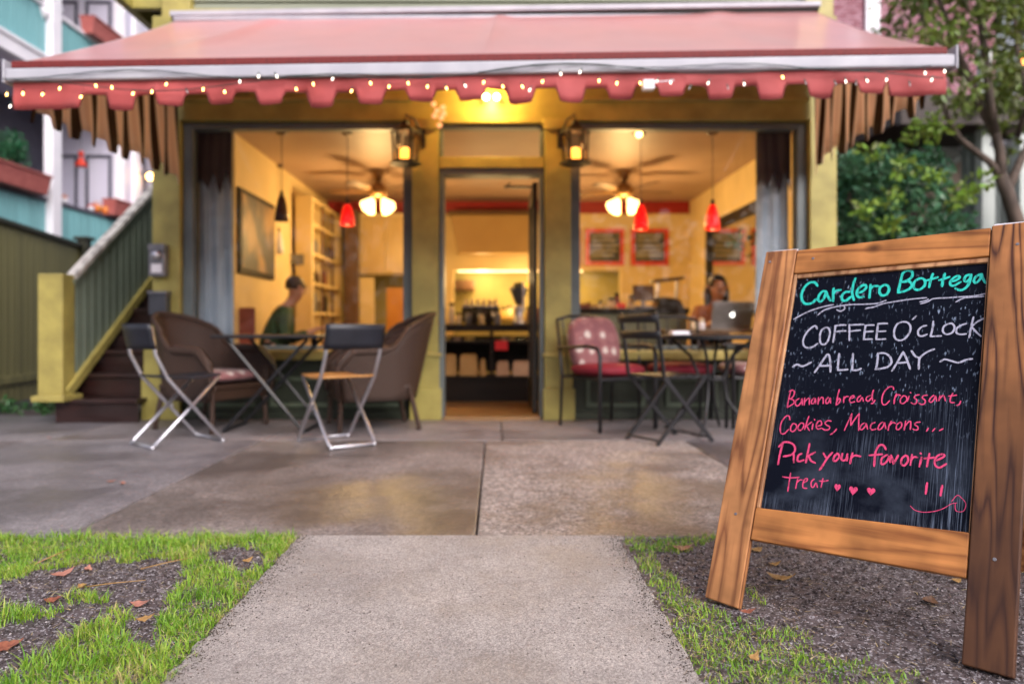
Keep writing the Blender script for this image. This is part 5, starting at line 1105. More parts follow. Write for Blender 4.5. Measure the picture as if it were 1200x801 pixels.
MB().box(at_(1100, 11.15), at_(1125, 11.15), 11.1, 11.19, az(235, 11.1), az(148, 11.1)).build('door_panel', pale, po); MB().box(at_(1078, 11.15), at_(1094, 11.15), 11.1, 11.19, az(210, 11.1), az(150, 11.1)).build('window_pane', pale, po)
MB().box(at_(1124, 11.05), at_(1136, 11.05), 11.05, 11.09, az(176, 11.05), az(158, 11.05)).build('note_panel', wm, po)
f2 = thing('picket_fence', 'pale mint picket posts and rail behind the tree trunk at the right', 'fence', (7.2, 9.5, 0))
for px in (1166, 1173, 1180): MB().box(at_(px, 9.3), at_(px + 4.5, 9.3), 9.26, 9.3, 0, az(170, 9.3)).build('picket', pale, f2, bevel=.005)
MB().box(at_(1163, 9.2), at_(1187, 9.2), 9.18, 9.25, az(171, 9.2), az(165, 9.2)).build('rail', wm, f2, bevel=.005)
MB().box(at_(1192, 9), at_(1222, 9), 8.95, 9.1, 0, az(155, 9)).build('gate_post', pale, f2, bevel=.01); MB().box(at_(1189, 9), at_(1226, 9), 8.9, 9.15, az(155, 9), az(149, 9)).build('post_cap', tan, f2, bevel=.01)
MB().box(at_(1226, 9), at_(1226, 9) + 3, 8.98, 9.02, 0, 2.3).build('fence_panel', gw, f2)
ol = thing('porch_lamp', 'tiny orange lamp glowing at the right edge of the porch', 'lamp', at(1197, 68, 9.3)); p = at(1197, 69, 9.3)
MB().box(p.x - .03, p.x + .03, p.y - .03, p.y + .03, p.z - .09, p.z + .07).build('glow', emit_mat('orange_lamp_glow', (1, .28, .04), 2.2), ol, bevel=.01); MB().lathe([(.06, .07), (.02, .12), (0, .13)], p, 8).build('cap', pb, ol); MB().tube([p + Vector((0, 0, .12)), p + Vector((0, 0, .6))], .008, 5).build('hanger', pb, ol)
# evergreen shrub
es = thing('evergreen_shrub', 'dense dark evergreen shrub with lime young leaves right of the cafe', 'shrub', (3.95, 7.2, 0))
b = MB()
for i in range(9):
    a = i * 2.4; r = .25 + .25 * random.random(); b.tube([(3.95, 7.2, 0), (3.95 + r * .4 * cos(a), 7.2 + r * .4 * sin(a), .9), (3.95 + r * 1.4 * cos(a), 7.2 + r * sin(a), 2.0 + .3 * random.random())], [.04, .025, .01], 6)
b.build('branches', M_['bark'], es)
cs = []; cr_ = []
for i in range(260):
    u, v = random.random() * 2 * PI, random.uniform(-1, 1); h = (v + 1) / 2; rad = (.80 - .35 * max(0, h - .55) * 2) * (.55 + .45 * random.random() ** .5)
    x = 3.93 + rad * cos(u) * .86; y = 7.25 + rad * sin(u) * .8; z = .2 + h * 2.35
    if z > 2.25 and x < 3.42: continue
    cs.append((x, y, z)); cr_.append(random.uniform(.10, .17))
leafcloud('foliage', cs, cr_, 42, .085, LM_dark, es, .8, asp=.5)
lime = [at(x, y, 6.7) for x, y in ((1022, 178), (1090, 145), (1105, 150), (1045, 230), (1120, 235), (1150, 212), (1060, 195), (1015, 245), (1130, 225), (1040, 262), (1075, 160), (1092, 205))]
leafcloud('young_leaves', lime, .11, 40, .08, LM_lime, es, .8)
for nm, cx, cy, s_, lab in (('laurel_shrub', 5.7, 8.7, .55, 'low yellow green shrub at the foot of the porch steps'), ('laurel_shrub', 6.45, 8.4, .5, 'low feathery green shrub behind the tree trunk'), ('laurel_shrub', 3.35, 7.9, .5, 'dark low shrub against the right side of the cafe')):
    t = thing(nm, lab, 'shrub', (cx, cy, 0), 0, 'low shrubs right of the cafe'); b = MB()
    for i in range(5): a = i * 1.3; b.tube([(cx, cy, 0), (cx + .3 * cos(a), cy + .3 * sin(a), 1.2)], [.02, .008], 5)
    b.build('branches', M_['bark'], t)
    leafcloud('foliage', [(cx + random.gauss(0, s_ * .55), cy + random.gauss(0, .3), random.uniform(.15, 1.85)) for _ in range(70)], .16, 36, .09, LM_weed if 'feathery' in lab else (LM_oak if 'yellow' in lab else LM_dark), t, asp=.35)
# small tree with forked trunk
tr_ = thing('street_tree', 'small tree with forked grey trunk behind the chalkboard sign', 'tree', (5.2, 6.9, 0))
D7 = 7.0; T = lambda px, py, dd=0: tuple(at(px, py, D7 + dd))
trunk = MB()
trunk.tube([(5.25, 7.0, -.05), T(1205, 330), T(1192, 262), T(1180, 225), T(1172, 205)], [.10, .08, .07, .062, .058], 12)
for pts, rs in [([T(1172, 207), T(1160, 190), T(1140, 175), T(1124, 162), T(1112, 140), T(1104, 118, .1), T(1095, 80, .2)], [.042, .034, .03, .027, .024, .02, .015]),
                ([T(1173, 212), T(1172, 180), T(1166, 155), T(1150, 128), T(1138, 95), T(1124, 65), T(1112, 30), T(1096, -10)], [.052, .046, .042, .038, .034, .03, .025, .018]),
                ([T(1166, 155), T(1160, 120, -.1), T(1156, 80, -.1), T(1151, 40), T(1146, 0), T(1142, -60)], [.045, .04, .036, .03, .026, .02]),
                ([T(1138, 95), T(1126, 85, .2), T(1114, 60, .3), T(1085, 30, .4), T(1060, -20, .5)], [.03, .026, .022, .018, .012]),
                ([T(1180, 225), T(1195, 190, .2), T(1215, 150, .4), T(1240, 60, .5)], [.05, .04, .03, .02]),
                ([T(1192, 160), T(1205, 120, -.2), T(1192, 60, -.2), T(1186, -20)], [.03, .026, .02, .016])]:
    trunk.tube(pts, rs, 8)
trunk.build('trunk', M_['bark'], tr_, smooth=True)
cs = []
for i in range(190):
    px = random.uniform(1035, 1260); py = random.uniform(-150, 128); dd = random.uniform(-.7, 1.1)
    if px < 1062 and py > 65: continue
    if py > 95 and px < 1100: continue
    cs.append(T(px, py, dd))
for px, py in ((1210, 145), (1190, 138), (1196, 112), (1170, 140), (1205, 175)): cs.append(T(px, py, .4))
leafcloud('crown', cs, .20, 34, .095, LM_oak, tr_, .6, droop=.3, asp=.55)
# dense trees far behind on the right and behind the gap
for i, (cx, cy, h, r_, lab) in enumerate([(10.2, 14.0, 7.5, 2.2, 'dark leafy tree far behind the porch at the right edge'), (12.5, 11.8, 7.2, 2.0, 'broad dark tree outside the right side of the porch'), (5.6, 19, 8.5, 2.3, 'tall dark tree behind the shingled house'), (-4.6, 19, 9.0, 2.6, 'tall dark tree between the cafe and the balcony house')]):
    t = thing('garden_tree', lab, 'tree', (cx, cy, 0), 0, 'dark trees behind the houses')
    MB().tube([(cx, cy, 0), (cx + .1, cy, h * .4), (cx, cy, h * .8)], [.2, .15, .05], 8).build('trunk', M_['bark'], t, smooth=True)
    leafcloud('crown', [(cx + random.gauss(0, r_ * .5), cy + random.gauss(0, r_ * .5), random.uniform(h * .15, h)) for _ in range(150)], .5, 30, .22, LM_far, t)

# ================================================================== PATIO FURNITURE
wk = bpy.data.materials.new('brown_wicker'); wk.use_nodes = True; n = wk.node_tree; b_ = n.nodes['Principled BSDF']; L = n.links.new
tc = n.nodes.new('ShaderNodeTexCoord'); w1 = n.nodes.new('ShaderNodeTexWave'); w1.wave_type = 'BANDS'; w1.bands_direction = 'Z'; w1.inputs['Scale'].default_value = 22; w1.inputs['Distortion'].default_value = .8
w2 = n.nodes.new('ShaderNodeTexWave'); w2.bands_direction = 'DIAGONAL'; w2.inputs['Scale'].default_value = 16; L(tc.outputs['Object'], w1.inputs[0]); L(tc.outputs['Object'], w2.inputs[0])
mu = n.nodes.new('ShaderNodeMath'); mu.operation = 'MULTIPLY'; L(w1.outputs['Fac'], mu.inputs[0]); L(w2.outputs['Fac'], mu.inputs[1])
cr = n.nodes.new('ShaderNodeValToRGB'); cr.color_ramp.elements[0].color = (.018, .008, .005, 1); cr.color_ramp.elements[1].color = (.15, .078, .045, 1); L(mu.outputs[0], cr.inputs[0]); L(cr.outputs[0], b_.inputs['Base Color'])
b_.inputs['Roughness'].default_value = .5; bp = n.nodes.new('ShaderNodeBump'); bp.inputs['Distance'].default_value = .006; L(mu.outputs[0], bp.inputs['Height']); L(bp.outputs[0], b_.inputs['Normal'])
def floral(name, base, spot, dark):
    m = bpy.data.materials.new(name); m.use_nodes = True; n = m.node_tree; b = n.nodes['Principled BSDF']; L = n.links.new
    tc = n.nodes.new('ShaderNodeTexCoord'); v = n.nodes.new('ShaderNodeTexVoronoi'); v.inputs['Scale'].default_value = 8.5; v.inputs['Randomness'].default_value = .45; L(tc.outputs['Object'], v.inputs['Vector'])
    no = n.nodes.new('ShaderNodeTexNoise'); no.inputs['Scale'].default_value = 30; L(tc.outputs['Object'], no.inputs[0])
    a = n.nodes.new('ShaderNodeMath'); a.operation = 'MULTIPLY_ADD'; a.inputs[1].default_value = .28; L(no.outputs[0], a.inputs[0]); L(v.outputs['Distance'], a.inputs[2])
    cr = n.nodes.new('ShaderNodeValToRGB'); e = cr.color_ramp.elements; e[0].position = .36; e[0].color = (*spot, 1); e[1].position = .42; e[1].color = (*base, 1); q = e.new(.62); q.color = (*base, 1); q = e.new(.72); q.color = (*dark, 1)
    L(a.outputs[0], cr.inputs[0]); L(cr.outputs[0], b.inputs['Base Color']); b.inputs['Roughness'].default_value = .8; b.inputs['Sheen Weight'].default_value = .2; return m
FL = floral('dusty_pink_floral_fabric', (.27, .11, .11), (.58, .50, .44), (.20, .07, .075)); MAG = pm('crimson_seat_fabric', (.26, .012, .03), (.2, .01, .022), 6, .75)
def cushion_mb(w, d, h, c, M=None, puff=.4):
    b = MB(); M = M or Matrix.Identity(3); c = Vector(c); n = 14
    def sp_(v): return (abs(v) ** .55) * (1 if v >= 0 else -1)
    vs = []
    for j in range(n + 1):
        ph_ = -PI / 2 + PI * j / n
        for i in range(24):
            th = 2 * PI * i / 24; cx = sp_(cos(th)) * (cos(ph_) ** .35 if cos(ph_) > 1e-6 else 0); cy = sp_(sin(th)) * (cos(ph_) ** .35 if cos(ph_) > 1e-6 else 0)
            vs.append(c + M @ Vector((cx * w / 2, cy * d / 2, sin(ph_) * h / 2)))
    return b.add(vs, [(j * 24 + i, j * 24 + (i + 1) % 24, (j + 1) * 24 + (i + 1) % 24, (j + 1) * 24 + i) for j in range(n) for i in range(24)])
def wicker(x, y, rz, lab, lab2):
    t = thing('wicker_armchair', lab, 'armchair', (x, y, 0), R(rz), 'brown wicker armchairs'); t.scale = (.92, .92, .97)
    # U footprint, front = +x
    N = 44; A = []
    for i in range(N + 1):
        s = -1 + 2 * i / N; a = s * PI * .5; q = abs(s)
        if q < .62: th = PI + s / .62 * PI / 2 * -1; px = -.06 + .34 * cos(th); py = .34 * sin(th) * 1.02
        else: k = (q - .62) / .38; px = -.06 + .38 * k; py = (.347 + .02 * k) * (1 if s > 0 else -1)
        A.append((px, py, q, s))
    def top(q):
        if q < .40: return .93 - .10 * (q / .40) ** 2.2
        if q < .60: k = (q - .40) / .20; return .83 - .19 * (k * k * (3 - 2 * k))
        k = (q - .60) / .40; return .64 - .01 * k - .10 * max(0, k - .75) / .25
    def shell(q): return .12 * max(0, 1 - q / .6)      # lean back
    vs = []
    for px, py, q, s in A:
        for j in range(9):
            f = j / 8; z = .245 + (top(q) - .245) * f; fl_ = .94 + .10 * f; vs.append((px * fl_ - shell(q) * f * 1.2, py * fl_, z))
    fs = [(i * 9 + j, (i + 1) * 9 + j, (i + 1) * 9 + j + 1, i * 9 + j + 1) for i in range(N) for j in range(8)]
    MB().add(vs, fs).build('back_shell', wk, t, smooth=True, solid=.02, world=False)
    rim = [(px * 1.04 - shell(q) * 1.2, py * 1.04, top(q) + .005) for px, py, q, s in A]
    f0, f1 = rim[0], rim[-1]
    rim = [(.34, f0[1], .28), (.36, f0[1], .48)] + rim + [(.36, f1[1], .48), (.34, f1[1], .28)]
    MB().tube(rim, [.02, .024] + [.022 + (.016 if A[i][2] > .6 else 0) for i in range(N + 1)] + [.024, .02], 8).build('rolled_rim', wk, t, smooth=True, world=False)
    MB().box(-.28, .34, -.31, .31, .33, .37).build('seat', wk, t, bevel=.015, world=False)
    MB().box(.315, .335, -.32, .32, .25, .33).build('front_skirt', wk, t, bevel=.008, world=False)
    for sx, sy in ((-.27, -.26), (-.27, .26), (.31, -.31), (.31, .31)):
        k = 1.28 if sx < 0 else 1.04
        MB().tube([(sx, sy, .34), (sx * k, sy * 1.05, .035), (sx * k * 1.01, sy * 1.05, 0)], [.024, .02, .024], 8).build('leg', wk, t, smooth=True, world=False)
    c = cushion_mb(.56, .58, .09, (0, 0, 0)).build('cushion', FL, None, smooth=True); tag(c, lab2, 'cushion', 'floral cushions on the chairs'); M = Matrix.Translation((x, y, 0)) @ Matrix.Rotation(R(rz), 4, 'Z'); c.matrix_world = M @ Matrix.Translation((.03, 0, .415))
    return t
wicker(-2.28, 5.80, -22, 'brown wicker armchair nearest the steps, facing right', 'flat floral seat cushion on the wicker armchair nearest the steps')
wicker(-.99, 5.80, 200, 'brown wicker armchair nearest the door, facing left', 'flat floral seat cushion on the wicker armchair nearest the door')
def fold_chair(x, y, rz, seatm, lab):
    """aluminium tube folding chair; front = +x"""
    t = thing('folding_chair', lab, 'folding chair', (x, y, 0), R(rz), 'aluminium folding chairs with black backrests'); S = M_['steel']; w = .195
    a = []
    for sy, seq in ((-1, 1), (1, -1)):
        leg = [(-.285, sy * w, .80), (-.255, sy * w, .62), (-.175, sy * w, .46), (.20, sy * w, .03), (.215, sy * (w - .01), .012)]
        a += leg if seq == 1 else leg[::-1]
    MB().tube(a, .0125, 8).build('back_leg_frame', S, t, smooth=True, world=False)
    a = []
    for sy, seq in ((-1, 1), (1, -1)):
        leg = [(.20, sy * (w - .03), .455), (-.24, sy * (w - .03), .03), (-.255, sy * (w - .04), .012)]
        a += leg if seq == 1 else leg[::-1]
    MB().tube(a, .0125, 8).build('front_leg_frame', S, t, smooth=True, world=False)
    MB().tube([(.02, -w, .245), (.02, -w + .03, .245)], .012, 6).tube([(.02, w, .245), (.02, w - .03, .245)], .012, 6).build('pivot', S, t, world=False)
    MB().grid(lambda u, v: (-.19 + .40 * u, (v - .5) * (.37 - .03 * u), .468 - .012 * sin(PI * u)), 8, 6).build('seat', seatm, t, smooth=True, solid=.014, world=False)
    MB().grid(lambda u, v: (-.262 - .035 * v - .05 * (1 - (2 * u - 1) ** 2), (u - .5) * (2 * w + .035), .655 + .165 * v), 12, 4).build('backrest', M_['blackchair'], t, smooth=True, solid=.012, world=False)
    for sx, sy in ((.215, w - .01), (.215, -w + .01), (-.255, w - .04), (-.255, -w + .04)): MB().ball((sx, sy, .012), .016, 8, 6).build('foot_cap', M_['steel'], t, world=False)
tanw = pm('tan_plywood_seat', (.50, .25, .08), (.42, .20, .06), 3, .35, stretch=(1, 6, 1))
fold_chair(-2.19, 5.03, 49, M_['blackchair'], 'aluminium folding chair with black seat nearest the steps')
fold_chair(-1.10, 5.02, 127, tanw, 'aluminium folding chair with tan plywood seat, its black back to the camera')
# left table, black with crossing legs
t = thing('folding_table', 'black folding table with crossed legs between the wicker armchairs', 'table', (-1.72, 5.70, 0)); x, y = -1.72, 5.70
MB().box(x - .40, x + .40, y - .33, y + .33, .715, .74).build('tabletop', M_['black'], t, bevel=.01)
for sy in (-.26, .26):
    MB().tube([(x - .30, y + sy, .71), (x + .28, y + sy, .012)], .014, 6).build('leg', M_['black'], t); MB().tube([(x + .30, y + sy * .85, .71), (x - .34, y + sy * .85, .012)], .014, 6).build('leg', M_['black'], t)
MB().tube([(x + .28, y - .26, .015), (x + .28, y + .26, .015)], .012, 6).build('foot_bar', M_['black'], t); MB().tube([(x - .34, y - .22, .015), (x - .34, y + .22, .015)], .012, 6).build('foot_bar', M_['black'], t)
# right: black garden armchairs, bistro chair, round table
def garden(x, y, rz, lab, seat=True):
    t = thing('garden_armchair', lab, 'armchair', (x, y, 0), R(rz), 'black metal garden armchairs'); B = M_['black']; r = .013
    for s in (-1, 1):
        MB().tube([(-.27, s * .27, 0), (-.25, s * .27, .42), (-.33, s * .26, .86)], r, 8).build('rear_leg', B, t, smooth=True, world=False)
        MB().tube([(.25, s * .29, 0), (.25, s * .29, .58), (.22, s * .29, .635), (.1, s * .29, .65), (-.28, s * .28, .63)], .015, 8).build('front_leg_and_arm', B, t, smooth=True, world=False)
    MB().tube([(-.33, -.26, .86), (-.345, -.13, .89), (-.345, .13, .89), (-.33, .26, .86)], r, 8).build('top_rail', B, t, smooth=True, world=False)
    MB().tube([(-.25, -.27, .40), (.25, -.28, .40), (.25, .28, .40), (-.25, .27, .40)], r, 8, closed=True).build('seat_frame', B, t, world=False)
    for k in range(5): MB().tube([(-.25, -.20 + .1 * k, .41), (-.34, -.20 + .1 * k, .87)], .006, 5).build('back_bar', B, t, world=False)
    for k in range(7): MB().box(-.25 + .07 * k, -.21 + .07 * k, -.27, .27, .398, .404).build('seat_slat', B, t, world=False)
    return Matrix.Translation((x, y, 0)) @ Matrix.Rotation(R(rz), 4, 'Z')
def put(b, name, m, M, lab):
    o = b.build(name, m, None, smooth=True); o.matrix_world = M; tag(o, lab, 'cushion', None); return o
M = garden(.90, 5.84, -58, 'black metal garden armchair standing against the right door pilaster')
put(cushion_mb(.50, .52, .10, (0, 0, .46)), 'seat_cushion', MAG, M, 'crimson seat cushion on the armchair by the door pilaster')
put(cushion_mb(.15, .50, .44, (-.17, 0, .66), Matrix.Rotation(R(-12), 3, 'Y')), 'back_cushion', FL, M, 'dusty pink back cushion with pale flowers by the door pilaster')
M = garden(2.12, 6.0, 180, 'black metal garden armchair at the far right of the round table')
put(cushion_mb(.50, .52, .10, (0, 0, .46)), 'seat_cushion', FL, M, 'dusty pink seat cushion on the armchair right of the round table')
put(cushion_mb(.14, .50, .44, (-.19, 0, .72), Matrix.Rotation(R(-12), 3, 'Y')), 'back_cushion', FL, M, 'dusty pink flowered back cushion right of the round table')
M = garden(1.52, 5.98, -85, 'black metal garden armchair behind the bistro chair, against the window wall')
put(cushion_mb(.50, .50, .10, (0, 0, .46)), 'seat_cushion', MAG, M, 'crimson seat cushion on the armchair behind the bistro chair')
t = thing('bistro_chair', 'black slatted folding bistro chair in front of the round table', 'folding chair', (1.22, 5.14, 0), R(28)); B = M_['black']
for s in (-1, 1):
    MB().beam((-.27, s * .19, .90), (-.20, s * .19, .46), .012, .028).beam((-.20, s * .19, .463), (.24, s * .19, 0), .012, .028).build('back_leg', B, t, world=False)
    MB().beam((.20, s * .165, .46), (-.24, s * .165, 0), .012, .028).build('front_leg', B, t, world=False)
for z, xx in ((.86, -.275), (.75, -.25)): MB().grid(lambda u, v: (xx - .025 * (1 - (2 * u - 1) ** 2) - .006 * v, (u - .5) * .42, z - .03 + .055 * v), 8, 2).build('back_slat', B, t, solid=.01, world=False, smooth=True)
for k in range(6): MB().box(-.20 + .068 * k, -.15 + .068 * k, -.19, .19, .455, .468).build('seat_slat', B, t, bevel=.003, world=False)
MB().tube([(.22, -.19, .03), (.22, .19, .03)], .008, 6).build('stretcher', B, t, world=False); MB().tube([(-.22, -.165, .03), (-.22, .165, .03)], .008, 6).build('stretcher', B, t, world=False)
t = thing('round_table', 'round black table on curved metal legs in front of the right window', 'table', (1.66, 5.60, 0)); x, y = 1.66, 5.60
MB().lathe([(.0, .708), (.385, .708), (.395, .715), (.395, .735), (.385, .742), (0, .742)], (x, y, 0), 40).build('tabletop', M_['black'], t)
for k in range(4):
    a = PI / 4 + .3 + k * PI / 2; c_, s_ = cos(a), sin(a)
    MB().tube([(x + .30 * c_, y + .30 * s_, .70), (x + .16 * c_, y + .16 * s_, .58), (x + .09 * c_, y + .09 * s_, .42), (x + .12 * c_, y + .12 * s_, .25), (x + .24 * c_, y + .24 * s_, .08), (x + .36 * c_, y + .36 * s_, .0)], .012, 8).build('leg', M_['black'], t, smooth=True)
MB().tube([(x + .10 * cos(a), y + .10 * sin(a), .40) for a in np.linspace(0, 2 * PI, 17)[:-1]], .008, 6, closed=True).build('ring', M_['black'], t)
p = at(797, 397, 5.35)
tag(MB().box(p.x - .07, p.x + .06, 5.3, 5.42, .743, .760).box(p.x - .065, p.x + .055, 5.305, 5.415, .760, .772).build('folded_napkins', M_['white'], None, bevel=.003), 'small white stack of napkins on the round table', 'napkins')
# ================================================================== PEOPLE inside
skin = pm('skin', (.52, .27, .17), (.45, .22, .14), 12, .5); hairm = pm('dark_brown_hair', (.05, .025, .015), (.025, .012, .008), 40, .5, stretch=(1, 1, .2))
def skinned(name, verts, edges, mat, parent, sub=2, root=0):
    me = bpy.data.meshes.new(name); og = ORG[parent.name]; me.from_pydata([tuple(Vector(v[:3]) - og) for v in verts], edges, []); me.materials.append(mat)
    o = bpy.data.objects.new(name, me); COL.objects.link(o); o.parent = parent; ORG[o.name] = og; md = o.modifiers.new('skin', 'SKIN'); md.use_smooth_shade = True
    for i, v in enumerate(verts):
        sv = me.skin_vertices[0].data[i]; r = v[3]; sv.radius = (r if not isinstance(r, tuple) else r[0], r if not isinstance(r, tuple) else r[1]); sv.use_root = (i == root)
    s = o.modifiers.new('sub', 'SUBSURF'); s.levels = sub; s.render_levels = sub; return o
def person(x, y, zs, face, torso_m, legs_m, lab, arms, headturn=0, headfwd=.05, hair_long=False, jacket='jacket', lean=.05):
    """seated figure; face = heading (deg) of the front; zs seat height; arms: list of (elbow, wrist) in body coords"""
    t = thing('person', lab, 'person', (x, y, .012)); M = Matrix.Rotation(R(face), 3, 'Z'); O = Vector((x, y, 0))
    def w(p): return tuple(O + M @ Vector(p))
    V = []; E = []
    def add(p, r, par=None):
        V.append((*w(p), r)); 
        if par is not None: E.append((par, len(V) - 1))
        return len(V) - 1
    pel = add((0, 0, zs + .09), .13); wa = add((.01 + lean * .3, 0, zs + .27), .115, pel); ch = add((.0 + lean * .7, 0, zs + .43), .125, wa); nk = add((lean, 0, zs + .545), .055, ch); nk2 = add((lean + headfwd * .5, 0, zs + .60), .052, nk)
    h1 = add((lean + headfwd, 0, zs + .66), .072, nk2); h2 = add((lean + headfwd + .005, 0, zs + .735), .092, h1); h3 = add((lean + headfwd - .005, 0, zs + .80), .07, h2)
    J = []
    for s in (-1, 1):
        sh_ = add((lean * .9, s * .17, zs + .50), .055, ch); el, wr = arms[0 if s < 0 else 1]
        e = add(el, .042, sh_); wv_ = add(wr, .028, e); d = (Vector(wr) - Vector(el)).normalized(); side = Vector((-d.y, d.x, 0)).normalized()
        palm = add(tuple(Vector(wr) + d * .05), .03, wv_); J.append((sh_, e, wv_))
        for k in range(4):
            off = side * (-.03 + .02 * k); Lf = (.07, .08, .075, .06)[k]
            a = add(tuple(Vector(wr) + d * .09 + off), .009, palm); b_ = add(tuple(Vector(wr) + d * (.09 + Lf * .5) + off + Vector((0, 0, -.006))), .008, a); add(tuple(Vector(wr) + d * (.09 + Lf * .85) + off + Vector((0, 0, -.025))), .007, b_)
        a = add(tuple(Vector(wr) + d * .05 + side * (.045 * -s)), .011, palm); add(tuple(Vector(wr) + d * .08 + side * (.06 * -s) + Vector((0, 0, -.01))), .009, a)
        hip = add((.03, s * .09, zs + .07), .085, pel); kn = add((.42, s * .12, zs + .06), .06, hip); an = add((.40, s * .12, .10), .042, kn); add((.50, s * .13, .05), .035, an)
    skinned('body', V, E, skin, t)
    # face: nose, eyes, mouth, ears
    hc = Vector((lean + headfwd, 0, zs + .735)); HM = Matrix.Rotation(R(headturn), 3, 'Z')
    def hw(p): return Vector(w(hc + HM @ Vector(p)))
    MB().lathe([(.014, -.014), (.010, .01), (.003, .032)], hw((.093, 0, -.005)), 8, M).build('nose', skin, t, smooth=True)
    for s in (-1, 1): MB().ball(hw((.083, s * .03, .022)), .011, 8, 6).build('eye', M_['black'], t, smooth=True); MB().ball(hw((0, s * .092, 0)), .022, 8, 6, sy=.5).build('ear', skin, t, smooth=True)
    MB().ball(hw((.085, 0, -.042)), .018, 8, 5, sz=.4).build('mouth', M_['terrarust'], t, smooth=True)
    hb_ = MB(); 
    def hp(u, v):
        a = (u - .5) * 2 * PI * .80 + PI; e = v * PI * .56; r = .098 - .012 * v ** 3
        return hw((r * sin(e) * cos(a) - .012, r * sin(e) * sin(a) * .95, r * cos(e) * 1.12 + .012))
    hb_.grid(hp, 22, 12)
    if hair_long:
        for k in range(16):
            a = PI * .58 + k * PI * .84 / 15; hb_.tube([hw((.10 * cos(a) - .01, .095 * sin(a), .02)), hw((.11 * cos(a) - .01, .105 * sin(a), -.08)), hw((.105 * cos(a), .11 * sin(a), -.19))], [.02, .024, .01], 6)
    hb_.build('hair', hairm, t, smooth=True, solid=.012)
    # clothing
    V2 = []; E2 = []
    def add2(p, r, par=None):
        V2.append((*w(p), r))
        if par is not None: E2.append((par, len(V2) - 1))
        return len(V2) - 1
    a = add2((0, 0, zs + .06), .155); b = add2((.01 + lean * .3, 0, zs + .27), .14, a); c = add2((lean * .7, 0, zs + .42), .15, b); add2((lean * .95, 0, zs + .545), .075, c)
    for s in (-1, 1):
        el, wr = arms[0 if s < 0 else 1]; e = add2((lean * .9, s * .18, zs + .49), .072, c); f = add2(el, .058, e); add2(tuple(Vector(el) + (Vector(wr) - Vector(el)) * .88), .042, f)
    skinned(jacket, V2, E2, torso_m, t)
    V3 = []; E3 = []
    V3.append((*w((0, 0, zs + .08)), .14))
    for s in (-1, 1):
        k = len(V3); V3 += [(*w((.05, s * .09, zs + .07)), .095), (*w((.42, s * .12, zs + .06)), .075), (*w((.40, s * .12, .14)), .06)]; E3 += [(0, k), (k, k + 1), (k + 1, k + 2)]
    skinned('trousers', V3, E3, legs_m, t)
    return t
grj = pm('dark_green_jacket', (.035, .075, .025), (.018, .04, .014), 9, .7); person(at_(315, 7.15), 7.15, .45, 10, grj, M_['darkwood'], 'seated person in a dark green jacket turned away inside the left window', [((.18, -.24, .66), (.42, -.15, .76)), ((.18, .24, .66), (.42, .15, .76))], headturn=25, lean=.17, headfwd=.09)
person(at_(838, 7.35), 7.38, .47, -90, pm('rust_patterned_top', (.34, .12, .04), (.22, .07, .03), 14, .7), M_['darkwood'], 'person with long dark hair sitting behind the silver laptop', [((.14, -.26, .76), (.30, -.12, .83)), ((.14, .26, .76), (.30, .12, .83))], headfwd=.06, hair_long=True, jacket='blouse')
# ================================================================== CHALKBOARD SIGN
X0, Y0, TH, PH = .6155, 2.1407, .7222, .4227; WD, LW = .7481, .1031
c_, s_ = cos(TH), sin(TH); eu = Vector((c_, -s_, 0)); ev = Vector((sin(PH) * s_, sin(PH) * c_, cos(PH))); en = eu.cross(ev)
SM = Matrix(((eu.x, ev.x, en.x, X0), (eu.y, ev.y, en.y, Y0), (eu.z, ev.z, en.z, 0), (0, 0, 0, 1)))
sg = bpy.data.objects.new('sandwich_board', None); COL.objects.link(sg); sg.matrix_world = SM; sg['category'] = 'chalkboard sign'
sg['label'] = 'wooden A-frame chalkboard sign with coloured handwriting standing on the verge'; ORG[sg.name] = Vector((0, 0, 0))
TK = .030                                          # thickness of the timber
WL = wood_mat('honey_stained_timber', (.50, .225, .085), (.20, .075, .03), seed=1.3)
WR = wood_mat('dark_weathered_timber', (.50, .21, .075), (.08, .028, .017), stain=((.042, .017, .010), .70, 1.5, .88), seed=4.1, dens=1.5)
WH = wood_mat('orange_stained_rail', (.54, .22, .065), (.28, .10, .03), seed=2.2, axis=0)
def plank(name, pts, mat, parent=sg, z0=-TK, z1=0, bevel=.004):
    return MB().prism(pts, z0, z1, lambda u, v, w: (u, v, w)).build(name, mat, parent, bevel=bevel, seg=3, world=False)
HL, HR = 1.1644, 1.2024; V1 = (.1947, .2032); V2_ = (.290, .3159); V3_ = (1.0735, 1.0999)
TL2 = .0
lp = plank('left_upright', [(0, .004), (LW + .0, -.004), (LW, HL), (0, HL - .003)], WL)
rp = plank('right_upright', [(WD - LW, .004), (WD, .002), (WD, HR), (WD - LW, HR - .006)], WR)
iu0, iu1 = LW + .0015, WD - LW - .0015
plank('bottom_rail', [(iu0, V1[0]), (iu1, V1[1]), (iu1, V2_[1]), (iu0, V2_[0])], WH, z1=-.003)
plank('top_rail', [(iu0, V3_[0]), (iu1, V3_[1]), (iu1, HR - .010), (iu0, HL - .004)], WH, z1=-.003)
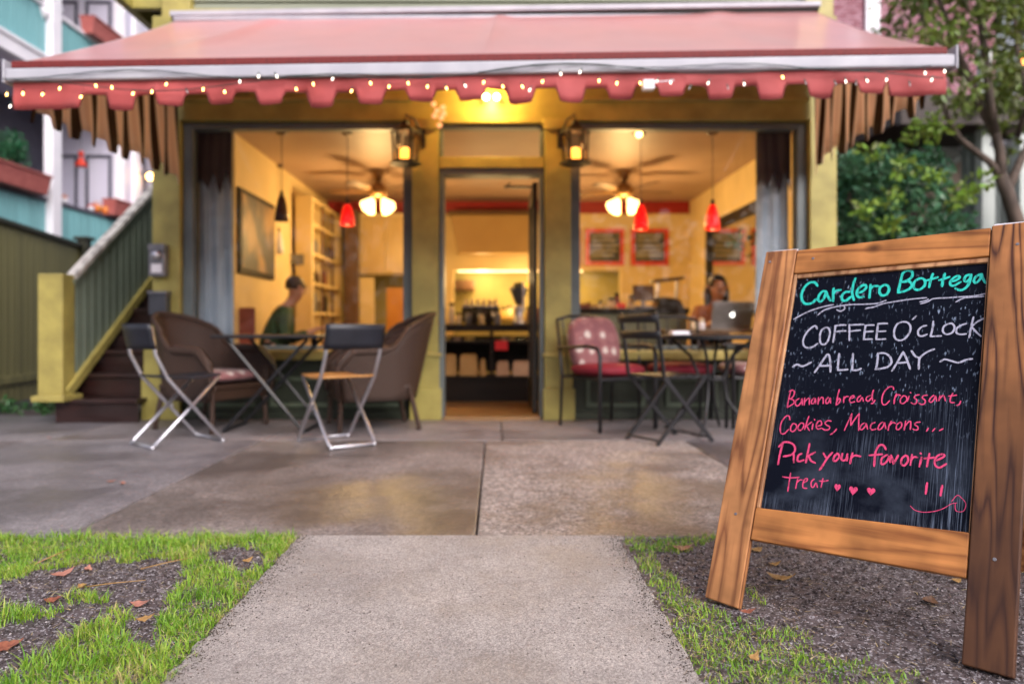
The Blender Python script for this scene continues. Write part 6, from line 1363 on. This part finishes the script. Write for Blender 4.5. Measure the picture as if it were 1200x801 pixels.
# inner slips round the blackboard
slip = wood_mat('pale_worn_slip', (.55, .30, .15), (.30, .13, .06), seed=7)
dkl = pm('dark_wood_slip', (.11, .055, .02), (.06, .03, .012), 20, .5)
plank('slip', [(iu0, V2_[0] + .001), (iu0 + .010, V2_[0] + .001), (iu0 + .010, V3_[0] - .001), (iu0, V3_[0] - .001)], slip, z0=-.022, z1=-.008, bevel=.002)
plank('slip', [(iu0 + .011, V3_[0] - .0155), (iu1 - .001, V3_[1] - .0155), (iu1 - .001, V3_[1] - .001), (iu0 + .011, V3_[0] - .001)], slip, z0=-.022, z1=-.010, bevel=.002)
plank('slip', [(iu1 - .003, V2_[1] + .001), (iu1 - .001, V2_[1] + .001), (iu1 - .001, V3_[1] - .016), (iu1 - .003, V3_[1] - .016)], slip, z0=-.022, z1=-.008, bevel=.002)
# top edge pieces: pale end grain strips of the rear frame showing above
plank('hinge_batten', [(.02, HL + .001), (LW - .005, HL + .001), (LW + .0, HL + .007), (.02, HL + .005)], M_['white'], z0=-.06, z1=-.012, bevel=.001)
plank('hinge_batten', [(WD - LW + .004, HR - .003), (WD, HR + .001), (WD, HR + .006), (WD - LW + .004, HR + .004)], M_['white'], z0=-.06, z1=-.010, bevel=.001)
# blackboard
cbm = bpy.data.materials.new('rained_on_blackboard'); cbm.use_nodes = True; n = cbm.node_tree; b_ = n.nodes['Principled BSDF']; L = n.links.new
tc = n.nodes.new('ShaderNodeTexCoord')
def nz(scale, st=(1, 1, 1), det=4, ro=.6, loc=(0, 0, 0), rz=0):
    m = n.nodes.new('ShaderNodeMapping'); m.inputs['Scale'].default_value = st; m.inputs['Location'].default_value = loc; m.inputs['Rotation'].default_value = (0, 0, rz); L(tc.outputs['Object'], m.inputs[0])
    q = n.nodes.new('ShaderNodeTexNoise'); q.inputs['Scale'].default_value = scale; q.inputs['Detail'].default_value = det; q.inputs['Roughness'].default_value = ro; L(m.outputs[0], q.inputs[0]); return q.outputs[0]
def rp_(src, a, b, lo=0, hi=1):
    q = n.nodes.new('ShaderNodeMapRange'); q.inputs[1].default_value = a; q.inputs[2].default_value = b; q.inputs[3].default_value = lo; q.inputs[4].default_value = hi; L(src, q.inputs[0]); return q.outputs[0]
def mul(a, b, op='MULTIPLY'):
    q = n.nodes.new('ShaderNodeMath'); q.operation = op; q.use_clamp = True
    for i, v in enumerate((a, b)):
        if isinstance(v, (int, float)): q.inputs[i].default_value = v
        else: L(v, q.inputs[i])
    return q.outputs[0]
sepx = n.nodes.new('ShaderNodeSeparateXYZ'); L(tc.outputs['Object'], sepx.inputs[0]); vv = sepx.outputs[1]; uu = sepx.outputs[0]
dots = rp_(nz(1, (150, 42, 1), 3, .55, rz=R(-7)), .60, .68)                   # short tilted splash marks
patch = rp_(nz(9, det=3, loc=(3, 1, 0)), .42, .58); upper = rp_(vv, .52, .80)
m1 = mul(mul(dots, patch), upper)
lines = rp_(nz(1, (330, 7, 1), 4, .6), .50, .66); lower = rp_(vv, .74, .45); pt2 = rp_(nz(3.4, (1, .8, 1), 3, loc=(9.4, 4, 0)), .46, .60)
rightbias = rp_(uu, .25, .62, .35, 1)
m2 = mul(mul(mul(lines, lower), pt2), .75)
haze = mul(mul(rp_(nz(5, det=5, loc=(2, 8, 0)), .45, .7), rp_(vv, .62, .42)), .42)
m3 = mul(mul(lines, rp_(uu, .50, .58)), mul(rp_(uu, .66, .60), rp_(vv, .58, .42)))
allm = mul(mul(m1, mul(m2, .55), 'ADD'), mul(mul(haze, .45), mul(m3, .5), 'ADD'), 'ADD')
mx_ = n.nodes.new('ShaderNodeMix'); mx_.data_type = 'RGBA'; mx_.inputs[6].default_value = (.004, .0055, .012, 1); mx_.inputs[7].default_value = (.26, .33, .46, 1); L(allm, mx_.inputs[0]); L(mx_.outputs[2], b_.inputs['Base Color'])
b_.inputs['Roughness'].default_value = .5; b_.inputs['Specular IOR Level'].default_value = .06
bp = n.nodes.new('ShaderNodeBump'); bp.inputs['Distance'].default_value = .0006; bp.inputs['Strength'].default_value = .5; L(nz(1, (300, 6, 1), 3), bp.inputs['Height']); L(bp.outputs[0], b_.inputs['Normal'])
bd = plank('blackboard', [(iu0 - .01, V2_[0] - .01), (iu1 + .01, V2_[1] - .01), (iu1 + .01, V3_[1] + .01), (iu0 - .01, V3_[0] + .01)], cbm, z0=-.024, z1=-.0185, bevel=0)
jm = pm('black_gap', (.004, .004, .007), (.003, .003, .005), 9, .8)
for u in (.262, .415, .565): plank('board_joint', [(u, .99), (u + .0016, .99), (u + .0018, V3_[0] + (V3_[1] - V3_[0]) * (u - iu0) / .54 - .017), (u - .0002, V3_[0] + (V3_[1] - V3_[0]) * (u - iu0) / .54 - .017)], jm, bd, z0=-.0184, z1=-.0183, bevel=0)
def chalkm(name, c):
    m = pm(name, c, tuple(x * .38 for x in c), 170, .6, lo=.33, hi=.5, stretch=(1, .35, 1), detail=4); return m
TEAL, WHT, PNK = chalkm('teal_chalk_ink', (.015, .60, .50)), chalkm('white_chalk_ink', (.42, .42, .54)), chalkm('pink_chalk_ink', (.74, .055, .18))
STROKES = """T1|115:1815,10319 1713,10441 1567,10448 1426,10301 1355,10068 1382,9865 1493,9695 1641,9675 1749,9722 1835,9836;115:2098,10108 1986,10096 1906,9949 1905,9801 1988,9749 2072,9862 2114,10091;114:2098,10108 2175,9941 2279,9774;114:2325,10199 2335,10001 2365,9756;114:2335,10001 2405,10113 2540,10141;112:2821,10066 2686,10054 2606,9927 2636,9781 2747,9762 2868,9887;112:2931,10532 2892,10274 2894,10015 2975,9772;111:3029,10010 3170,10053 3276,10177 3253,10275 3148,10263 3043,10122 3032,9978 3111,9863 3242,9875;110:3396,10284 3401,10061 3408,9839;110:3394,10125 3493,10232 3623,10227;110:3786,10268 3680,10177 3670,10020 3757,9907 3881,9950 3929,10104 3879,10232 3786,10268;108:4251,10655 4216,10343 4183,10017;108:4252,10640 4369,10727 4498,10673 4511,10516 4410,10396 4266,10341;108:4291,10339 4451,10348 4534,10235 4472,10099 4343,10027 4186,9986;107:4724,10443 4610,10356 4574,10203 4633,10078 4754,10073 4865,10191 4864,10359 4773,10441 4701,10429;106:5051,10574 5009,10362 4988,10140;105:4918,10366 5040,10403 5182,10457;104:5358,10563 5326,10353 5316,10157;104:5232,10357 5346,10397 5482,10451;103:5515,10298 5628,10323 5737,10408 5710,10469 5620,10444 5525,10328 5521,10208 5605,10160 5768,10272;103:5980,10500 5892,10460 5854,10342 5903,10280 5989,10351 6013,10498;103:6013,10498 5992,10291 5935,10116 5829,10017 5739,10020 5656,10068;102:6247,10500 6140,10432 6092,10301 6140,10225 6233,10339 6269,10499;101:6269,10499 6311,10335 6383,10214
W1|65:1235,9136 1649,9395 2055,9551 2380,9626;62:1964,9276 2152,9452 2499,9559 2872,9615 3295,9621 3655,9644 3875,9738;64:2512,9446 2627,9396 2740,9474 2717,9554;62:3338,9463 3413,9493 3565,9521 3761,9610 3958,9667;60:3928,9653 4296,9720 4658,9771 4944,9793;60:4787,9662 4951,9703 4995,9747;57:4816,9601 4978,9657 5135,9758 5481,9777 5821,9797 6131,9816 6389,9880;57:5695,9639 5868,9751 6045,9775 6350,9795
W2|83:1998,8793 1944,8889 1837,8841 1693,8647 1628,8390 1682,8200 1818,8139 1953,8173 2078,8286;83:2256,8841 2144,8745 2116,8523 2172,8303 2288,8258 2379,8400 2403,8651 2343,8809 2256,8841;82:2536,8904 2539,8652 2536,8340;82:2524,8888 2683,8920 2830,8919;81:2535,8684 2707,8716 2853,8723;81:2935,8935 2967,8655 2995,8408;81:2937,8919 3159,8934 3341,8940;80:2948,8701 3129,8733 3258,8749;80:3397,8903 3394,8688 3394,8444;80:3384,8903 3524,8918 3626,8918;80:3381,8688 3520,8704 3621,8713;79:3394,8444 3521,8454 3622,8456;79:3736,8963 3735,8720 3737,8448;79:3736,8957 3874,8969 3986,8969;79:3736,8705 3873,8714 3960,8721;78:3737,8448 3874,8456 3985,8466;78:4382,9021 4244,8932 4192,8692 4248,8484 4387,8426 4523,8516 4613,8723 4598,8901 4505,9006 4382,9021;77:4642,9094 4729,9204;76:5013,8900 4921,8871 4825,8754 4836,8607 4922,8564 5046,8623;76:5177,9032 5173,8784 5143,8566;75:5143,8558 5269,8567 5405,8577;75:5560,8957 5453,8871 5441,8712 5538,8627 5668,8685 5714,8842 5650,8957 5560,8957;74:5984,8956 5876,8913 5771,8814 5768,8685 5861,8629 6002,8644;73:6147,9154 6109,8871 6085,8533;74:6408,9123 6242,9012 6110,8856;73:6121,8856 6238,8702 6352,8577
W3|90:1441,7482 1557,7565 1706,7508 1839,7559 1967,7648;90:2120,7324 2249,7590 2398,7918;88:2398,7918 2468,7905 2542,7631 2575,7359;89:2228,7543 2390,7549 2536,7570;88:2756,7959 2760,7700 2779,7428;87:2780,7422 2910,7434 3051,7455;87:3148,7969 3164,7714 3181,7445;86:3182,7439 3322,7445 3418,7500;85:3831,8002 3842,7766 3828,7531;85:3831,8002 4016,8007 4162,7893 4214,7720 4130,7586 3965,7522 3807,7495;84:4257,7462 4374,7755 4491,8063;83:4491,8063 4607,7820 4713,7538;83:4402,7712 4520,7731 4625,7749;83:4702,8097 4809,7941 4918,7887;82:5264,8167 5078,8063 4930,7887 4920,7716 4929,7547;79:5439,7791 5545,7864 5726,7814 5882,7778 6050,7866 6187,7898
P1|53:1488,6686 1467,6439 1454,6135;53:1450,6652 1541,6704 1608,6632 1585,6493 1499,6411;53:1513,6412 1616,6374 1631,6269 1468,6136;52:1774,6445 1688,6364 1691,6243 1766,6204 1847,6315 1856,6451 1898,6244;52:1936,6472 1952,6248;52:1942,6322 2033,6463 2075,6451 2099,6274;52:2206,6490 2150,6397 2162,6308 2227,6328 2248,6478 2282,6317;52:2337,6514 2350,6307;51:2346,6381 2417,6519 2473,6494 2494,6333;51:2614,6533 2560,6441 2585,6339 2645,6388 2668,6522 2701,6362;51:2896,6802 2872,6565 2861,6331;51:2867,6389 2916,6524 2960,6483 2933,6380 2863,6316;51:3050,6592 3059,6403;51:3051,6519 3114,6596 3165,6599;50:3223,6531 3319,6581 3313,6638 3253,6605 3214,6501 3261,6418 3358,6454;50:3500,6651 3433,6574 3432,6473 3494,6478 3544,6596 3593,6485;50:3759,6668 3678,6620 3662,6533 3728,6495 3791,6599;49:3827,6844 3807,6685 3836,6517;49:3895,6535 3855,6447 3808,6429;49:4349,6890 4318,6973 4212,6952 4107,6790 4073,6590 4105,6437 4190,6430 4274,6548;49:4432,6769 4398,6612 4399,6473;48:4396,6640 4469,6743 4542,6720;48:4612,6724 4550,6623 4560,6513 4632,6490 4705,6592 4684,6701 4612,6724;48:4752,6720 4730,6566;48:4777,6832 4789,6819;48:4999,6778 4911,6744 4894,6674 4955,6624 4951,6527 4885,6495 4825,6532;48:5203,6777 5114,6758 5086,6687 5159,6624 5155,6529 5079,6496 5019,6532;47:5359,6788 5287,6701 5261,6604 5319,6581 5378,6680 5393,6776 5438,6617;47:5503,6784 5492,6634;47:5499,6689 5569,6788 5603,6777 5644,6645;46:5803,6871 5758,6733 5766,6614 5853,6607;46:5711,6784 5818,6804 5892,6823;46:5999,6657 5973,6563 5911,6531
P2|52:1595,5741 1551,5857 1456,5834 1357,5645 1346,5435 1395,5291 1494,5286 1598,5430;52:1708,5632 1654,5524 1673,5393 1756,5386 1823,5496 1793,5611 1708,5632;52:1936,5668 1869,5559 1899,5444 1979,5452 2030,5574 2005,5660 1936,5668;51:2136,5892 2097,5683 2071,5476;51:2239,5725 2097,5580;51:2108,5596 2207,5460;51:2286,5671 2283,5497;51:2307,5819 2318,5796;51:2401,5609 2526,5664 2498,5778 2421,5756 2386,5622 2438,5526 2538,5565;51:2782,5803 2691,5809 2622,5731 2683,5665 2765,5629 2750,5542 2649,5518 2566,5553;50:2964,5577 2911,5487 2820,5392;50:3325,6079 3253,5817 3183,5556;50:3325,6079 3322,5880 3339,5726;50:3339,5726 3439,5947 3523,6096;49:3523,6096 3538,5843 3565,5594;49:3699,5830 3620,5766 3597,5639 3659,5631 3732,5749 3737,5819 3790,5657;49:3962,5868 3883,5819 3858,5706 3913,5642 4005,5678;48:4157,5899 4083,5810 4059,5684 4120,5676 4191,5792 4206,5890 4258,5717;48:4377,5947 4332,5806 4321,5668;48:4332,5806 4416,5909 4488,5888;48:4600,5939 4526,5851 4526,5729 4584,5721 4645,5821 4636,5916 4600,5939;47:4734,5979 4722,5721;47:4726,5816 4805,5958 4861,5963 4868,5749;47:5086,5984 4998,5962 4969,5892 5041,5846 5047,5766 4981,5746 4934,5769;47:5298,5830 5261,5734;46:5452,5832 5403,5748;46:5646,5846 5564,5785
P3|80:1494,4960 1459,4635 1451,4316;80:1397,4861 1501,5005 1692,5025 1841,4940 1878,4772 1774,4644 1578,4577;79:1855,4740 1899,4431;78:2087,4725 2002,4657 1995,4514 2054,4479 2166,4536;78:2270,5046 2255,4759 2240,4474;78:2459,4811 2279,4677;78:2292,4678 2375,4548 2500,4493;77:2693,4811 2755,4721 2813,4672;77:2931,4853 2824,4687 2725,4453 2654,4305;77:3059,4841 2996,4736 2996,4626 3071,4635 3132,4753 3098,4831 3059,4841;76:3207,4858 3200,4706 3256,4658 3324,4708 3344,4861;76:3344,4861 3353,4670;75:3475,4904 3454,4765 3447,4601;75:3454,4765 3543,4844 3690,4834;74:4318,5112 4239,5226 4133,5199 4069,5021 4064,4803 4070,4604;74:3918,4894 4079,4929 4238,4963;73:4359,4962 4248,4857 4236,4702 4317,4697 4409,4861 4415,4939 4458,4761;73:4466,4960 4541,4726;73:4541,4726 4605,4886 4636,4981;73:4817,5003 4735,4902 4735,4751 4816,4716 4883,4845 4872,4964 4817,5003;72:4970,5036 4955,4749;72:4955,4899 5025,4983 5102,4977;71:5203,4989 5173,4733;72:5169,5105 5183,5086;71:5382,5115 5359,4934 5347,4756;71:5268,4968 5404,4999 5501,5026;70:5532,4941 5650,5015 5730,5098 5679,5136 5572,5079 5520,4940 5542,4811 5644,4765 5782,4885
P4|50:1642,3957 1819,3953 1977,3976 2106,4008;50:1852,4099 1850,3831 1850,3552;50:2083,3977 2067,3807 2060,3667;50:2063,3834 2143,3929 2208,3939;50:2245,3861 2340,3930 2344,3999 2281,3977 2245,3861 2263,3725 2369,3714;49:2537,4013 2471,3921 2489,3786 2554,3782 2602,3912 2657,3784;49:2774,4060 2765,3936 2757,3799;49:2683,3979 2785,3980 2918,4026
P5|72:5387,4309 5380,4177 5375,4018;71:5733,4293 5725,4143 5716,4023
P6|24:5049,3636 5170,3541 5369,3524 5608,3587 5793,3688 5972,3844 6087,3885;24:5969,3899 6086,4086 6196,4019 6285,3895 6261,3725 6171,3669 6076,3694 6054,3857"""
def smooth_poly(P, k=5):
    if len(P) < 3: return [(P[0][0] + (P[-1][0] - P[0][0]) * i / 4, P[0][1] + (P[-1][1] - P[0][1]) * i / 4) for i in range(5)]
    o = []; n_ = len(P)
    for i in range(n_ - 1):
        p0, p1, p2, p3 = P[max(i - 1, 0)], P[i], P[i + 1], P[min(i + 2, n_ - 1)]
        for j in range(k):
            t = j / k; o.append(tuple(.5 * (2 * b + (c - a) * t + (2 * a - 5 * b + 4 * c - d) * t * t + (3 * b - a - 3 * c + d) * t ** 3) for a, b, c, d in zip(p0, p1, p2, p3)))
    o.append(P[-1]); return o
zc = 0
NM = {'T1': ('lettering', TEAL), 'W1': ('underline', WHT), 'W2': ('lettering', WHT), 'W3': ('lettering', WHT), 'P1': ('lettering', PNK), 'P2': ('lettering', PNK), 'P3': ('lettering', PNK), 'P4': ('lettering', PNK), 'P5': ('smiley_eyes', PNK), 'P6': ('smiley_mouth', PNK)}
for line in STROKES.strip().split('\n'):
    key, dat = line.split('|'); b = MB(); rg = random.Random(key)
    for st_ in dat.split(';'):
        w_, pts = st_.split(':'); w_ = int(w_) * 1e-4 * (.68 if key[0] != 'P' else .74); P = [tuple(int(a) * 1e-4 for a in q.split(',')) for q in pts.split()]
        S = smooth_poly(P); zc += 1; z = -.0182 + (zc % 23) * .000012; vs = []; n_ = len(S)
        for i, (u, v) in enumerate(S):
            a, c = S[max(i - 1, 0)], S[min(i + 1, n_ - 1)]; dx, dy = c[0] - a[0], c[1] - a[1]; l = math.hypot(dx, dy) or 1; nx_2, ny_2 = -dy / l, dx / l
            hw_ = w_ / 2 * (1 + rg.uniform(-.12, .12)) * (.62 if i in (0, n_ - 1) else 1); vs += [(u + nx_2 * hw_, v + ny_2 * hw_, z), (u - nx_2 * hw_, v - ny_2 * hw_, z)]
        k = len(b.v)
        # rounded ends
        e0 = S[0]; e1 = S[-1]
        b.add(vs, [(2 * i, 2 * i + 1, 2 * i + 3, 2 * i + 2) for i in range(n_ - 1)])
        for (u, v) in (e0, e1):
            zc += 1; z2 = -.0182 + (zc % 23) * .000012 + .000005
            b.add([(u + w_ * .45 * cos(q * PI / 4), v + w_ * .45 * sin(q * PI / 4), z2) for q in range(8)], [tuple(range(8))])
    b.build(NM[key][0], NM[key][1], bd, world=False, recalc=False)
for u, v, w_, h_ in ((.3193, .3864, .0174, .0238), (.3612, .3842, .023, .0261), (.4063, .3884, .0224, .0237)):
    pts = []
    for k in range(28):
        a = 2 * PI * k / 28; hx_ = 16 * sin(a) ** 3; hy_ = 13 * cos(a) - 5 * cos(2 * a) - 2 * cos(3 * a) - cos(4 * a); pts.append((u + hx_ / 33 * w_, v + hy_ / 30 * h_))
    MB().prism(pts, -.0183, -.0179, lambda a, b, c: (a, b, c)).build('heart', PNK, bd, world=False)
# rear frame of the A, hinged at the top
inv = SM.inverted()
def rear(u, f, dw=0):
    top_ = SM @ Vector((u, (HL + HR) / 2 - .03, -TK - .004)); foot = Vector((X0, Y0, 0)) + eu * u + Vector((s_, c_, 0)) * .93 + Vector((0, 0, 0.0)); return inv @ (top_ + (foot - top_) * f)
for u0 in (.0, WD - LW):
    a, b = rear(u0 + LW / 2, 0), rear(u0 + LW / 2, 1); MB().beam(a, b, LW * .9, .026, up=(inv.to_3x3() @ Vector((-s_, -c_, 0)))).build('rear_upright', WL, sg, bevel=.003, world=False)
a, b = rear(LW, .78), rear(WD - LW, .78); MB().beam(a, b, .07, .024, up=(inv.to_3x3() @ Vector((0, 0, 1)))).build('rear_rail', WH, sg, bevel=.003, world=False)
for u in (.05, WD - .05): MB().tube([(u, HL - .004, -TK - .002), (u + .03, HL - .004, -TK - .002)], .006, 8).build('hinge', M_['greymetal'], sg, world=False)
# screw heads
for u, v in ((.02, 1.12), (.05, .26), (WD - .05, .26), (.16, 1.125), (WD - .04, 1.13)): MB().lathe([(.0045, 0), (.004, .0012), (0, .0015)], (u, v, .0005 if u < LW or u > WD - LW else -.0025), 10).build('screw', M_['greymetal'], sg, world=False)
